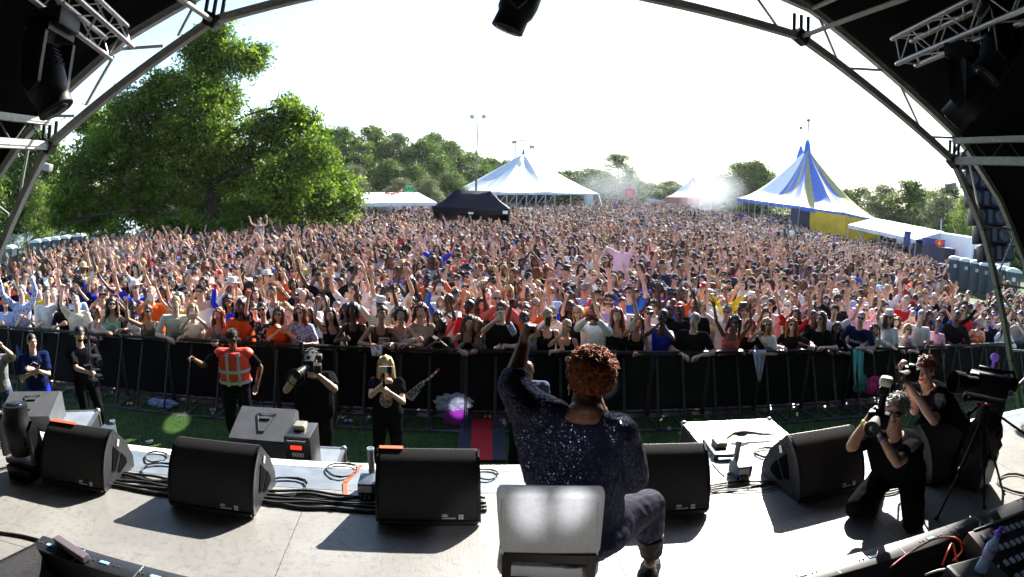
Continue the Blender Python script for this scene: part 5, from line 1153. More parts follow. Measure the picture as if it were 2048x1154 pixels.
# ---- front row read off the photograph: pixel x, sex, pose, top kind, top colour, skin, hair kind, hair colour, shades
FR = [(-30, 1, 'clapping', 'tee', 'pink', 'pale', 'long', 'blond', 1), (8, 1, 'holding a drink', 'tee', 'pale blue', 'tan', 'bun', 'red', 1), (42, 0, 'both arms raised', 'long', 'blue print', 'pale', 'buzz', 'grey', 0), (62, 1, 'clapping', 'tank', 'black', 'tan', 'long', 'black', 0), (95, 0, 'left hand raised', 'tee', 'white', 'pale', 'short', 'brown', 0),
      (127, 1, 'holding a drink', 'tee', 'black', 'tan', 'cap', 'redcap', 1), (160, 0, 'right fist raised', 'tee', 'cream', 'pale', 'buzz', 'grey', 0), (194, 1, 'leaning on the barrier', 'tank', 'white', 'tan', 'bob', 'auburn', 1), (228, 1, 'leaning on the barrier', 'tank', 'mint', 'tan', 'wavy', 'brown', 1), (264, 1, 'left hand raised', 'tank', 'white', 'dark', 'bun', 'black', 1),
      (306, 1, 'right hand waving', 'tank', 'olive', 'olive', 'headband', 'brown', 1), (350, 0, 'leaning on the barrier', 'tee', 'striped', 'pale', 'short', 'blond', 0), (394, 1, 'filming with both hands', 'tee', 'cream', 'pale', 'bob', 'blond', 0), (440, 1, 'leaning on the barrier', 'tank', 'grey', 'pale', 'wavy', 'ginger', 0), (485, 1, 'leaning on the barrier', 'tee', 'orange', 'dark', 'braids', 'black', 0),
      (526, 1, 'right fist raised', 'tee', 'dotted black', 'tan', 'short', 'black', 1), (563, 1, 'clapping', 'tee', 'orange', 'tan', 'long', 'brown', 1), (606, 1, 'filming with one hand', 'tee', 'blue print', 'pale', 'wavy', 'auburn', 1), (655, 1, 'right fist raised', 'tank', 'black', 'tan', 'long', 'black', 0), (706, 1, 'holding a drink', 'tank', 'black', 'dark', 'bob', 'black', 0),
      (762, 1, 'leaning on the barrier', 'tank', 'brown', 'olive', 'headband', 'black', 0), (808, 1, 'leaning on the barrier', 'tank', 'pink', 'tan', 'bob', 'brown', 0), (848, 1, 'holding a drink', 'long', 'beige', 'pale', 'curly', 'auburn', 0), (888, 1, 'clapping', 'tee', 'black', 'dark', 'braids', 'black', 0), (926, 1, 'leaning on the barrier', 'tank', 'black', 'tan', 'curly', 'brown', 0),
      (962, 1, 'one arm reaching out', 'tank', 'grey', 'olive', 'curly', 'blond', 0), (1004, 0, 'filming with one hand', 'tee', 'black', 'tan', 'short', 'brown', 1), (1046, 1, 'right fist raised', 'tee', 'blue print', 'dark', 'short', 'black', 0), (1100, 1, 'filming with one hand', 'tank', 'black', 'tan', 'short', 'blond', 0), (1140, 1, 'filming with one hand', 'tank', 'black', 'tan', 'short', 'blond', 1),
      (1190, 0, 'filming with both hands', 'long', 'white', 'dark', 'short', 'black', 0), (1234, 1, 'both arms raised', 'tank', 'black', 'tan', 'long', 'auburn', 0), (1276, 1, 'filming with one hand', 'tank', 'black', 'olive', 'curly', 'brown', 0), (1320, 1, 'hands cupped at mouth', 'tank', 'royal blue', 'dark', 'buzz', 'black', 0), (1392, 0, 'leaning on the barrier', 'tee', 'black', 'pale', 'short', 'grey', 0),
      (1460, 1, 'both arms raised', 'tank', 'coral', 'brown', 'curly', 'black', 1), (1500, 1, 'leaning on the barrier', 'tee', 'black', 'tan', 'bob', 'red', 0), (1532, 1, 'filming with one hand', 'tee', 'white', 'tan', 'long', 'blond', 1), (1592, 1, 'one arm reaching out', 'tee', 'black', 'pale', 'wavy', 'ginger', 1), (1638, 1, 'leaning on the barrier', 'tee', 'black', 'pale', 'long', 'brown', 1),
      (1676, 1, 'leaning on the barrier', 'tee', 'black', 'brown', 'braids', 'black', 1), (1714, 0, 'leaning on the barrier', 'tee', 'navy', 'pale', 'buzz', 'grey', 1), (1748, 1, 'one arm reaching out', 'tee', 'white', 'tan', 'curly', 'auburn', 0), (1774, 1, 'right fist raised', 'tee', 'white', 'tan', 'hat', 'white', 1), (1806, 1, 'leaning on the barrier', 'tee', 'floral', 'pale', 'bob', 'blond', 1),
      (1842, 0, 'standing relaxed', 'tee', 'white', 'pale', 'buzz', 'grey', 0), (1876, 1, 'holding a drink', 'tee', 'pink', 'brown', 'bun', 'black', 0), (1912, 0, 'leaning on the barrier', 'long', 'black', 'dark', 'buzz', 'black', 0), (1950, 1, 'holding a drink', 'tank', 'orange', 'tan', 'bun', 'blond', 0), (1975, 1, 'filming with one hand', 'tee', 'black', 'tan', 'bun', 'black', 1), (2006, 1, 'leaning on the barrier', 'long', 'white', 'tan', 'cap', 'black', 1), (2040, 0, 'clapping', 'tee', 'grey', 'pale', 'cap', 'navy', 0), (2075, 1, 'both arms raised', 'tank', 'blue', 'tan', 'long', 'brown', 0)]
def desc_of(kind, topk, topc, hk, hcol, shades):
    t = {'tee': 'top', 'tank': 'vest', 'long': 'long sleeves', 'crop': 'top'}[topk]; a = topc+' '+t
    if hk == 'cap': a += ' and cap'
    elif hk == 'hat': a += ' and hat'
    elif shades: a += ' and sunglasses'
    return a, kind
def add_person(row, px, x, y, f, kind, topk, topc, skin, hk, hcol, sh, var=0, legc='black', sc=1.):
    face = math.atan2(-x*.75, y-2.0); rz = -face*1.0 + rnd.uniform(-.2, .2)   # turn towards the performer
    r, V = crowd_person(x, y, math.atan2(x, max(y-1.0, 1))*-.8+rnd.uniform(-.2, .2), kind, bool(f), var, topk, topc, skin, hk, hcol, sh, legc, sc)
    PEOPLE.append([r, desc_of(kind, topk, topc, hk, hcol, sh), row, px, V, kind]); return r
SCALE = {}
for q in FR:
    px, f, kind, tk, tc_, sk, hk, hc, sh = q
    # ray hits the standing line 0.42 m behind the barrier top
    d = ray(px, 640); o = BTOP+rnd.uniform(.20, .42); px = px+rnd.uniform(-7, 7); d = ray(px, 640); t = o/(d.x*BNRM.x+d.y*BNRM.y); x, y = d.x*t, d.y*t
    add_person(0, px, x, y, f, kind, tk, tc_, sk, hk, hc, sh, var=rnd.random() < .35, sc=rnd.uniform(1.02, 1.16), legc=rnd.choice(['black', 'denim']))
KIND_W = [('both arms raised', 9), ('arms raised in a V', 4), ('right fist raised', 10), ('left hand raised', 9), ('right hand waving', 8), ('filming with both hands', 12), ('filming overhead', 7), ('filming with one hand', 8), ('clapping', 12), ('hands cupped at mouth', 4), ('standing relaxed', 20)]
COL_W = [('white', 27), ('black', 26), ('navy', 9), ('grey', 5), ('blue', 6), ('royal blue', 3), ('pale blue', 5), ('red', 5), ('orange', 3.5), ('pink', 4), ('coral', 2), ('green', 2), ('olive', 2), ('yellow', 2), ('lilac', 2), ('beige', 4), ('striped', 2), ('floral', 2), ('dotted black', 2), ('blue print', 2)]
def wch(L): return rnd.choices([a for a, _ in L], [b for _, b in L])[0]
def rand_attrs():
    f = rnd.random() < .5; sk = wch([('pale', 30), ('tan', 30), ('olive', 10), ('brown', 15), ('dark', 15)]); dk = sk in ('brown', 'dark')
    if f: hk = wch([('long', 18), ('wavy', 16), ('bob', 12), ('short', 4), ('curly', 15), ('bun', 12), ('ponytail', 10), ('braids', 10 if dk else 1), ('afro', 8 if dk else 1), ('hat', 4), ('headband', 4)])
    else: hk = wch([('short', 16), ('quiff', 16), ('tousled', 20), ('buzz', 20), ('bald', 10), ('cap', 16), ('hat', 6), ('afro', 4 if dk else 0)])
    hc = 'black' if dk else wch([('brown', 40), ('black', 20), ('blond', 20 if f else 10), ('auburn', 8), ('grey', 12)])
    if hk == 'cap': hc = wch([('black', 3), ('navy', 3), ('white', 2), ('redcap', 2)])
    if hk == 'hat': hc = wch([('black', 2), ('white', 2), ('straw', 3)])
    tk = wch([('tee', 50), ('tank', 35 if f else 10), ('long', 12)]); return f, sk, hk, hc, tk, wch(COL_W), rnd.random() < .42
def slots(row, jit=.13, dx=.55):
    d0 = BTOP+.42+.60*row; n = int(30/dx)
    for i in range(-n, n):
        u = (i+.5*(row % 2)+.25)*dx+rnd.uniform(-jit, jit); d = d0+rnd.uniform(-.12, .12); p = bp_(u, d, 0); yield p.x, p.y
row = 1; total = len(PEOPLE)
ARCHF = [IN[-1], OU[-1], IN[0], OU[0]]
SHOULD = dp(1240, 545, 15.6)
def blocked(x, y):
    for f_ in ARCHF:
        if math.hypot(x-f_.x, y-f_.y) < .5: return True
    if math.hypot(x-SHOULD.x, y-SHOULD.y) < .6: return True
    g = dp(945, 430, 42.2)
    if abs(x-g.x) < 2.9 and abs(y-g.y) < 1.9: return True
    t = dp(425, 455, 36)
    return math.hypot(x-t.x, y-t.y) < 1.0
last_rows = 0
while total < 296:
    for x, y in slots(row):
        px, py = PXY((x, y, 1.6))
        if px < -25 or px > 2072 or blocked(x, y): continue
        if total >= 296: break
        f, sk, hk, hc, tk, tc_, sh = rand_attrs(); kd = wch(KIND_W)
        add_person(row, px, x, y, f, kd, tk, tc_, sk, hk, hc, sh, var=rnd.random() < .4, sc=rnd.uniform(.97, 1.15), legc=rnd.choice(['black', 'denim', 'tan'])); total += 1
    row += 1
last_row = row-1; last_px = PXY((PEOPLE[-1][0].location.x, PEOPLE[-1][0].location.y, 1.6))[0]
print('individual rows', last_row, 'ends at px', last_px)
# unique labels
from collections import defaultdict
def zone(px): return next((z for a, b, z in ZONES if a <= px < b), 'at the frame edge')
lv = defaultdict(list)
for P in PEOPLE: 
    d_ = 'person in %s, %s, %s %s' % (P[1][0], P[1][1], ROWN[P[2]], zone(P[3]))
    if len(d_.split()) > 14: d_ = d_.replace(' and sunglasses', '').replace('long sleeves', 'sleeves')
    lv[d_].append(P)
for k_, L_ in lv.items():
    L_.sort(key=lambda P: P[3]); n = len(L_)
    for i, P in enumerate(L_):
        s = k_
        if n > 1: s = {0: 'left', 1: 'right'}[i]+' '+k_ if n == 2 else ['leftmost', 'second', 'third', 'fourth', 'fifth'][i]+' '+k_
        P[0]['label'] = s; P[0]['group'] = 'people in the front rows of the crowd'
seen_ph = defaultdict(int)
for P in PEOPLE:
    if P[5].startswith('filming'):
        c = wch([('white', 4), ('black', 5), ('gold', 2), ('red', .4)])
        if P[2] == 0 and 1180 < P[3] < 1200: c = 'red'
        l = '%s phone above %s person, %s %s' % (c, P[1][0].split()[0] if P[1][0].split()[0] not in ('dotted', 'pale', 'royal', 'blue') else ' '.join(P[1][0].split()[:2]), ROWN[P[2]], zone(P[3])); seen_ph[l] += 1
        if seen_ph[l] > 1: l = ['', '', 'second ', 'third ', 'fourth '][seen_ph[l]]+l
        phone(P[0], P[4], P[5], c, l)
# ---- the mass of the crowd behind the first rows: one object, people of three levels of detail
def lod_sources(ratio, kinds, hk):
    out = []
    for kind, f, var in kinds:
        V = variant(kind, f, var); parts = [(V['body'], None, 0), (vtop(V, 'tee' if not f else 'tank' if var == 0 else 'tee'), None, 1), (V['legs'], None, 2), (hair(hk[len(out) % len(hk)]), V['J']['HM']@Matrix.Scale(V['J']['k']**.3, 4), 3)]
        vs, fs, zs = [], [], []; off = 0
        if len(out) % 2 == 0 and ratio > .05: parts.append((GLS, V['J']['HM'], 4))
        for me, M, z in parts:
            o = bpy.data.objects.new('tmp', me); COL.objects.link(o); md = o.modifiers.new('d', 'DECIMATE'); rr = ratio*(1.0 if z in (0, 1) else .6 if z == 2 else 2.2 if ratio > .05 else 1.6); md.ratio = min(1, rr)
            if z == 4: o.modifiers.clear()
            dg = bpy.context.evaluated_depsgraph_get(); q = bpy.data.meshes.new_from_object(o.evaluated_get(dg), depsgraph=dg); bpy.data.objects.remove(o)
            bm = bmesh.new(); bm.from_mesh(q); mi_ = [fc.material_index for fc in bm.faces]; bmesh.ops.triangulate(bm, faces=bm.faces[:]); bm.verts.index_update()
            for v in bm.verts: vs.append(tuple(M@v.co) if M else tuple(v.co))
            for fc in bm.faces: fs.append([v.index+off for v in fc.verts]); zs.append(z if not (z == 0 and fc.material_index in (1, 3)) else 4)
            off = len(vs); bm.free(); bpy.data.meshes.remove(q)
        out.append((np.array(vs), np.array(fs, dtype=np.int32), np.array(zs)))
    return out
HK1 = ['short', 'long', 'short', 'curly', 'buzz', 'long', 'cap', 'afro', 'short', 'hat', 'ponytail', 'cap']
ks = [(k_, f_, v_) for i, (k_, _) in enumerate(KIND_W) for f_ in (False, True) for v_ in (0, 1)]
up_k = [q for q in ks if q[0] not in ('standing relaxed', 'clapping', 'hands cupped at mouth')]; dn_k = [q for q in ks if q not in up_k]+[('holding a drink', False, 0)]
LODS = [lod_sources(.16, ks, HK1), lod_sources(.05, ks, HK1), lod_sources(.016, up_k[::5]+dn_k, HK1)]
upidx = [[i for i, q in enumerate(ks) if q in up_k], [i for i, q in enumerate(ks) if q in up_k], list(range(len(up_k[::5])))]
dnidx = [[i for i, q in enumerate(ks) if q not in up_k], [i for i, q in enumerate(ks) if q not in up_k], list(range(len(up_k[::5]), len(up_k[::5])+len(dn_k)))]
print('LOD tris', [[len(s[1]) for s in L][:6] for L in LODS])
TOPB = np.array([(-60, 575), (0, 545), (40, 524), (120, 502), (200, 482), (300, 468), (450, 466), (560, 452), (660, 432), (700, 414), (870, 408), (1030, 404), (1200, 400), (1400, 403), (1470, 410), (1560, 424), (1620, 434), (1700, 446), (1760, 462), (1830, 490), (1870, 522), (1900, 556), (1960, 572), (2060, 590), (2200, 630)], float)
GAPS = [(1576, 468, 26, 12, .85), (1665, 500, 22, 10, .8), (1905, 572, 45, 18, .95), (1960, 590, 40, 20, .9), (1700, 478, 20, 10, .7), (1840, 520, 25, 10, .75), (20, 556, 28, 14, .85), (1385, 430, 10, 8, .8), (1250, 432, 9, 7, .8), (1500, 425, 40, 9, .6), (60, 520, 40, 12, .5)]
pts = []
def try_pt(x, y, zone_d):
    if y < 2 or blocked(x, y): return
    z = tz(x, y); px, py = PXY((x, y, z+1.62))
    if px < -60 or px > 2110: return
    if py < np.interp(px, TOPB[:, 0], TOPB[:, 1]): return
    for gx, gy, rx, ry, pr in GAPS:
        if ((px-gx)/rx)**2+((py-gy)/ry)**2 < 1 and rnd.random() < pr: return
    if math.sin(x*.9+1.3*math.sin(y*.5))*math.sin(y*.7+1.1*math.sin(x*.4)) > .62 and rnd.random() < .55: return
    pts.append((x, y, z, px, py))
r_ = last_row
first_part = True
for r in range(last_row, 200):
    d0 = BTOP+.42+.60*r if r < 46 else BTOP+.42+.60*46+.85*(r-46)
    if d0 > 165: break
    dx = .51 if d0 < 25 else .56 if d0 < 45 else .85 if d0 < 75 else 1.2; n = int(min(d0*1.45, 150)/dx)
    for i in range(-n, n):
        if d0 > 45 and rnd.random() < .12+(.25 if d0 > 70 else 0): continue
        u = (i+.5*(r % 2)+.25)*dx+rnd.uniform(-.2, .2)*(1 if d0 < 40 else 1.6); d = d0+rnd.uniform(-.2, .2); p = bp_(u, d, 0)
        if r == last_row and PXY((p.x, p.y, 1.6))[0] < last_px+12: continue
        try_pt(p.x, p.y, d0)
print('crowd mass', len(pts))
Vs, Fs, Cs = [], [], []; off = 0
ckeys = [(CC.get(a, (.4, .4, .45)), b) for a, b in COL_W]; cw = np.array([b for _, b in ckeys]); cw = cw/cw.sum(); skl = [tuple(c*.85 for c in v) for v in SKT.values()]; hcl = [HC[q] for q in ('black', 'brown', 'brown', 'blond', 'black', 'brown', 'black', 'navy', 'auburn')]
g = np.random.default_rng(12)
for x, y, z, px, py in pts:
    d = math.hypot(x, y); L = 0 if d < 22 else 1 if d < 46 else 2
    pu = .46 if d < 24 else .36 if d < 36 else .18 if d < 50 else .05; idx = upidx[L] if g.random() < pu else dnidx[L]; S = LODS[L][idx[g.integers(len(idx))]]
    a = math.atan2(x, max(y-1, 1))*-.8+g.normal()*(.3 if d < 60 else 1.2); sc = g.uniform(.94, 1.14); c, s = math.cos(a)*sc, math.sin(a)*sc; v = S[0]
    W = np.empty_like(v); W[:, 0] = v[:, 0]*c-v[:, 1]*s+x; W[:, 1] = v[:, 0]*s+v[:, 1]*c+y; W[:, 2] = v[:, 2]*sc+z
    Vs.append(W); Fs.append(S[1]+off); off += len(v); tp = np.array(ckeys[g.choice(len(ckeys), p=cw)][0])*g.uniform(.8, 1.1); far = d > 45 and g.random() < .45; tp = np.array([(.015, .015, .025), (.02, .03, .07), (.1, .13, .2), (.6, .65, .75)][g.integers(4)]) if far else tp; sk = np.array(skl[g.choice(5, p=[.34, .32, .12, .12, .10])]); hc = np.array(hcl[g.integers(len(hcl))])
    tr = np.array([(.015, .015, .02), (.05, .09, .2), (.03, .05, .12), (.3, .26, .2), (.02, .02, .02)][g.integers(5)])
    pal = np.stack([sk, tp, tr, hc, np.array((.01, .01, .012))]); Cs.append(pal[S[2]])
Vs = np.concatenate(Vs).astype(np.float32); Fs = np.concatenate(Fs).astype(np.int32); Cs = np.clip(np.concatenate(Cs), 0, 1); nF = len(Fs)
me = bpy.data.meshes.new('crowd'); me.vertices.add(len(Vs)); me.loops.add(3*nF); me.polygons.add(nF); me.vertices.foreach_set('co', Vs.ravel()); me.loops.foreach_set('vertex_index', Fs.ravel()); me.polygons.foreach_set('loop_start', np.arange(0, 3*nF, 3, dtype=np.int32))
me.update(calc_edges=True); at = me.attributes.new('tint', 'FLOAT_COLOR', 'FACE'); at.data.foreach_set('color', np.concatenate([Cs, np.ones((nF, 1))], 1).astype(np.float32).ravel()); me.polygons.foreach_set('use_smooth', np.ones(nF, dtype=bool))
CM = attr_mat('crowd_cloth_skin', .75); me.materials.append(CM); tag(link('crowd', me), kind='stuff'); print('crowd faces', nF)
# ================================================================== PEOPLE IN THE PIT AND ON STAGE
def figure(label, loc, rz, J, fem=False, wide=1., belly=0., vox=.010, modes=('relax', 'relax'), palms=(None, None), mouth='closed', skin='tan', top=('tee', 'black'), legs='black', hairk='short', hairc='brown', shades=False, sleeve=.44, shoes=True, hdir=(None, None), hs=1., topmat=None, legmat=None, topname='t_shirt', armw=1., wr=.006, legw=None, eyes=True, hairmat=None, infl=.025):
    root = thing('person', label, 'person', loc, rz)
    b = make_body(J, fem, wide, belly, vox, modes, mouth, eyes, palms, hdir, True, hs, 2, True, armw); [b.materials.append(m) for m in FACE]; col(link('body', b, root), SKT[skin])
    t = make_top(J, fem, wide, belly, sleeve, vox*1.1, infl, -.13, .99, 2, wr=wr, seed=len(label), armw=armw); t.materials.append(topmat or CLOTH); col(link(topname, t, root), CC[top[1]])
    l = make_legs(J, fem, wide, .95, vox*1.3, .016, wr=.005, flare=.014, belly=belly); l.materials.append(legmat or CLOTH); col(link('trousers', l, root), CC.get(legs, (.02, .02, .02)))
    if shoes:
        for n_ in 'LR': s = make_shoes(J, n_); s.materials.append(mat('shoe_black', (.015, .015, .015), .5)); link('shoe', s, root)
    HMx = J['HM']@Matrix.Scale(hs*J['k']**.3, 4)
    if hairk != 'bald':
        h = link('cap' if hairk == 'cap' else 'hair', hair(hairk), root); h.matrix_local = HMx; col(h, HC[hairc])
    if shades: h = link('sunglasses', GLS, root); h.matrix_local = HMx
    return root
def W(root, J, n): return world_of(root)@J[n]
S_ = lambda k, s: V3((s*.19*k, 0, 1.385*k))
BLK = mat('camera_black', (.007, .007, .008), .5, bump=.08, bscale=150, spec=.22); RUB = mat('rubber_black', (.02, .02, .02), .7); GLASS_ = mat('lens_front', (.01, .015, .03), .05, spec=1., coat=1)
# steward in red vest
k = 1.02; J = joints(1.79, .02, 0, hands={'R': S_(k, -1)+V3((-.36, -.30, .02)), 'L': V3((.32, -.06, .95))}, hints={'R': V3((-.5, .3, -.8)), 'L': V3((.8, .5, -.2))}, head=(.15, -1, -.25), sh=.2)
p = (-4.0, 7.35, 0); rz = .35
r = figure('person in red reflective vest and sunglasses pointing one arm towards the barrier', p, rz, J, False, 1.12, .03, modes=('relax', 'relax'), mouth='closed', skin='brown', hairk='tousled', hairc='black', shades=True)
vest = make_top(J, False, 1.12, .03, .07, .012, .040, -.02, .985, 2, bust=False, wr=.005); RED = mat('hi_vis_red', (1.0, .07, .03), .6, bump=.3, bscale=14, emit=None); vest.materials.append(RED); vo = link('red_vest', vest, r)
# reflective strips and dark zip line laid on the vest
REF = mat('reflective_grey', (.62, .64, .68), .35, .2)
def band(z0, z1, infl, hw0=0, front=None):
    q = MB(); rr = []
    for f in (z0, z1):
        R_ = torso_rings(J, [(f, *np.interp(f, [a[0] for a in TORSO_M], [a[1] for a in TORSO_M], ).reshape(1), float(np.interp(f, [a[0] for a in TORSO_M], [a[2] for a in TORSO_M])))], infl, wide=1.12, belly=.03, n=36); rr.append(R_[0])
    q.loft(rr, cap=False); return q
q = MB(); q.merge(band(.10, .19, .050)); q.merge(band(.42, .51, .050)); q.each('reflective_band', REF, vo, world=False)
for s in (-1, 1):
    q = MB(); pts = []
    for f in np.linspace(.05, .97, 12):
        hw = float(np.interp(f, [a[0] for a in TORSO_M], [a[1] for a in TORSO_M]))*1.12; hd = float(np.interp(f, [a[0] for a in TORSO_M], [a[2] for a in TORSO_M])); xx = .085*s; c = J['pel'].lerp(J['neck'], f); dd = (hd*1.1+.054+(.02 if f < .6 else 0))*math.sqrt(max(.1, 1-(xx/(hw+.04))**2)); pts.append(c+V3((xx, -dd, 0)))
    q.loft([[p_+V3((-.022, 0, 0)), p_+V3((.022, 0, 0)), p_+V3((.022, .01, 0)), p_+V3((-.022, .01, 0))] for p_ in pts]); q.build('reflective_strap', REF, vo, world=False)
# clapping man
k = 1.0; J = joints(1.76, .03, .1, hands={'L': S_(k, 1)+V3((-.17, -.27, -.13)), 'R': S_(k, -1)+V3((.14, -.30, -.16))}, hints={'L': V3((1, .3, -1)), 'R': V3((-1, .3, -1))}, head=(.5, -1, -.05))
r = figure('person in navy T-shirt with white V outline and bright blue trousers clapping', (-7.2, 6.25, 0), .75, J, modes=('open', 'open'), palms=(V3((-1, 0, .2)), V3((1, 0, .2))), mouth='closed', skin='pale', top=('tee', 'navy'), legs='royal blue', hairk='buzz', hairc='black')
q = MB(); c = J['pel'].lerp(J['neck'], .5)
f_ = lambda x, z: V3((x, -(.145+.015*(1-abs(x)/.12)), J['pel'].z+z))
q.path([f_(-.10, .36), f_(0, .16), f_(.10, .36)], .006, 5); q.path([f_(-.06, .38), f_(0, .42), f_(.06, .38)], .005, 5); q.build('print', mat('print_white', (.7, .7, .72), .7), r, world=False)
# man at the frame edge
J = joints(1.78, .02, 0, hands={'L': S_(1, 1)+V3((.03, -.32, .28)), 'R': S_(1, -1)+V3((.05, -.3, .1))}, hints={'L': V3((1, -.1, -.7))}, head=(.3, -1, .1))
figure('person in grey T-shirt and jeans cut by the left frame edge, arm bent up', (-7.75, 5.85, 0), .7, J, modes=('relax', 'relax'), skin='tan', top=('tee', 'grey'), legmat=DENIM, hairc='brown')
# stabiliser operator in profile
J = joints(1.8, -.05, 0, hands={'L': V3((.08, -.36, 1.30)), 'R': V3((-.06, -.44, 1.18))}, hints={'L': V3((.8, .2, -1)), 'R': V3((-.8, .2, -1))}, head=(0, -1, -.12))
pS = V3((-6.55, 6.75, 0)); rS = R(62)
r = figure('person in black cap and grey polo shirt operating a camera stabiliser, seen in profile', pS, rS, J, modes=('fist', 'fist'), palms=(V3((-1, 0, 0)), V3((1, 0, 0))), skin='pale', top=('tee', 'black'), legs='black', hairk='cap', hairc='black')
h = link('beard', hair('beard'), r); h.matrix_local = J['HM']; col(h, HC['brown'])
MS = Matrix.LocRotScale(pS, Euler((0, 0, rS)), (1, 1, 1)); root = thing('camera_stabiliser', 'black camera on a stabiliser rig with upright monitor, held in profile', 'camera rig', MS@V3((0, -.5, 1.1)))
q = MB(); L_ = lambda x, y, z: MS@V3((x, y, z))
q.tube(L_(0, -.42, 1.0), L_(0, -.46, 1.72), .016); q.tube(L_(-.12, -.44, 1.3), L_(.12, -.44, 1.3), .016); q.tube(L_(0, -.44, 1.22), L_(0, -.80, 1.30), .013); q.tube(L_(0, -.44, 1.5), L_(0, -.75, 1.66), .011); q.tube(L_(-.1, -.5, 1.1), L_(.1, -.62, 1.1), .01)
q.build('frame', MSTEEL, root, angle=50)
q = MB(); q.box(L_(0, -.68, 1.42), (.14, .20, .13), (0, 0, rS), bev=.01); q.tube(L_(0, -.78, 1.42), L_(0, -.92, 1.42), .05, .055, 14); q.build('camera_body', BLK, root, angle=40)
q = MB(); q.box(L_(.0, -.42, 1.78), (.02, .19, .13), (.35, 0, rS), bev=.005); q.build('monitor', BLK, root)
q = MB(); q.box(L_(0, -.5, 1.02), (.09, .14, .1), (0, 0, rS), bev=.01); q.box(L_(0, -.72, 1.18), (.08, .16, .04), (0, 0, rS)); q.each('battery', BLK, root)
# shoulder camera operator
J = joints(1.80, .0, .05, hands={'L': S_(1, 1)+V3((-.10, -.26, .17)), 'R': S_(1, -1)+V3((.05, -.30, .20))}, hints={'L': V3((1, .1, -.9)), 'R': V3((-.8, 0, -1))}, head=(.1, -1, .05), sh=.21)
pC = V3((-2.45, 6.55, 0)); rC = .25
r = figure('person in black T-shirt filming with a large shoulder camera raised to the face', pC, rC, J, wide=1.25, belly=.07, modes=('grip', 'grip'), palms=(V3((-1, -.2, 0)), V3((1, -.2, 0))), skin='tan', top=('tee', 'black'), hairk='tousled', hairc='black')
M_ = Matrix.LocRotScale(pC, Euler((0, 0, rC)), (1, 1, 1)); L_ = lambda x, y, z: M_@V3((x, y, z)); cz = J['head'].z
root = thing('shoulder_camera', 'large black shoulder video camera with ringed lens before the operator face', 'camera', L_(0, -.2, cz))
q = MB(); q.box(L_(.0, -.26, cz+.03), (.13, .34, .14), (0, 0, rC), bev=.015); q.box(L_(0, -.22, cz+.12), (.04, .26, .035), (0, 0, rC), bev=.008); q.box(L_(.10, -.30, cz-.03), (.09, .14, .10), (0, 0, rC), bev=.01); q.build('camera_body', BLK, root, angle=40)
q = MB(); a = L_(-.02, -.42, cz+.02); d = (L_(-.14, -.62, cz-.02)-a); q.lathe(a, [(.05, 0), (.045, .08), (.052, .1), (.052, .15), (.056, .17), (.066, .21), (.06, .212)], 18, d); q.build('lens', BLK, root, angle=40)
q = MB(); q.path([L_(-.13+.10*math.cos(t), -.62, cz-.04+.10*math.sin(t)) for t in np.linspace(0, 2*math.pi, 20)[:-1]], .008, 6, True); q.tube(L_(-.05, -.4, cz+.1), L_(-.06, -.52, cz+.3), .012); q.box(L_(-.06, -.52, cz+.3), (.04, .05, .12), (0, 0, rC)); q.build('follow_ring', BLK, root, angle=40)
q = MB(); q.box(L_(.11, -.10, cz+.05), (.06, .12, .07), (0, 0, rC), bev=.015); q.build('viewfinder', RUB, root)
q = MB(); q.lathe(J['wrR']-J['hdR']*.03, [(.033, -.018), (.035, -.018), (.035, .018), (.033, .018)], 14, J['hdR']); me = q.mesh('wristband', True); me.materials.append(mat('band_orange', (.8, .2, .02), .5)); link('wristband', me, r)
# blonde woman filming
J = joints(1.68, .02, 0, hands={'L': S_(.96, 1)+V3((-.13, -.30, -.02)), 'R': S_(.96, -1)+V3((.17, -.33, .10))}, hints={'L': V3((.9, .2, -1)), 'R': V3((-.9, .2, -1))}, head=(0, -1, -.02), sh=.175)
pW = V3((-1.56, 6.85, 0)); rW = .15
r = figure('person with glasses and black printed T-shirt filming with a white phone on a grip', pW, rW, J, True, 1.12, .03, modes=('grip', 'grip'), palms=(V3((-1, 0, .3)), V3((1, 0, 0))), skin='pale', top=('tee', 'black'), hairk='long', hairc='blond', sleeve=.28)
h = link('glasses', GLS, r); h.matrix_local = J['HM']
q = MB(); q.ell(J['pel'].lerp(J['neck'], .52)+V3((0, -.15, 0)), (.085, .03, .11)); me = q.mesh('print', True); me.materials.append(pattern_mat('shirt_print', 'floral', (.03, .03, .03), (.25, .2, .2), 40)); link('shirt_print', me, r)
M_ = Matrix.LocRotScale(pW, Euler((0, 0, rW)), (1, 1, 1)); L_ = lambda x, y, z: M_@V3((x, y, z)); hz = J['wrR'].z
root = thing('phone_gimbal', 'white phone clamped sideways on a short black grip before the blonde woman', 'phone', L_(0, -.42, hz))
q = MB(); q.box(L_(.03, -.40, hz+.20), (.17, .014, .085), (0, 0, rW), bev=.005); q.build('phone', mat('phone_white', (.75, .75, .76), .25), root)
q = MB(); q.box(L_(.07, -.412, hz+.20), (.05, .012, .088), (0, 0, rW), bev=.003); q.tube(L_(.0, -.41, hz+.16), L_(.0, -.41, hz-.02), .014, .018); q.build('grip', BLK, root, angle=50)
# bald man looking down
J = joints(1.78, .06, 0, head=(-.25, -1, -.65), hands={'L': V3((.1, -.32, 1.05)), 'R': V3((-.1, -.32, 1.05))})
figure('person with shaved head looking down, grey blue T-shirt, below the raised arm', (.235, 6.75, 0), .0, J, skin='brown', top=('tee', 'slate'), hairk='bald', hairc='black', wide=1.1)
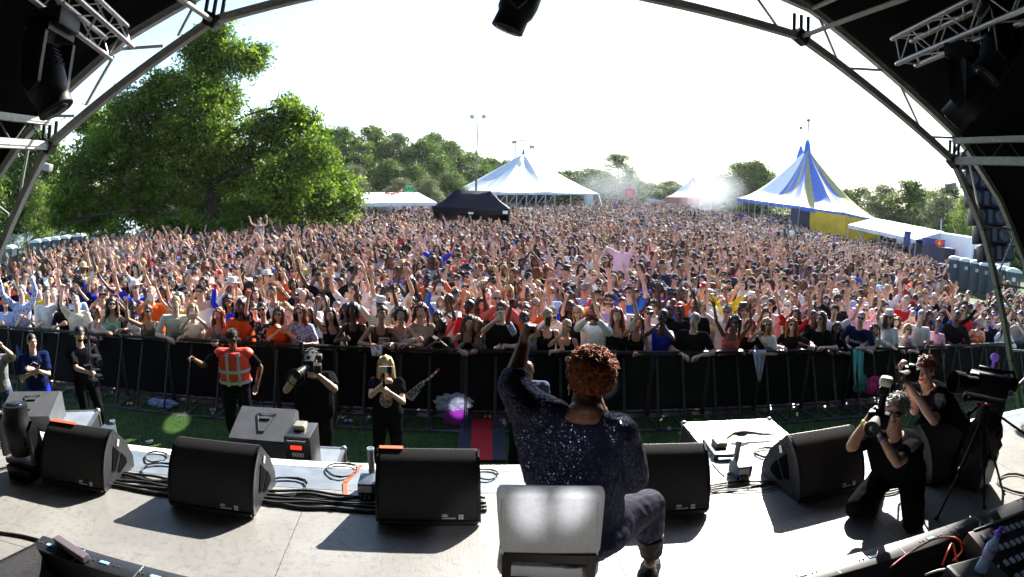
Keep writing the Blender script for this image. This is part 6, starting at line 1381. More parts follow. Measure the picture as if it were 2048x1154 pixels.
# kneeling photographer on the deck (grey hair)
def dslr(label, P, aim, up=(0, 0, 1), flash=False, s=1.):
    root = thing('photo_camera', label, 'camera', tuple(P)); aim = V3(aim).normalized(); x = aim.cross(V3(up)).normalized(); z = x.cross(aim); M = Matrix((x, aim, z)).transposed(); P = V3(P)
    q = MB(); q.box(P, (.145*s, .07*s, .105*s), M, bev=.014); q.box(P+z*.06*s, (.06*s, .06*s, .035*s), M, bev=.01); q.box(P+x*.055*s+aim*.02*s, (.035*s, .06*s, .1*s), M, bev=.012); q.build('camera_body', BLK, root, angle=40)
    q = MB(); q.lathe(P+aim*.03*s, [(.038*s, 0), (.038*s, .05*s), (.043*s, .055*s), (.043*s, .12*s), (.048*s, .135*s), (.05*s, .20*s), (.044*s, .2*s), (.04*s, .19*s)], 20, aim); q.build('lens', RUB, root, angle=40)
    q = MB(); q.ell(P+aim*.215*s, (.036*s, .006*s, .036*s), M); q.build('front_glass', GLASS_, root)
    if flash:
        q = MB(); q.tube(P+z*.07*s, P+z*.17*s-aim*.0, .025*s); q.box(P+z*.19*s, (.07*s, .09*s, .05*s), M, bev=.01); q.build('flash', BLK, root, angle=40)
        q = MB(); q.box(P+z*.25*s+aim*.01, (.085*s, .09*s, .06*s), M, bev=.022); q.build('diffuser', mat('diffuser_white', (.8, .78, .68), .4), root, angle=50)
    return root
def wj(P, face, k=1., sax=None):
    """joints given directly in world space"""
    J = {'k': k}; J.update({n: V3(v) for n, v in P.items()}); J['up'] = (J['neck']-J['pel']).normalized(); J['sax'] = (J['shL']-J['shR']).normalized()
    for n in 'LR': J['hd'+n] = (J['wr'+n]-J['el'+n]).normalized()
    hd = V3(face).normalized(); hu = J['up']*.2+V3((0, 0, 1)); hu = (hu-hd*hu.dot(hd)).normalized(); X = -(hd.cross(hu)).normalized(); J['face'] = hd
    J['HM'] = Matrix(((X.x, -hd.x, hu.x, 0), (X.y, -hd.y, hu.y, 0), (X.z, -hd.z, hu.z, 0), (0, 0, 0, 1)))
    if 'head' not in P: J['head'] = J['neck']+J['up']*(.09*k)+hu*(.105*k)+hd*(.025*k)
    J['HM'].translation = J['head']; return J
z0 = STAGE
hd_ = dp(1793, 822, 4.2); face = V3((-.75, -.62, .04)); fr = V3((-.72, -.70, 0)).normalized(); rt = V3((fr.y, -fr.x, 0))*-1   # person's right side
rtv = fr.cross(V3((0, 0, 1))).normalized()
pel = V3((hd_.x+.22, hd_.y+.02, z0+.27)); nk = hd_-V3((0, 0, .20))-fr*.04
def side(P, s, a=.0, b=.0, c=.0): return P+rtv*s+fr*a+V3((0, 0, b))
PP_ = dict(pel=pel, neck=nk, head=hd_, shR=side(nk, .19, .02, -.06), shL=side(nk, -.19, .0, -.05), hipR=side(pel, .10, 0, -.02), hipL=side(pel, -.10, 0, -.02))
camP = dp(1757, 838, 3.98)
PP_['elR'] = dp(1702, 893, 3.95); PP_['wrR'] = camP+rtv*.075-V3((0, 0, .02))+fr*-.02; PP_['elL'] = dp(1795, 925, 3.85); PP_['wrL'] = camP-rtv*.035-V3((0, 0, .08))+fr*.05
PP_['knR'] = side(pel, .24, .42, -.17); PP_['anR'] = side(pel, .14, -.02, -.19); PP_['knL'] = side(pel, -.22, .40, -.17); PP_['anL'] = side(pel, -.16, -.05, -.19)
PP_['toeR'] = side(V3((0, 0, 0)), .05, -1, -.1); PP_['toeL'] = side(V3((0, 0, 0)), -.05, -1, -.1)
J = wj(PP_, face, 1.0); base = V3((pel.x, pel.y, z0))
for q_ in list(J.keys()):
    if isinstance(J[q_], Vector) and q_ not in ('up', 'sax', 'hdL', 'hdR', 'face', 'toeR', 'toeL'): J[q_] = J[q_]-base
J['HM'].translation = J['head']
r = figure('person with grey hair and sunglasses kneeling on stage shooting with a flash camera', base, 0, J, wide=1.1, belly=.05, vox=.008, modes=('grip', 'grip'), palms=(rtv, -rtv), mouth='smile', skin='tan', hairk='tousled', hairc='grey', shades=True, wr=.005, eyes=False)
for n_, c_, nm in (('R', (.65, .75, .05), 'yellow_wristband'), ('L', (.12, .09, .45), 'watch')):
    q = MB(); q.lathe(J['wr'+n_]-J['hd'+n_]*.04, [(.030, -.014), (.034, -.014), (.034, .014), (.030, .014)], 16, J['hd'+n_]); me = q.mesh('band', True); me.materials.append(mat(nm, c_, .4)); link(nm, me, r)
dslr('black camera with white flash diffuser held by the kneeling photographer', camP, fr*.9+V3((0, 0, .02)), flash=True, s=1.08)
# young photographer behind the right wedge
hd_ = dp(1850, 742, 5.2); fr = V3((-.88, -.48, 0)).normalized(); rtv = fr.cross(V3((0, 0, 1))).normalized(); face = fr+V3((0, 0, -.05)); nk = hd_-V3((0, 0, .17))-fr*.10; pel = V3((hd_.x+.50, hd_.y-.02, z0+.34))
PP_ = dict(pel=pel, neck=nk, head=hd_, shR=side(nk, .18, .0, -.07), shL=side(nk, -.18, .02, -.06), hipR=side(pel, .10), hipL=side(pel, -.10)); camP = dp(1822, 747, 5.0)
PP_['elR'] = dp(1829, 822, 5.0); PP_['wrR'] = camP+rtv*.07-V3((0, 0, .03)); PP_['elL'] = dp(1868, 842, 4.85); PP_['wrL'] = camP-rtv*.03-V3((0, 0, .09))+fr*.06
PP_['knR'] = side(pel, .18, .40, .06); PP_['anR'] = side(pel, .14, .12, -.26); PP_['knL'] = side(pel, -.20, .36, -.22); PP_['anL'] = side(pel, -.16, -.08, -.26); PP_['toeR'] = fr; PP_['toeL'] = -fr
J = wj(PP_, face, 1.02); base = V3((pel.x, pel.y, z0))
for q_ in list(J.keys()):
    if isinstance(J[q_], Vector) and q_ not in ('up', 'sax', 'hdL', 'hdR', 'face', 'toeR', 'toeL'): J[q_] = J[q_]-base
J['HM'].translation = J['head']
r = figure('person with short brown hair in black polo shirt crouching, camera raised, behind right wedge', base, 0, J, wide=1.1, belly=.02, vox=.008, modes=('grip', 'grip'), palms=(rtv, -rtv), skin='pale', hairk='quiff', hairc='auburn', sleeve=.40)
q = MB(); q.lathe(J['wrR']-J['hdR']*.04, [(.030, -.014), (.034, -.014), (.034, .014), (.030, .014)], 16, J['hdR']); me = q.mesh('band', True); me.materials.append(mat('yellow_wristband', (.65, .75, .05), .4)); link('wristband', me, r)
dslr('black camera raised by the crouching photographer at right', camP, fr, s=1.05)
q = MB(); a = camP-V3((0, 0, .04)); q.path([a+V3((.02, 0, 0)), a+V3((-.1, .02, -.2)), a+V3((-.03, 0, -.42)), a+V3((.08, .0, -.5)), a+V3((.14, 0, -.3)), a+V3((.18, 0, -.12))], .010, 5); single(q, 'camera_strap', RUB, 'dark camera strap hanging from the crouching photographer camera', 'strap', a)
# ---- pink shirted person on shoulders, and the person standing above the crowd at left
gs = V3((SHOULD.x, SHOULD.y, 0))
J0 = joints(1.80, .05, 0, hands={'L': V3((.17, -.12, 1.20)), 'R': V3((-.17, -.12, 1.20))}, head=(0, -1, -.25))
rr_ = figure('person in grey top and glasses carrying the pink shirted one on the shoulders', gs, -.2, J0, skin='pale', top=('tee', 'grey'), hairc='ginger', vox=.014)
h = link('glasses', GLS, rr_); h.matrix_local = J0['HM']
J1 = joints(1.80, -.02, 0, pelvis=(0, .06, 1.74), feet=[V3((.20, -.22, 1.02)), V3((-.20, -.22, 1.02))], kneehint={'L': V3((.3, -1, .3)), 'R': V3((-.3, -1, .3))}, head=(-.1, -1, .1), side=.06,
            hands={'L': V3((.38, -.22, 2.70)), 'R': V3((-.50, -.20, 2.20))}, hints={'L': V3((1, -.3, -.4)), 'R': V3((-.3, .3, 1))})
for n in 'LR': J1['an'+n] = J1['kn'+n]+V3((0, -.02, -.42))
r = figure('person in pink T-shirt and sunglasses riding on shoulders high above the crowd', gs, -.2, J1, wide=1.1, belly=.03, modes=('open', 'relax'), skin='pale', mouth='open', top=('tee', 'rose'), hairc='ginger', shades=True, legmat=DENIM, vox=.014)
q0 = dp(520, 480, 25.5); zt = dp(523, 440, 25.5).z
J2 = joints(1.75, 0, 0, hands={'L': S_(1, 1)+V3((.33, -.1, .36)), 'R': S_(1, -1)+V3((-.33, -.1, .36))}, hints={'L': V3((1, 0, -.8)), 'R': V3((-1, 0, -.8))}, head=(0, -1, 0))
r = figure('person in grey vest standing high over the crowd with both arms flexed, left background', (q0.x, q0.y, zt-1.66), -.3, J2, skin='tan', top=('tank', 'grey'), sleeve=0, modes=('fist', 'fist'), hairc='brown', vox=.02, shades=True)
q = MB(); q.box((q0.x, q0.y, (zt-1.72)/2), (.6, .6, max(.2, zt-1.72)), bev=.02); single(q, 'riser_box', mat('desk_dark'), 'dark box under the person standing over the crowd', 'box', (q0.x, q0.y, 0))
# ================================================================== THE PERFORMER
def glitter():
    m = mat('sequin_navy', (.006, .0065, .022), .8, spec=.12); t = m.node_tree; b = t.nodes['Principled BSDF']; L = t.links.new; tc = t.nodes.new('ShaderNodeTexCoord')
    v = t.nodes.new('ShaderNodeTexVoronoi'); v.inputs['Scale'].default_value = 430; L(tc.outputs['Object'], v.inputs['Vector'])
    s = t.nodes.new('ShaderNodeSeparateColor'); L(v.outputs['Color'], s.inputs[0])
    r = t.nodes.new('ShaderNodeMapRange'); r.inputs[1].default_value = .54; r.inputs[2].default_value = .60; L(s.outputs[0], r.inputs[0])
    d = t.nodes.new('ShaderNodeMapRange'); d.inputs[1].default_value = .55; d.inputs[2].default_value = .35; L(v.outputs['Distance'], d.inputs[0])
    mu = t.nodes.new('ShaderNodeMath'); mu.operation = 'MULTIPLY'; L(r.outputs[0], mu.inputs[0]); L(d.outputs[0], mu.inputs[1])
    nmix = t.nodes.new('ShaderNodeVectorMath'); nmix.operation = 'MULTIPLY_ADD'; L(v.outputs['Color'], nmix.inputs[0]); nmix.inputs[1].default_value = (1.5, 1.5, 1.5); nmix.inputs[2].default_value = (-.75, -.75, -.75)
    g = t.nodes.new('ShaderNodeNewGeometry'); ad = t.nodes.new('ShaderNodeVectorMath'); ad.operation = 'ADD'; L(g.outputs['Normal'], ad.inputs[0]); L(nmix.outputs[0], ad.inputs[1]); nn = t.nodes.new('ShaderNodeVectorMath'); nn.operation = 'NORMALIZE'; L(ad.outputs[0], nn.inputs[0])
    gl = t.nodes.new('ShaderNodeBsdfGlossy'); gl.inputs['Roughness'].default_value = .26; gl.inputs['Color'].default_value = (.19, .205, .30, 1); L(nn.outputs[0], gl.inputs['Normal'])
    ms = t.nodes.new('ShaderNodeMixShader'); L(mu.outputs[0], ms.inputs[0]); L(b.outputs[0], ms.inputs[1]); L(gl.outputs[0], ms.inputs[2]); L(ms.outputs[0], t.nodes['Material Output'].inputs[0])
    n = t.nodes.new('ShaderNodeTexNoise'); n.inputs['Scale'].default_value = 14; n.inputs['Detail'].default_value = 4; mp = t.nodes.new('ShaderNodeMapping'); mp.inputs['Scale'].default_value = (1, 1, .35); L(tc.outputs['Object'], mp.inputs[0]); L(mp.outputs[0], n.inputs['Vector'])
    bp = t.nodes.new('ShaderNodeBump'); bp.inputs['Strength'].default_value = .35; bp.inputs['Distance'].default_value = .03; L(n.outputs[0], bp.inputs['Height']); L(bp.outputs[0], b.inputs['Normal']); return m
def performer():
    G = glitter(); k = 1.0
    P = dict(pel=dp(1148, 985, 2.30), neck=dp(1170, 838, 2.30)); P['pel'].z = z0+.62
    P['head'] = dp(1178, 757, 2.36); P['shR'] = dp(1235, 868, 2.28); P['shL'] = dp(1092, 832, 2.33)
    P['elL'] = dp(1026, 768, 2.42); P['wrL'] = dp(1047, 690, 2.52); P['elR'] = dp(1262, 952, 2.38); P['wrR'] = dp(1208, 832, 2.58)
    ax = (P['shR']-P['shL']).normalized(); P['hipL'] = P['pel']+V3((-.10, .03, -.02)); P['hipR'] = P['pel']+V3((.15, .04, -.02))
    P['knR'] = dp(1296, 1012, 2.66); P['anR'] = dp(1303, 1108, 2.70); P['knL'] = V3((.17, 2.70, z0+.50)); P['anL'] = V3((.17, 2.72, z0+.09))
    P['toeR'] = V3((.35, .9, -.05)); P['toeL'] = V3((-.2, 1, 0))
    base = V3((P['pel'].x, P['pel'].y, z0)); J = wj(P, (-.28, 1, .02), k)
    for q_ in list(J.keys()):
        if isinstance(J[q_], Vector) and q_ not in ('up', 'sax', 'hdL', 'hdR', 'face', 'toeR', 'toeL'): J[q_] = J[q_]-base
    J['HM'].translation = J['head']
    root = thing('person', 'person in glittering navy jumpsuit seated on a pale chair, fist raised, back to camera', 'person', tuple(base))
    # body
    b = MB(); b.loft(torso_rings(J, TORSO_F, -.004, wide=1.15, belly=.0))
    for n in 'LR': chain(b, limb_pts(J, n, 'arm', 1.25)); cap(b, J['neck']-J['up']*.07, J['sh'+n], .060, .06); chain(b, limb_pts(J, n, 'leg', 1.2))
    feet_parts(b, J); head_parts(b, J, 1.03, True); cap(b, J['neck']-J['up']*.08+V3((0, -.01, 0)), J['head']-V3((0, 0, .05)), .085, .062, 14); b.ell(J['neck']+J['up']*.0, (.115, .07, .05)); b.ell(J['neck']+J['up']*.035, (.085, .065, .05))
    pa, fi = hand_parts(J, 'L', 'fist', .0115, palmn=V3((1, .3, 0)), dirn=V3((.1, .15, 1))); b.merge(pa); b.merge(fi)
    pa, fi = hand_parts(J, 'R', 'fist', .0115, palmn=V3((-1, 0, 0)), dirn=V3((-.3, 0, 1))); b.merge(pa); b.merge(fi)
    ex = MB(); face_extra(ex, J, 1.03, 'open', True); me = append_extra(remesh(b, .006, 2, 'body'), ex, 'body'); [me.materials.append(m) for m in FACE]; col(link('body', me, root), SKT['brown'])
    # jumpsuit: loose top with wide half sleeves, full skirt of the hips, legs
    b = MB(); prof = [(-.22, .19, .165), (-.05, .225, .175), (.1, .23, .175), (.3, .215, .165), (.5, .205, .155), (.7, .20, .145), (.84, .19, .135), (.92, .165, .11), (.97, .145, .095), (1.01, .12, .08)]
    b.loft(torso_rings(J, prof, .012, n=26))
    sl = MB()
    A = [(J['shL'].lerp(J['neck'], .25), .08), (J['shL'], .095), (J['shL'].lerp(J['elL'], .5)-V3((0, 0, .03)), .088), (J['elL']-V3((0, 0, .01)), .074), (J['elL'].lerp(J['wrL'], .36), .062)]
    for (p, a), (q, c) in zip(A[:-1], A[1:]): sl.ell(p, a, nu=14, nv=8); sl.tube(p, q, a, c, 14)
    A = [(J['shR'].lerp(J['neck'], .25), .078), (J['shR'], .092), (J['shR'].lerp(J['elR'], .5), .094), (J['elR'], .086), (J['elR'].lerp(J['wrR'], .45), .070)]
    for (p, a), (q, c) in zip(A[:-1], A[1:]): sl.ell(p, a, nu=14, nv=8); sl.tube(p, q, a, c, 14)
    # cloth web under the raised sleeve and beside the body
    for t in (0, .35, .7, 1):
        a_ = J['shL'].lerp(J['elL'], .75*t+.1)-V3((0, 0, .04)); sl.tube(a_, J['pel'].lerp(J['neck'], .55-.1*t)+V3((-.17, .0, 0)), .055, .07, 12)
    b.merge(sl)
    for n in 'LR':
        hp, kn, an = J['hip'+n], J['kn'+n], J['an'+n]; b.ell(hp, (.16, .16, .15), nu=16, nv=10); b.tube(hp, kn, .145, .092, 16); b.ell(kn, .094, nu=14, nv=10); b.tube(kn, kn.lerp(an, .45), .094, .083, 14); b.tube(kn.lerp(an, .45), kn.lerp(an, .74), .083, .064, 14)
    b.ell(J['pel']+V3((.05, .0, -.02)), (.24, .20, .12), nu=20, nv=10); me = remesh(b, .0075, 4, 'jumpsuit'); wrinkle(me, .005, 13, 3); wrinkle(me, .0025, 34, 8); me.materials.append(G); link('jumpsuit', me, root)
    # boots
    for n in 'LR':
        b = MB(); kn, an = J['kn'+n], J['an'+n]; t = V3(J['toe'+n]).normalized(); b.tube(kn.lerp(an, .60), an, .078, .062, 14); x = t.cross(V3((0, 0, 1))); M = Matrix((x, t, V3((0, 0, 1)))).transposed(); zf = -an.z+.05
        b.ell(V3((an.x, an.y, .070)), (.062, .08, .065), M, 12, 8); b.ell(V3((an.x, an.y, .058))+t*.12, (.062, .125, .054), M, 14, 8); b.ell(V3((an.x, an.y, .018))+t*.08, (.066, .17, .018), M, 14, 6)
        me = remesh(b, .007, 2, 'boot'); wrinkle(me, .003, 50, 4); me.materials.append(mat('boot_leather', (.007, .007, .008), .55, bump=.2, bscale=60, spec=.25)); link('boot', me, root)
    # ginger curls
    g = random.Random(9); HM = J['HM']; b = MB(); b.ell((0, .022, .035), (.088, .102, .098), nu=26, nv=18)
    for i in range(1900):
        u, v_ = g.random(), g.random(); th = 2*math.pi*u; z = -.62+1.62*v_; rr = math.sqrt(max(0, 1-min(1, z)**2)); n_ = V3((math.cos(th)*rr, math.sin(th)*rr, z)).normalized()
        if n_.y < -.55 and n_.z < .55: continue
        p = V3((0, .024, .04))+V3((n_.x*.087, n_.y*.101, n_.z*.098)); tx, ty, _ = frame_z(n_); L = g.uniform(.010, .036)*(1.2 if n_.z > .3 else .8); ph = g.uniform(0, 6); pts = []
        for q in range(7):
            t = q/6; pts.append(p+n_*L*t*1.05+(tx*math.cos(ph+t*6.5)+ty*math.sin(ph+t*6.5))*.009*min(1, t*2.5)+V3((0, 0, -.012*t*t)))
        b.path(pts, [.0042, .0046, .0044, .0042, .0038, .003, .002], 4)
    me = b.mesh('hair', True); me.materials.append(mat('ginger_curls', (.38, .105, .024), .55, noise=.45, nscale=60, bump=.6, bscale=220)); h = link('hair', me, root); h.matrix_local = HM@Matrix.Scale(.94, 4)
    b = MB(); b.ell(HM@V3((.088, -.0, -.035)), (.008, .008, .014)); b.tube(HM@V3((.088, 0, -.02)), HM@V3((.088, 0, -.07)), .0025); b.build('earring', ALU2, root, world=False)
    b = MB(); b.path([HM@V3((.095, -.02, .06)), HM@V3((.1, .0, .05)), HM@V3((.098, .02, .03))], .004, 5); b.build('hair_clip', ALU2, root, world=False)
    return J, base
PJ, PB = performer()
def chair():
    FAB = mat('chair_linen', (.56, .565, .57), .85, noise=.1, nscale=60, bump=.35, bscale=260); WD = mat('chair_wood', (.022, .014, .010), .35, noise=.3, nscale=20)
    tl, tr = dp(1003, 990, 2.0), dp(1200, 992, 2.02); bl, br_ = dp(1004, 1106, 2.08), dp(1196, 1108, 2.10); ctr = (bl+br_)/2; ang = math.atan2((br_-bl).y, (br_-bl).x)
    root = thing('chair', 'pale grey upholstered chair with dark wooden legs under the performer', 'chair', (ctr.x, ctr.y+.25, z0), ang); d = (br_-bl).normalized(); n = V3((-d.y, d.x, 0)); wdt = (br_-bl).length
    # back: rounded slab leaning to the camera
    up = ((tl+tr)/2-(bl+br_)/2); hh = up.length; up.normalize(); nn = up.cross(d)*-1; nn = d.cross(up)*-1
    M = Matrix((d, d.cross(up)*-1, up)).transposed(); c = (tl+tr+bl+br_)/4
    bm = bmesh.new(); bmesh.ops.create_grid(bm, x_segments=24, y_segments=20, size=1); 
    b = MB(); b.box(c+d.cross(up)*-.035, (wdt+.02, .075, hh+.01), Matrix((d, -(d.cross(up)), up)).transposed(), bev=.022); bk = b.build('backrest', FAB, root, angle=60); bm.free()
    b = MB(); b.path([bl+V3((.004, -.003, 0)), tl+V3((.004, -.003, -.02))], .004, 6); b.path([br_+V3((-.004, -.003, 0)), tr+V3((-.004, -.003, -.02))], .004, 6); b.each('piping', FAB, bk)
    b = MB(); se = ctr+n*.30; b.box((se.x, se.y, z0+.455), (wdt+.05, .47, .11), (0, 0, ang), bev=.035); b.build('seat', FAB, root, angle=60)
    b = MB(); b.box((bl+br_)/2+V3((0, 0, -.03))+n*.02, (wdt-.01, .035, .045), (0, 0, ang)); b.box((se.x, se.y, z0+.375), (wdt, .42, .05), (0, 0, ang)); b.build('rail', WD, root)
    for s, P_ in ((-1, bl), (1, br_)):
        b = MB(); a = P_+d*(-s*.022)+V3((0, 0, -.01))+n*.02; e = V3((a.x, a.y, z0))-n*.05
        b.loft([[e+d*x*.7+n*y*.7 for x, y in ((-.02, -.02), (.02, -.02), (.02, .02), (-.02, .02))], [a+d*x+n*y for x, y in ((-.021, -.021), (.021, -.021), (.021, .021), (-.021, .021))]]); b.build('leg', WD, root)
        a = se+d*s*(wdt/2-.02)+n*.19; b = MB(); b.loft([[V3((a.x, a.y, z0))+d*x*.7+n*y*.7 for x, y in ((-.02, -.02), (.02, -.02), (.02, .02), (-.02, .02))], [V3((a.x, a.y, z0+.38))+d*x+n*y for x, y in ((-.02, -.02), (.02, -.02), (.02, .02), (-.02, .02))]]); b.build('leg', WD, root)
    b = MB(); q = (bl+br_)/2; b.box((q.x, q.y+.05, z0+.2), (wdt-.05, .02, .03), (0, 0, ang)); b.build('stretcher', WD, root)
chair()
# ================================================================== STAGE EQUIPMENT
def grille_mat():
    m = mat('grille', (.02, .02, .021), .55, .0, spec=.06); t = m.node_tree; b = t.nodes['Principled BSDF']; L = t.links.new; tc = t.nodes.new('ShaderNodeTexCoord')
    mp = t.nodes.new('ShaderNodeMapping'); mp.inputs['Scale'].default_value = (85, 85, 85); L(tc.outputs['UV'], mp.inputs[0])
    v = t.nodes.new('ShaderNodeTexVoronoi'); v.voronoi_dimensions = '2D'; v.inputs['Randomness'].default_value = 0; v.inputs['Scale'].default_value = 1; L(mp.outputs[0], v.inputs['Vector'])
    r = t.nodes.new('ShaderNodeMapRange'); r.inputs[1].default_value = .30; r.inputs[2].default_value = .42; L(v.outputs['Distance'], r.inputs[0])
    mx = t.nodes.new('ShaderNodeMix'); mx.data_type = 'RGBA'; mx.inputs[6].default_value = (.001, .001, .001, 1); mx.inputs[7].default_value = (.085, .085, .09, 1); L(r.outputs[0], mx.inputs[0]); L(mx.outputs[2], b.inputs['Base Color'])
    return m
GRL = grille_mat(); CAB = mat('cabinet_black', (.022, .024, .029), .5, spec=.35, noise=.35, nscale=12, bump=.35, bscale=160); CABT = mat('cabinet_trim', (.018, .018, .02), .4)
WPROF = [(0, .03), (.014, .10), (.038, .17), (.072, .24), (.115, .305), (.165, .36), (.222, .405), (.285, .435)]
WSIDE = WPROF+[(.305, .43), (.47, .25), (.53, .10), (.52, .0), (.03, 0)]
LOGO_W = mat('logo_white', (.75, .75, .75), .5)
def wedge_proto(W_=.66):
    root = thing('stage_monitor', 'x', 'stage monitor', group='wedge monitors along the stage')
    b = MB(); P = [Vector((-W_/2, y, z)) for y, z in WSIDE]; b.prism(P, (W_, 0, 0)); b.build('cabinet', CAB, root, world=False, angle=30)
    for s in (-1, 1):
        b = MB(); x0 = s*W_/2; b.prism([Vector((x0+s*.001, y*1.004-.006, z+.004)) for y, z in WPROF]+[Vector((x0+s*.001, y*.97+.02, z-.02)) for y, z in WPROF[::-1]], (s*.014, 0, 0)); b.build('end_trim', CABT, root, world=False)
    # perforated grille, slightly proud, with its own flat mapping
    rows = []; n = len(WPROF); acc = [0]
    for i in range(1, n): acc.append(acc[-1]+math.dist(WPROF[i], WPROF[i-1]))
    vs, fs, uv = [], [], []
    for i, (y, z) in enumerate(WPROF):
        for j in range(9):
            x = -W_/2+.012+(W_-.024)*j/8; vs.append((x, y-.006, z+.004)); uv.append((x+(0), acc[i]))
    for i in range(n-1):
        for j in range(8): fs.append((i*9+j, i*9+j+1, (i+1)*9+j+1, (i+1)*9+j))
    me = bpy.data.meshes.new('grille'); me.from_pydata(vs, [], fs); ul = me.uv_layers.new(name='UVMap')
    for l in me.loops: u, v_ = uv[l.vertex_index]; ul.data[l.index].uv = (u*.7071-v_*.7071, u*.7071+v_*.7071)
    me.materials.append(GRL); me.polygons.foreach_set('use_smooth', [True]*len(fs)); link('grille', me, root)
    b = MB(); b.box((0, -.012, .035), (W_-.01, .02, .025)); b.build('lower_rail', CABT, root, world=False)
    # logo: two lines of white lettering with a four part square
    X = (1, 0, 0); Y = (0, .025, .08)
    T = place(text_mesh('d&b', .026, True), Vector((.155-.045, -.006, .085)), X, Y); b = MB(); b.merge(T); b.build('logo_name', LOGO_W, root, world=False)
    T = place(text_mesh('audiotechnik', .017, True), Vector((.155-.02, -.010, .067)), X, Y); b = MB(); b.merge(T); b.build('logo_word', LOGO_W, root, world=False)
    b = MB(); M = Matrix((Vector(X), Vector(Y).normalized().cross(Vector(X)), Vector(Y).normalized())).transposed()
    for a in (-1, 1):
        for c in (-1, 1): b.box(Vector((.215+a*.0085, -.0085+c*.0025, .076+c*.0085)), (.014, .003, .014), M)
    b.build('logo_square', LOGO_W, root, world=False)
    for s in (-1, 1):    # triangular hand hole split by a bar, connector plate
        x0 = s*(W_/2+.003); b = MB()
        b.prism([(x0, .26, .30), (x0, .17, .12), (x0, .22, .10), (x0, .335, .215)], (s*.004, 0, 0)); b.prism([(x0, .36, .20), (x0, .245, .085), (x0, .29, .06), (x0, .41, .085), (x0, .41, .13)], (s*.004, 0, 0)); b.build('hand_hole', mat('hole_black', (.002, .002, .002), .9, spec=.05), root, world=False)
        b = MB(); b.box((x0+s*.002, .335, .30), (.006, .035, .06), (-.6, 0, 0), bev=.002); b.build('plate', ALU2, root, world=False)
        b = MB()
        for y, z in ((.1, .05), (.3, .37), (.48, .05), (.47, .2)): b.tube((x0, y, z), (x0+s*.004, y, z), .007)
        b.each('screw', MSTEEL, root, world=False)
    return root
WP = wedge_proto(); WEDGES = []
for i, (x, y, rz, sc, lb) in enumerate(((-3.19, 2.90, .10, .97, 'leftmost black wedge monitor with an orange tape strip'), (-1.965, 2.99, .06, 1.0, 'second black wedge monitor from left, beside coiled cables'), (-.485, 3.165, .11, 1.02, 'black wedge monitor left of the performer with orange tape'),
                                    (1.08, 3.33, .02, 1.02, 'black wedge monitor half hidden behind the performer'), (2.50, 3.44, .19, 1.06, 'black wedge monitor left of the kneeling photographer'), (3.84, 3.42, .16, 1.08, 'rightmost black wedge monitor in front of the crouching photographer'))):
    sc *= .965; o = WP if i == 0 else copy_thing(WP); o.location = (x, y, STAGE); o.rotation_euler = (0, 0, rz); o.scale = (sc,)*3; o['label'] = lb; o['group'] = 'wedge monitors along the stage'; WEDGES.append(o)
ORT = mat('tape_orange', (.85, .10, .02), .6); PKT = mat('tape_pink', (.85, .05, .25), .6)
for o, a, c, m_ in ((WEDGES[0], -.33, -.05, ORT), (WEDGES[2], -.33, -.17, ORT), (WEDGES[5], -.1, .12, mat('tape_red', (.7, .02, .02), .6))):
    b = MB(); b.box(((a+c)/2, .285, .443), (c-a, .035, .006), (.1, 0, 0)); b.build('tape_strip', m_, o, world=False)
def tape(label, pts, m=ORT, wd=.03):
    b = MB()
    for a, c in zip(pts[:-1], pts[1:]): d = Vector(c)-Vector(a); m_ = (Vector(a)+Vector(c))/2; b.box(m_, (d.length+wd*.5, wd, .003), (0, 0, math.atan2(d.y, d.x)))
    single(b, 'floor_tape', m, label, 'tape', pts[0])
g3 = lambda x, y, h=.003: gp(x, y, STAGE+h)
tape('orange tape line on the floor beside the third wedge', [g3(722, 930, .006), g3(690, 965, .006), g3(692, 1003, .006), g3(758, 1007, .007)])
tape('short red tape strip under the right cable box', [g3(1456, 946, .006), g3(1487, 943, .006)], mat('tape_red'))
tape('grey tape patch at the stage edge right', [g3(1425, 925, .006), g3(1448, 950, .006)], mat('tape_grey', (.25, .2, .15), .6), .02)
# cables
CBL = mat('cable_black', (.012, .012, .013), .5); 
def cable(label, pts, r=.009, m=CBL, smooth=True, name='cable'):
    P = [Vector(p) for p in pts]; out = []
    for i in range(len(P)-1):
        p0, p1, p2, p3 = P[max(i-1, 0)], P[i], P[i+1], P[min(i+2, len(P)-1)]
        for k in range(6):
            t = k/6; out.append(.5*((2*p1)+(p2-p0)*t+(2*p0-5*p1+4*p2-p3)*t*t+(3*p1-p0-3*p2+p3)*t**3))
    out.append(P[-1]); b = MB(); b.path(out, r, 6); return single(b, name, m, label, 'cable', out[0], smooth=True)
rc = random.Random(4)
lab = ['nearest thick', 'second', 'middle', 'fourth', 'thin upper', 'farthest']
for j in range(6):
    pts = []
    for i in range(16):
        u = -3.0+i*.21; 
        if u > .5: break
        pts.append(sp(u+.1, 3.36+.035*j+rc.uniform(-.03, .03), STAGE+.012+.006*(j % 3)))
    cable('%s black cable of the bundle along the left stage strip' % lab[j], pts, rc.choice([.008, .011, .013]))
for j in range(4):
    pts = [sp(1.45+.18*i, 3.42+.04*j+rc.uniform(-.025, .025)-.02*(i > 4)*(i-4), STAGE+.012) for i in range(8)]
    cable('%s cable between the performer and the right wedge' % ['lowest black', 'second black', 'third black', 'uppermost black'][j], pts, rc.choice([.006, .009]), CBL)
for j in range(3):
    pts = [sp(3.1+.15*i, 3.0+.05*j+rc.uniform(-.02, .02), STAGE+.012) for i in range(6)]
    cable('%s cable behind the kneeling photographer' % ['lower', 'middle', 'upper'][j], pts, .008)
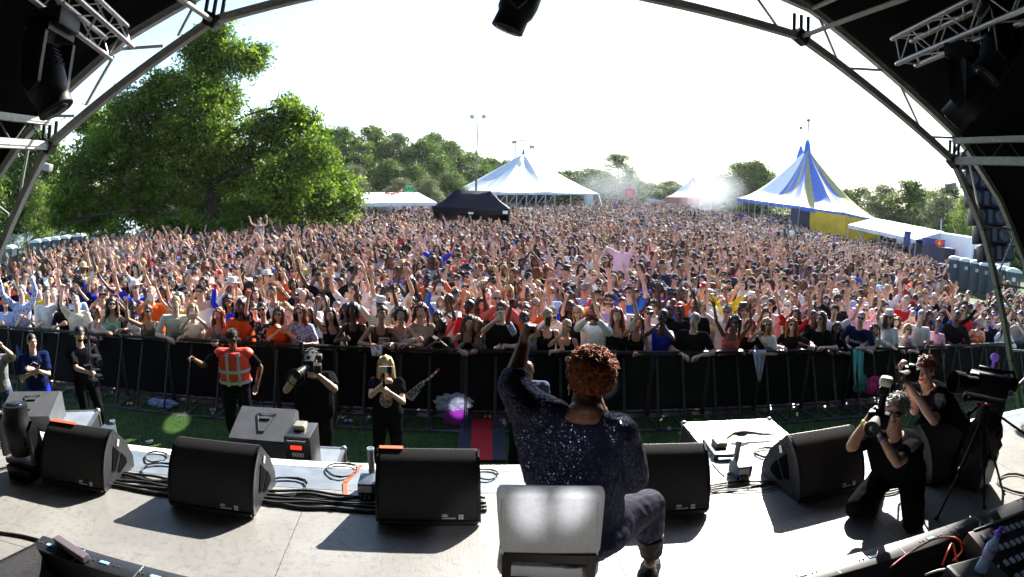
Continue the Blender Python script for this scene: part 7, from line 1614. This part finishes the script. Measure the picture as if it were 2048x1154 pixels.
def coil(label, c, r, n=2, z=STAGE+.012, m=CBL, th=.007, tail=None):
    pts = []
    for i in range(n*14): a = i/14*2*math.pi; rr = r*(1+.08*math.sin(i*1.3)); pts.append(Vector((c[0]+rr*math.cos(a)+.012*(i//14), c[1]+rr*math.sin(a)*.95, z+.004*(i % 5 == 0)+.006*(i//14))))
    if tail: pts += [Vector((*tail, z))]
    b = MB(); b.path(pts, th, 6); single(b, 'cable_coil', m, label, 'cable', (c[0], c[1], STAGE), smooth=True)
coil('looped black cable left of the second wedge', g3(318, 945), .16, 2); coil('small cable loop beside the upper left stage edge', g3(312, 915), .10, 1)
coil('round black cable coil right of the second wedge', g3(572, 975), .15, 2); coil('grey cable loops above the orange tape', g3(682, 942), .12, 2, th=.005)
coil('cable loop right of the third wedge', g3(972, 950), .09, 1); coil('pale coiled cable left of the right wedge', g3(1535, 908), .12, 2, th=.008, m=mat('cable_grey', (.12, .12, .12), .5)); coil('thin black cable loop at the right stage floor', g3(2035, 970), .22, 2, th=.006); coil('looped cables at the far left stage edge', g3(8, 915), .25, 2)
coil('purple looped cable at the far left frame edge', g3(4, 880), .12, 3, m=mat('cable_purple', (.35, .05, .35), .5), th=.006)
# junction boxes with short pipe stands
def di_box(label, px, py, top):
    p = gp(px, py, STAGE); root = thing('cable_box', label, 'cable box', tuple(p)); b = MB(); b.tube(p+Vector((0, .12, 0)), p+Vector((.0, .12, top)), .024, n=16); b.build('pipe', MSTEEL, root, angle=50)
    b = MB(); b.lathe(p+Vector((0, .12, top-.01)), [(.024, 0), (.027, 0), (.027, .012), (.02, .012), (.02, -.02)], 16); b.build('pipe_rim', ALU2, root)
    b = MB(); b.box(p+Vector((0, 0, .06)), (.13, .17, .11), (0, 0, .1), bev=.006); b.build('box', mat('box_blue_grey', (.05, .07, .10), .4), root, angle=40)
    b = MB(); b.box(p+Vector((-.004, -.088, .075)), (.09, .004, .05), (0, 0, .1)); b.build('label_plate', mat('patch_white'), root)
    for k_, c_ in ((-.03, (.05, .12, .6)), (.0, (.6, .5, .1)), (.03, (.5, .5, .5))): b = MB(); b.tube(p+Vector((k_, -.09, .03)), p+Vector((k_, -.13, .02)), .011); b.build('plug', mat('plug_%d' % int(c_[0]*100), c_, .4), root, angle=50)
di_box('small cable box with upright pipe left of the third wedge', 738, 985, .30); di_box('small cable box with upright pipe left of the right wedge', 1478, 950, .26); di_box('small cable box behind the leftmost wedge', 215, 880, .14)
# flight cases in the pit
CASE = mat('case_blue_grey', (.20, .23, .27), .5, noise=.25, nscale=4, bump=.1); CASEW = mat('case_white', (.78, .76, .7), .5, noise=.08, nscale=5)
def flight_case(label, c, size, rz, m, lid=None):
    root = thing('flight_case', label, 'flight case', c, rz); sx, sy, sz = size
    b = MB(); b.box((0, 0, sz/2+.06), (sx-.02, sy-.02, sz-.04), bev=.004); b.build('body', mat('case_black_side', (.02, .02, .022), .5), root, world=False)
    b = MB(); b.box((0, 0, sz+.045), (sx-.03, sy-.03, .01)); b.build('lid', m, root, world=False)
    b = MB()
    for s in (-1, 1):
        for t in (-1, 1):
            b.box((s*(sx/2-.01), t*(sy/2-.01), sz/2+.06), (.03, .03, sz)); b.box((0, t*(sy/2-.01), .06 if s < 0 else sz+.04), (sx, .03, .03)); b.box((s*(sx/2-.01), 0, .06 if t < 0 else sz+.04), (.03, sy, .03))
    b.build('edge_frame', MSTEEL, root, world=False)
    for s in (-1, 1):
        for t in (-1, 1): b = MB(); b.ell((s*(sx/2-.012), t*(sy/2-.012), sz+.045), .032); b.build('ball_corner', ALU2, root, world=False, angle=60)
    for s in (-1, 1): b = MB(); b.box((s*sx*.22, -sy/2-.004, sz*.62), (.16, .012, .12), bev=.003); b.build('latch', ALU2, root, world=False)
    return root
def fill_speaker(label, loc, rz, sz=(.72, .50, .30)):
    root = thing('fill_speaker', label, 'loudspeaker', loc, rz, 'speakers facing away on the pit cases'); sx, sy, h = sz
    b = MB(); b.prism([(-sx/2, -sy/2, .02), (-sx/2, -sy/2, h*.62), (-sx/2, sy/2-.06, h), (-sx/2, sy/2, h*.9), (-sx/2, sy/2, .02)], (sx, 0, 0)); b.build('cabinet', mat('fill_cabinet', (.085, .09, .10), .5, noise=.2, nscale=9, bump=.3, bscale=120), root, world=False)
    n = Vector((0, -h*.38, sy-.06)).normalized(); f = lambda x, t: Vector((x, -sy/2+(sy-.06)*t, h*.62+h*.38*t))+n*.006
    b = MB(); P = [f(-.09, .78), f(.11, .80), f(.045, .25), f(-.005, .25)]; b.path(P, .006, 6, True); b.path([f(-.05, .62), f(.06, .63)], .006, 6); b.build('handle', mat('handle_dark', (.008, .008, .01), .4), root, world=False)
    b = MB(); b.box((0, sy/2+.006, h*.47), (sx-.03, .012, h*.8)); b.build('grille', CABT, root, world=False)
    b = MB(); b.box((-sx/2-.003, 0, h*.4), (.006, .16, .10), bev=.002); b.build('side_handle', mat('handle_dark'), root, world=False); return root
_q = dp(72, 852, 6.0); flight_case('grey flight case in the pit at far left under a speaker', (_q.x, _q.y, 0), (1.25, .8, _q.z-.05), .45, CASE)
fill_speaker('slanted dark speaker facing away on the far left flight case', (_q.x-.02, _q.y+.0, _q.z), .42, (.60, .46, .30))
flight_case('grey flight case in the pit below the shoulder camera operator', (-2.13, 4.62, 0), (1.15, .78, 1.18), .12, CASE)
fill_speaker('slanted dark speaker facing away on the middle flight case', (-2.32, 4.74, 1.24), .08, (.58, .48, .42))
flight_case('flight case with bright white lid in the pit behind the right wedge', (2.22, 4.72, 0), (.98, .75, 1.58), .05, CASEW)
flight_case('low case with white lid left of the right pit machine', (1.62, 4.62, 0), (.5, .5, 1.42), .05, CASEW)
b = MB(); c = Vector((2.28, 4.62, 1.66)); pts = [c+Vector((-.34, -.1, .01)), c+Vector((-.2, .02, .03)), c+Vector((-.1, .0, .05)), c+Vector((0, .03, .03)), c+Vector((.1, .01, .02)), c+Vector((.34, .02, .01))]; b.path(pts, [.012, .016, .022, .016, .014, .006], 6); b.ell(c+Vector((-.12, 0, .03)), (.06, .03, .02)); b.path([c+Vector((-.1+.06*math.cos(t), .05+.05*math.sin(t), .02)) for t in np.linspace(0, 6, 12)], .006, 5); single(b, 'rigging_strap', RUB, 'dark strap with shackle lying on the white lid', 'strap', c-Vector((0, 0, .02)))
def fx_machine(label, p, rz, h, txt, tape_=None):
    root = thing('effects_machine', label, 'effects machine', p, rz); b = MB(); b.box((0, 0, h/2), (.24, .34, h), bev=.01); b.build('body', mat('machine_black', (.02, .022, .025), .4, bump=.1), root, world=False, angle=40)
    b = MB(); b.path([(-.08, -.175, h-.03), (-.08, -.2, h-.03), (.08, -.2, h-.03), (.08, -.175, h-.03)], .009, 6); b.build('handle', ALU2, root, world=False, angle=50)
    b = MB(); b.box((-.01, -.173, h-.10), (.10, .006, .035)); b.build('red_display', mat('display_red', (.7, .02, .02), .3, emit=(.9, .03, .02, .6)), root, world=False)
    X = (1, 0, 0); Y = (0, 0, 1); q = MB(); q.merge(place(text_mesh(txt, .055, True), Vector((.0, -.174, h-.17)), X, Y)); q.build('number', LOGO_W, root, world=False)
    b = MB()
    for k_ in range(3): b.box((-.02, -.173, h-.24-.025*k_), (.12-.02*k_, .004, .008))
    b.build('small_print', mat('print_grey', (.4, .4, .4), .6), root, world=False); b = MB(); b.box((-.04, -.173, .10), (.07, .004, .09)); b.build('warning_label', mat('label_yellow', (.75, .65, .12), .6), root, world=False)
    b = MB(); b.box((-.01, .02, h+.025), (.11, .13, .05), bev=.01); b.build('nozzle', mat('nozzle_brass', (.4, .36, .24), .35, .6), root, world=False)
fx_machine('black upright effects machine with red display on the middle flight case', (-1.80, 4.42, 1.235), .1, .46, '9000'); fx_machine('black upright effects machine with red display beside the white lid', (1.86, 4.36, 1.08), .0, .62, '9000')
tape('pink tape outline on the middle flight case', [(-2.05, 4.28, 1.242), (-1.62, 4.33, 1.242), (-1.64, 4.62, 1.242)], PKT)
# red carpet ramp, litter, bags in the pit
b = MB(); A = gp(944, 842, 0); B_ = gp(940, 925, 0); C_ = gp(985, 925, 0); D_ = gp(985, 843, 0)
b.prism([Vector((p.x, p.y, .03)) for p in (B_, C_, D_, A)], (0, 0, .012)); single(b, 'red_ramp', mat('carpet_red', (.55, .01, .015), .8, noise=.1, nscale=30, bump=.4, bscale=200), 'red carpet strip lying in the pit left of the performer', 'carpet', A)
for s, lb in ((-1, 'left'), (1, 'right')):
    b = MB(); o_ = Vector((.12*s, 0, 0)); q0_, q1_ = (A, B_) if s < 0 else (D_, C_); b.prism([Vector((q0_.x, q0_.y, 0)), Vector((q0_.x+.2*s, q0_.y, 0)), Vector((q1_.x+.2*s, q1_.y, 0)), Vector((q1_.x, q1_.y, 0))] if s > 0 else [Vector((q0_.x, q0_.y, 0)), Vector((q1_.x, q1_.y, 0)), Vector((q1_.x-.2, q1_.y, 0)), Vector((q0_.x-.2, q0_.y, 0))], (0, 0, .05)); single(b, 'ramp_edge', mat('ramp_dark', (.02, .03, .05), .6), 'dark edge ramp on the %s of the red carpet' % lb, 'ramp', q0_)
def can(px, py, c, lb, rz=0, lying=True):
    p = gp(px, py, 0); b = MB(); ax = Vector((math.cos(rz), math.sin(rz), 0)) if lying else Vector((0, 0, 1)); q = p+Vector((0, 0, .034 if lying else .002))
    b.mi(0).lathe(q, [(.001, 0), (.026, 0), (.033, .01), (.033, .05), (.033, .11), (.026, .125), (.001, .125)], 14, ax); b.mi(1).lathe(q+ax*.03, [(.0335, 0), (.0335, .05)], 14, ax); single(b, 'drink_can', [ALU2, c], lb, 'can', p, angle=40)
CB_, CR_, CW_ = mat('can_blue', (.02, .06, .55), .35), mat('can_red', (.65, .03, .04), .35), mat('can_white', (.7, .7, .7), .4)
for a_ in ((1337, 868, CB_, 'blue silver can standing in the light spot on the grass', 0, False), (1357, 872, CB_, 'blue silver can lying right of the standing one', .4, True), (1374, 870, CB_, 'blue can lying rightmost of the three on the grass', .1, True), (1378, 857, CW_, 'pale can lying by the barrier foot right of the blue ones', .6, True), (432, 818, CR_, 'red white can lying by the steward', 1.0, True), (420, 824, CR_, 'second red white can nearer the stage by the steward', .4, True), (424, 832, CB_, 'blue can lying nearest the stage by the steward', 1.6, True),
           (968, 837, CR_, 'red box shaped can at the head of the red carpet', .1, True), (998, 846, CR_, 'red white can right of the red carpet', .8, True), (1008, 853, CW_, 'white can standing on end right of the red carpet', 1.4, False), (308, 812, CW_, 'white crumpled can below the barrier at left', .3, True), (255, 811, CR_, 'red white packet at the barrier foot at left', .2, True), (690, 846, CB_, 'small blue can between camera operator and woman', .2, True), (292, 890, CW_, 'white can on the grass close to the left stage edge', .9, True)): can(*a_)
def crumple(label, name, cat, P, rad, m, seed, n=26):
    g_ = np.random.default_rng(seed); b = MB(); b.ell((0, 0, 0), 1, nu=n, nv=n*2//3); v = np.array(b.v); d = 1+.16*np.sin(v@g_.normal(size=3)*5)+.12*np.sin(v@g_.normal(size=3)*9+1)+.07*g_.normal(size=len(v)); v = v*d[:, None]*np.array(rad); v[:, 2] = np.maximum(v[:, 2], -rad[2]*.8)
    b.v = [tuple(np.array(P)+q+np.array((0, 0, rad[2]*.8))) for q in v]; return single(b, name, m, label, cat, P, smooth=False)
p = gp(325, 812, 0); crumple('crumpled blue and white plastic bottle pack by the barrier foot', 'litter', 'litter', tuple(p), (.30, .10, .07), mat('litter_blue', (.25, .35, .6), .4), 3)
p = gp(910, 850, 0); b = MB(); b.box(p+Vector((0, .1, .14)), (.34, .26, .26), (0, 0, -.2), bev=.01); single(b, 'purple_box', mat('box_purple', (.38, .03, .42), .5), 'purple cardboard box on the grass left of the red carpet', 'box', p)
PL = mat('clear_plastic', (.75, .8, .85), .25, alpha=.45); crumple('clear crumpled plastic bag lying over the purple box', 'plastic_bag', 'bag', (p.x-.05, p.y+.12, .24), (.30, .2, .13), PL, 8)
crumple('magenta drawstring bag hanging low on the barrier at right', 'drawstring_bag', 'bag', tuple(gp(1750, 792, .35)+Vector((0, .12, 0))), (.16, .09, .20), mat('bag_magenta', (.65, .01, .25), .6), 5)
crumple('teal cloth bag beside the magenta bag on the barrier', 'cloth_bag', 'bag', tuple(gp(1724, 788, .35)+Vector((0, .12, 0))), (.15, .09, .20), mat('bag_teal', (.03, .33, .33), .7), 6)
# cloths over the barrier
def cloth_strip(label, px0, px1, pyt, pyb, m, seed, taper=.5, name='cloth', n=18):
    g_ = random.Random(seed); b = MB(); rows = []; nor = Vector((0, -1, 0))
    for i in range(13):
        t = i/12; row_ = []
        for j in range(n+1):
            s = j/n; x = px0+(px1-px0)*(s*(1-taper*t)+taper*t*.5); y = pyt+(pyb-pyt)*t; d = ray(x, y); o_ = BTOP-.06-.13*min(1, t*1.5)+.02*math.sin(s*14+seed+t*2)+(.04 if t == 0 else 0); tt = o_/(d.x*BNRM.x+d.y*BNRM.y); row_.append(Vector((0, 0, EYE))+d*tt)
        rows.append(row_)
    b.loft(rows, cap=False, closed=False); o = single(b, name, m, label, 'cloth', rows[0][n//2], smooth=True); md = o.modifiers.new('t', 'SOLIDIFY'); md.thickness = .006
cloth_strip('turquoise towel hanging over the barrier at right', 1705, 1728, 699, 770, mat('towel_turquoise', (.12, .55, .58), .9), 2, .3); cloth_strip('pale grey cloth hanging to a point over the barrier', 1505, 1532, 700, 762, mat('cloth_pale', (.45, .47, .55), .8), 3, .8)
cloth_strip('dark sheer cloth over the barrier beside the ginger hair', 1212, 1234, 700, 745, mat('cloth_smoke', (.06, .06, .07), .8), 4, .3); cloth_strip('white bag hanging over the barrier by the blonde woman', 741, 766, 690, 712, mat('cloth_white', (.7, .7, .7), .7), 5, .2)
# printed bag on the barrier with its lettering
def printed_bag():
    o_ = BTOP-.30
    def bp3(x, y, o2=o_): d = ray(x, y); return Vector((0, 0, EYE))+d*(o2/(d.x*BNRM.x+d.y*BNRM.y))
    b = MB(); cs = [(806, 792), (842, 763), (850, 768), (826, 802)]; P_ = [bp3(*c) for c in cs]; b.prism(P_, (0, -.01, 0)); root = thing('printed_bag', 'white bag printed with black letters hanging askew on the barrier', 'bag', tuple(P_[0])); b.build('panel', mat('bag_white', (.62, .62, .62), .7, noise=.15, nscale=10), root)
    X = (P_[1]-P_[0]); Y = Vector((-.4, 0, 1)); c = (P_[0]+P_[1]+P_[2]+P_[3])/4+Vector((0, -.03, 0))
    q = place(text_mesh('SOLD', .12, True), c+Vector((.01, 0, .01)), X, Y); q.build('lettering', mat('print_black', (.01, .01, .01), .6), root)
    b = MB(); pts = [bp3(842, 766), bp3(855, 755), bp3(868, 744), bp3(878, 738)]
    for i in range(9):
        t0, t1 = i/9, (i+1)/9; f = lambda t: pts[0].lerp(pts[3], t)+Vector((0, 0, -.03*math.sin(math.pi*t))); b.mi(i % 2).tube(f(t0), f(t1), .018)
    b.build('strap', [mat('strap_red', (.6, .05, .05), .6), mat('patch_white')], root)
printed_bag()
# LOVE stickers and shirt words on the front row
def on_person(px, txt, w_, h_, dz, bg, fg, name, dx=0, size=None):
    P_ = min((q for q in PEOPLE if q[2] == 0), key=lambda q: abs(q[3]-px)); J = P_[4]['J']; c = J['pel'].lerp(J['neck'], dz); f = J['up'].cross(J['sax']); n = -f
    o = c+n*(.150 if not P_[4]['fem'] else .155)+J['sax']*dx; X = J['sax']; b = MB()
    if bg: b.box(o, (w_, .006, h_), Matrix((X, f, J['up'])).transposed()); st = b.build(name, bg, P_[0], world=False)
    q = MB(); q.merge(place(text_mesh(txt, size or h_*.85, True), o+n*.007, X, J['up'])); q.build('lettering' if bg else name, fg, st if bg else P_[0], world=False)
PB_ = mat('print_black'); 
for px, dx in ((762, .06), (808, 0), (848, .0)): on_person(px, 'LOVE', .15, .06, .72 if px != 808 else .45, mat('patch_white'), PB_, 'sticker', dx)
on_person(1714, 'TRAVO', .3, .07, .6, None, mat('print_white'), 'shirt_word', 0, .075)
# moving head base clutter, tripod camera, jacket
def tripod():
    root = thing('tripod_camera', 'black video camera with glowing purple hood on a black tripod at right', 'video camera', (3.72, 3.05, STAGE)); top = dp(1965, 838, 4.6)
    hub = top
    for px, py in ((1872, 1040), (1968, 1018), (2006, 985)):
        f = gp(px, py, STAGE); b = MB(); m_ = hub.lerp(f, .5); sd_ = Vector((.02, .01, 0)); b.tube(hub+sd_, m_+sd_, .013); b.tube(hub-sd_, m_-sd_, .013); b.tube(m_, f, .011); b.ell(m_, (.03, .03, .025)); b.ell(f+Vector((0, 0, .015)), (.02, .02, .015)); b.build('leg', BLK, root, angle=50)
    b = MB(); b.tube(hub-Vector((0, 0, .02)), hub+Vector((0, 0, .12)), .045, .04, 14); b.tube(hub+Vector((0, 0, .1)), hub+Vector((.35, -.25, -.08)), .010); b.build('head', BLK, root, angle=40)
    c = hub+Vector((-.02, -.0, .27)); ang = 2.3; M = Euler((0, 0, ang)).to_matrix(); b = MB(); b.box(c, (.34, .13, .15), M, bev=.015); b.box(c+Vector((0, 0, .11)), (.22, .04, .03), M, bev=.008); b.box(c-Vector((0, 0, .11)), (.3, .10, .03), M); b.build('camera_body', BLK, root, angle=40)
    f = M@Vector((1, 0, 0)); f = Vector((-.85, .1, .05)).normalized(); b = MB(); b.lathe(c+f*.14, [(.05, 0), (.055, .12), (.075, .14), (.085, .24), (.08, .24), (.06, .15)], 16, f); b.build('lens', BLK, root, angle=40)
    b = MB(); b.tube(c+Vector((0, 0, .12)), c+Vector((-.02, -.02, .21)), .012); b.ell(c+Vector((-.02, -.02, .21)), (.045, .03, .03), None, 16, 10); b.build('microphone_hood', mat('hood_purple', (.25, .15, .55), .25, emit=(.35, .15, 1.0, .05)), root, smooth=True)
    b = MB(); b.path([c+Vector((.1, -.02, .1)), c+Vector((.28, .0, .08)), c+Vector((.36, 0, -.02)), c+Vector((.30, 0, -.10))], .012, 6); b.box(c+Vector((.24, -.02, .0)), (.14, .09, .10), (0, .2, 0), bev=.015); b.build('viewfinder', BLK, root, angle=40)
    b = MB()
    for k_ in range(4): b.ell(c+Vector((-.17+.07*k_, -.07, -.12)), .016); 
    b.each('red_knob', mat('knob_red', (.6, .03, .05), .4), root)
    for k_, (dx, dy, dz) in enumerate(((-.25, 0, -.09), (-.22, -.05, -.2), (.12, -.03, -.16))): b = MB(); b.tube(c+Vector((0, 0, -.12)), c+Vector((dx, dy, dz)), .012); b.ell(c+Vector((dx, dy, dz)), (.025, .02, .03)); b.build('handle', BLK, root, angle=50)
tripod()
p = gp(2010, 950, STAGE); crumple('black padded camera cover slumped behind the tripod', 'camera_cover', 'cover', (3.98, 3.32, STAGE+.02), (.17, .13, .46), mat('cover_black', (.010, .010, .012), .7, bump=.5, bscale=12), 12, 30)
b = MB(); b.box((3.98, 3.32, STAGE+.16), (.34, .3, .32), (0, 0, .4), bev=.03); single(b, 'equipment_box', mat('machine_black'), 'black box under the slumped camera cover', 'box', (3.98, 3.32, STAGE))
# low black battens near the camera
def batten(label, a, c, wd, h, marks):
    a, c = Vector(a), Vector(c); d = (c-a); L = d.length; d.normalize(); n = Vector((-d.y, d.x, 0)); ang = math.atan2(d.y, d.x); m_ = (a+c)/2; root = thing('floor_batten', label, 'batten', (a.x, a.y, STAGE), 0)
    b = MB(); b.box((m_.x-n.x*wd/2, m_.y-n.y*wd/2, a.z-h/2), (L, wd, h), (0, 0, ang), bev=.006); b.build('housing', mat('batten_black', (.022, .024, .03), .38, noise=.2, nscale=30), root, angle=40)
    for i, t in enumerate(marks):
        q = a+d*t-n*wd/2; b = MB(); b.box((q.x, q.y, a.z+.002), (.06, .022, .006), (0, 0, ang), bev=.002); b.build('display', mat('batten_display', (.25, .5, .7), .3), root)
        b = MB()
        for s_ in (-.07, .07, -.1, .1): qq = q+d*s_; b.tube((qq.x, qq.y, a.z), (qq.x, qq.y, a.z+.006), .006)
        b.each('screw', MSTEEL, root)
        b = MB(); qq = q+d*.22; b.box((qq.x, qq.y, a.z+.001), (.004, wd-.01, .003), (0, 0, ang)); b.build('joint_line', ALU2, root)
batten('low black batten with small blue displays at bottom left', gp(86, 1070, STAGE+.32), gp(470, 1172, STAGE+.32), .13, .31, (.12, .52, .85))
batten('long low black batten with small displays at bottom right', gp(1440, 1166, STAGE+.32), gp(2120, 962, STAGE+.32), .14, .31, (.45, .95, 1.45, 1.75))
b = MB(); p = gp(150, 1098, STAGE+.325); b.box(p+Vector((0, -.03, .02)), (.30, .05, .04), (0, 0, -.25), bev=.006); single(b, 'remote_unit', mat('remote_grey', (.12, .10, .12), .4), 'small dark unit with pale end lying on the left batten', 'device', p)
# small wedge at lower left corner
o = copy_thing(WEDGES[1]); o.location = (-2.75, 1.62, STAGE); o.rotation_euler = (0, 0, -1.9); o.scale = (.8,)*3; o['label'] = 'black cabinet corner cut by the bottom left frame corner'; o['group'] = 'wedge monitors near the camera'
cable('black cable in the bottom left corner crossing to the batten', [gp(0, 1065, STAGE+.01), gp(60, 1075, STAGE+.01), gp(120, 1100, STAGE+.01), gp(90, 1150, STAGE+.01)], .010)
# mixing desk lower right with bottle, cables
def desk():
    a = gp(1700, 1152, STAGE+.45); c = gp(2075, 1040, STAGE+.45); d = (c-a).normalized(); n = Vector((-d.y, d.x, 0)); root = thing('control_desk', 'black lighting control desk with rows of faders at bottom right', 'control desk', tuple((a+c)/2-n*.3)); M = Matrix((d, n, Vector((0, 0, 1)))).transposed()@Euler((.18, 0, 0)).to_matrix(); o_ = (a+c)/2-n*.28+d*.55
    b = MB(); b.box(o_, (1.1, .55, .12), M, bev=.01); b.build('body', mat('desk_black', (.012, .012, .014), .4), root, angle=40)
    b = MB()
    for i in range(18):
        for j in range(4): b.box(o_+M@Vector((-.48+i*.056, .2-j*.11, .066)), (.022, .04, .012), M)
    b.each('fader', mat('fader_pale', (.45, .48, .52), .4), root)
    b = MB(); b.box(o_+M@Vector((0, 0, -.28)), (1.0, .45, .42), M); b.build('stand', mat('desk_black'), root)
    b = MB(); b.path([o_+M@Vector((-.5, .27, .06)), o_+M@Vector((0, .29, .065)), o_+M@Vector((.5, .27, .06))], .008, 6); b.build('edge_tube', ALU2, root, angle=50)
desk()
def bottle():
    p = gp(1960, 1142, STAGE+.55); root = thing('water_bottle', 'clear plastic water bottle with purple cap beside the control desk', 'bottle', tuple(p)); s = 1.05
    b = MB(); b.lathe(p, [(.001, 0), (.032*s, 0), (.034*s, .02*s), (.030*s, .07*s), (.034*s, .1*s), (.033*s, .14*s), (.016*s, .175*s), (.015*s, .19*s)], 20, Vector((.15, 0, 1))); b.build('body', mat('bottle_plastic', (.45, .62, .85), .12, alpha=.6, spec=.8), root, smooth=True)
    q = p+Vector((.15, 0, 1)).normalized()*.188*s; b = MB(); b.lathe(q, [(.019*s, 0), (.019*s, .02*s), (.013*s, .026*s), (.012*s, .045*s), (.001, .046*s)], 16, Vector((.15, 0, 1))); b.build('cap', mat('cap_purple', (.16, .08, .75), .35), root, angle=40)
    b = MB(); b.lathe(p+Vector((.15, 0, 1)).normalized()*.075*s, [(.0315*s, 0), (.035*s, .02*s), (.0345*s, .05*s)], 20, Vector((.15, 0, 1))); b.build('label', mat('bottle_label', (.35, .35, .7), .5), root, smooth=True)
    b = MB(); b.box(p-Vector((0, 0, .28)), (.3, .25, .55), bev=.02); single(b, 'side_case', mat('machine_black'), 'black case under the water bottle', 'case', p-Vector((0, 0, .55)))
bottle()
RC_ = mat('cable_red', (.6, .06, .03), .45); WC_ = mat('cable_white', (.6, .6, .6), .45)
cable('long red cable looping at bottom right', [gp(1780, 1135, STAGE+.35), gp(1820, 1105, STAGE+.4), gp(1870, 1078, STAGE+.45), gp(1912, 1076, STAGE+.5), gp(1925, 1100, STAGE+.45), gp(1905, 1122, STAGE+.4)], .006, RC_)
cable('short red cable beside the bottle', [gp(1885, 1130, STAGE+.4), gp(1895, 1105, STAGE+.5), gp(1905, 1088, STAGE+.5), gp(1915, 1130, STAGE+.4)], .006, RC_)
cable('white cable at the bottom edge left of the bottle', [gp(1850, 1150, STAGE+.4), gp(1880, 1140, STAGE+.45), gp(1920, 1138, STAGE+.45), gp(1985, 1148, STAGE+.5), gp(2000, 1120, STAGE+.5)], .006, WC_)
cable('black cable curve above the control desk', [gp(1960, 1045, STAGE+.4), gp(1965, 1070, STAGE+.5), gp(2000, 1085, STAGE+.5), gp(2050, 1075, STAGE+.5)], .009)
# an added chair wash, and beams of the moving heads that are lit in the picture
def spot(P, target, size_deg, power, colr=(1, 1, 1)):
    l = bpy.data.lights.new('spot_beam', 'SPOT'); l.energy = power; l.spot_size = R(size_deg); l.spot_blend = .35; l.color = colr; l.shadow_soft_size = .04; o = bpy.data.objects.new('spot_beam', l); COL.objects.link(o); o.location = P; o.rotation_euler = (Vector(target)-Vector(P)).to_track_quat('-Z', 'Y').to_euler()
LT = [(Vector((-1.9, -1.2, 5.6)), gp(352, 845, 0), 3.2, 2200), (Vector((1.0, -1.6, 5.8)), Vector((0, 0, 0)), 1, 1)]
spot((-1.9, -.8, 5.6), gp(353, 846, 0), 2.6, 5500, (1, 1, .85)); spot((1.9, -.8, 5.6), sp(2.6, 8.75, .7), 2.4, 4000, (.85, .9, 1)); spot((.6, -.8, 5.6), gp(915, 825, 0), 1.8, 2200, (.8, .8, 1))
spot((-.25, -.8, 5.4), dp(1060, 1020, 2.0), 2.1, 330, (.95, .95, 1)); spot((.45, -.8, 5.4), dp(1148, 1008, 2.0), 2.1, 330, (.95, .95, 1)); spot((.6, -.8, 5.4), dp(1110, 1040, 2.1), 13, 60, (.95, .96, 1))  # the wide last spot is an added wash to brighten the chair
for i, x in enumerate((-1.9, -.25, .6, 1.9)):
    moving_head('lit black moving head on the rear truss, %s of four' % ordinal(i), Vector((x, -1.05, 5.65)), Vector((0, 1, -.55)), True, .9)
E3 = Vector((-2.6, -1.15, 6.15)); box_truss('silver box truss behind the camera carrying four lit heads', E3, Vector((1, 0, 0)), 5.4, Vector((0, 1, 0)), Vector((0, 0, 1)))
# smoke drifting behind the crowd
def smoke(label, c, r, dens, seed):
    dens *= .55; m = bpy.data.materials.new('smoke'); m.use_nodes = True; t = m.node_tree; t.nodes.remove(t.nodes['Principled BSDF']); v = t.nodes.new('ShaderNodeVolumePrincipled'); v.inputs['Color'].default_value = (.80, .90, 1, 1); v.inputs['Anisotropy'].default_value = .6; L = t.links.new
    tc = t.nodes.new('ShaderNodeTexCoord'); n = t.nodes.new('ShaderNodeTexNoise'); n.inputs['Scale'].default_value = .16; n.inputs['Detail'].default_value = 3; L(tc.outputs['Object'], n.inputs['Vector']); mr = t.nodes.new('ShaderNodeMapRange'); mr.inputs[1].default_value = .3; mr.inputs[2].default_value = .7; mr.inputs[4].default_value = dens; L(n.outputs[0], mr.inputs[0]); mp = t.nodes.new('ShaderNodeMapping'); mp.inputs['Scale'].default_value = tuple(1/q for q in r); L(tc.outputs['Object'], mp.inputs[0]); ln = t.nodes.new('ShaderNodeVectorMath'); ln.operation = 'LENGTH'; L(mp.outputs[0], ln.inputs[0]); fo = t.nodes.new('ShaderNodeMapRange'); fo.interpolation_type = 'SMOOTHSTEP'; fo.inputs[1].default_value = .15; fo.inputs[2].default_value = 1; fo.inputs[3].default_value = 1; fo.inputs[4].default_value = 0; L(ln.outputs['Value'], fo.inputs[0]); mm = t.nodes.new('ShaderNodeMath'); mm.operation = 'MULTIPLY'; L(mr.outputs[0], mm.inputs[0]); L(fo.outputs[0], mm.inputs[1]); L(mm.outputs[0], v.inputs['Density']); L(v.outputs[0], t.nodes['Material Output'].inputs['Volume'])
    b = MB(); b.ell((0, 0, 0), r, nu=20, nv=12); me = b.mesh('smoke', True); me.materials.append(m); o = link('smoke', me); o.location = c; tag(o, kind='stuff')
p = dp(1425, 375, 96); smoke('', (p.x, p.y, p.z-.5), (7, 6, 5), .17, 1)
p = dp(1230, 370, 140); smoke('', (p.x, p.y, p.z), (13, 8, 7), .06, 2)
p = dp(235, 530, 19); smoke('', (p.x, p.y, 1.9), (1.6, 1.2, .7), .25, 3)

# the air itself: a faint even haze round the whole place
_b = MB(); _b.box((0, 0, 20), (2000, 2000, 60)); _m = bpy.data.materials.new('haze_air'); _m.use_nodes = True; _t = _m.node_tree; _t.nodes.remove(_t.nodes['Principled BSDF']); _v = _t.nodes.new('ShaderNodeVolumePrincipled')
_v.inputs['Color'].default_value = (.88, .94, 1, 1); _v.inputs['Density'].default_value = .00014; _v.inputs['Anisotropy'].default_value = .35; _t.links.new(_v.outputs[0], _t.nodes['Material Output'].inputs['Volume'])
_me = _b.mesh('haze'); _me.materials.append(_m); tag(link('haze', _me), kind='stuff')
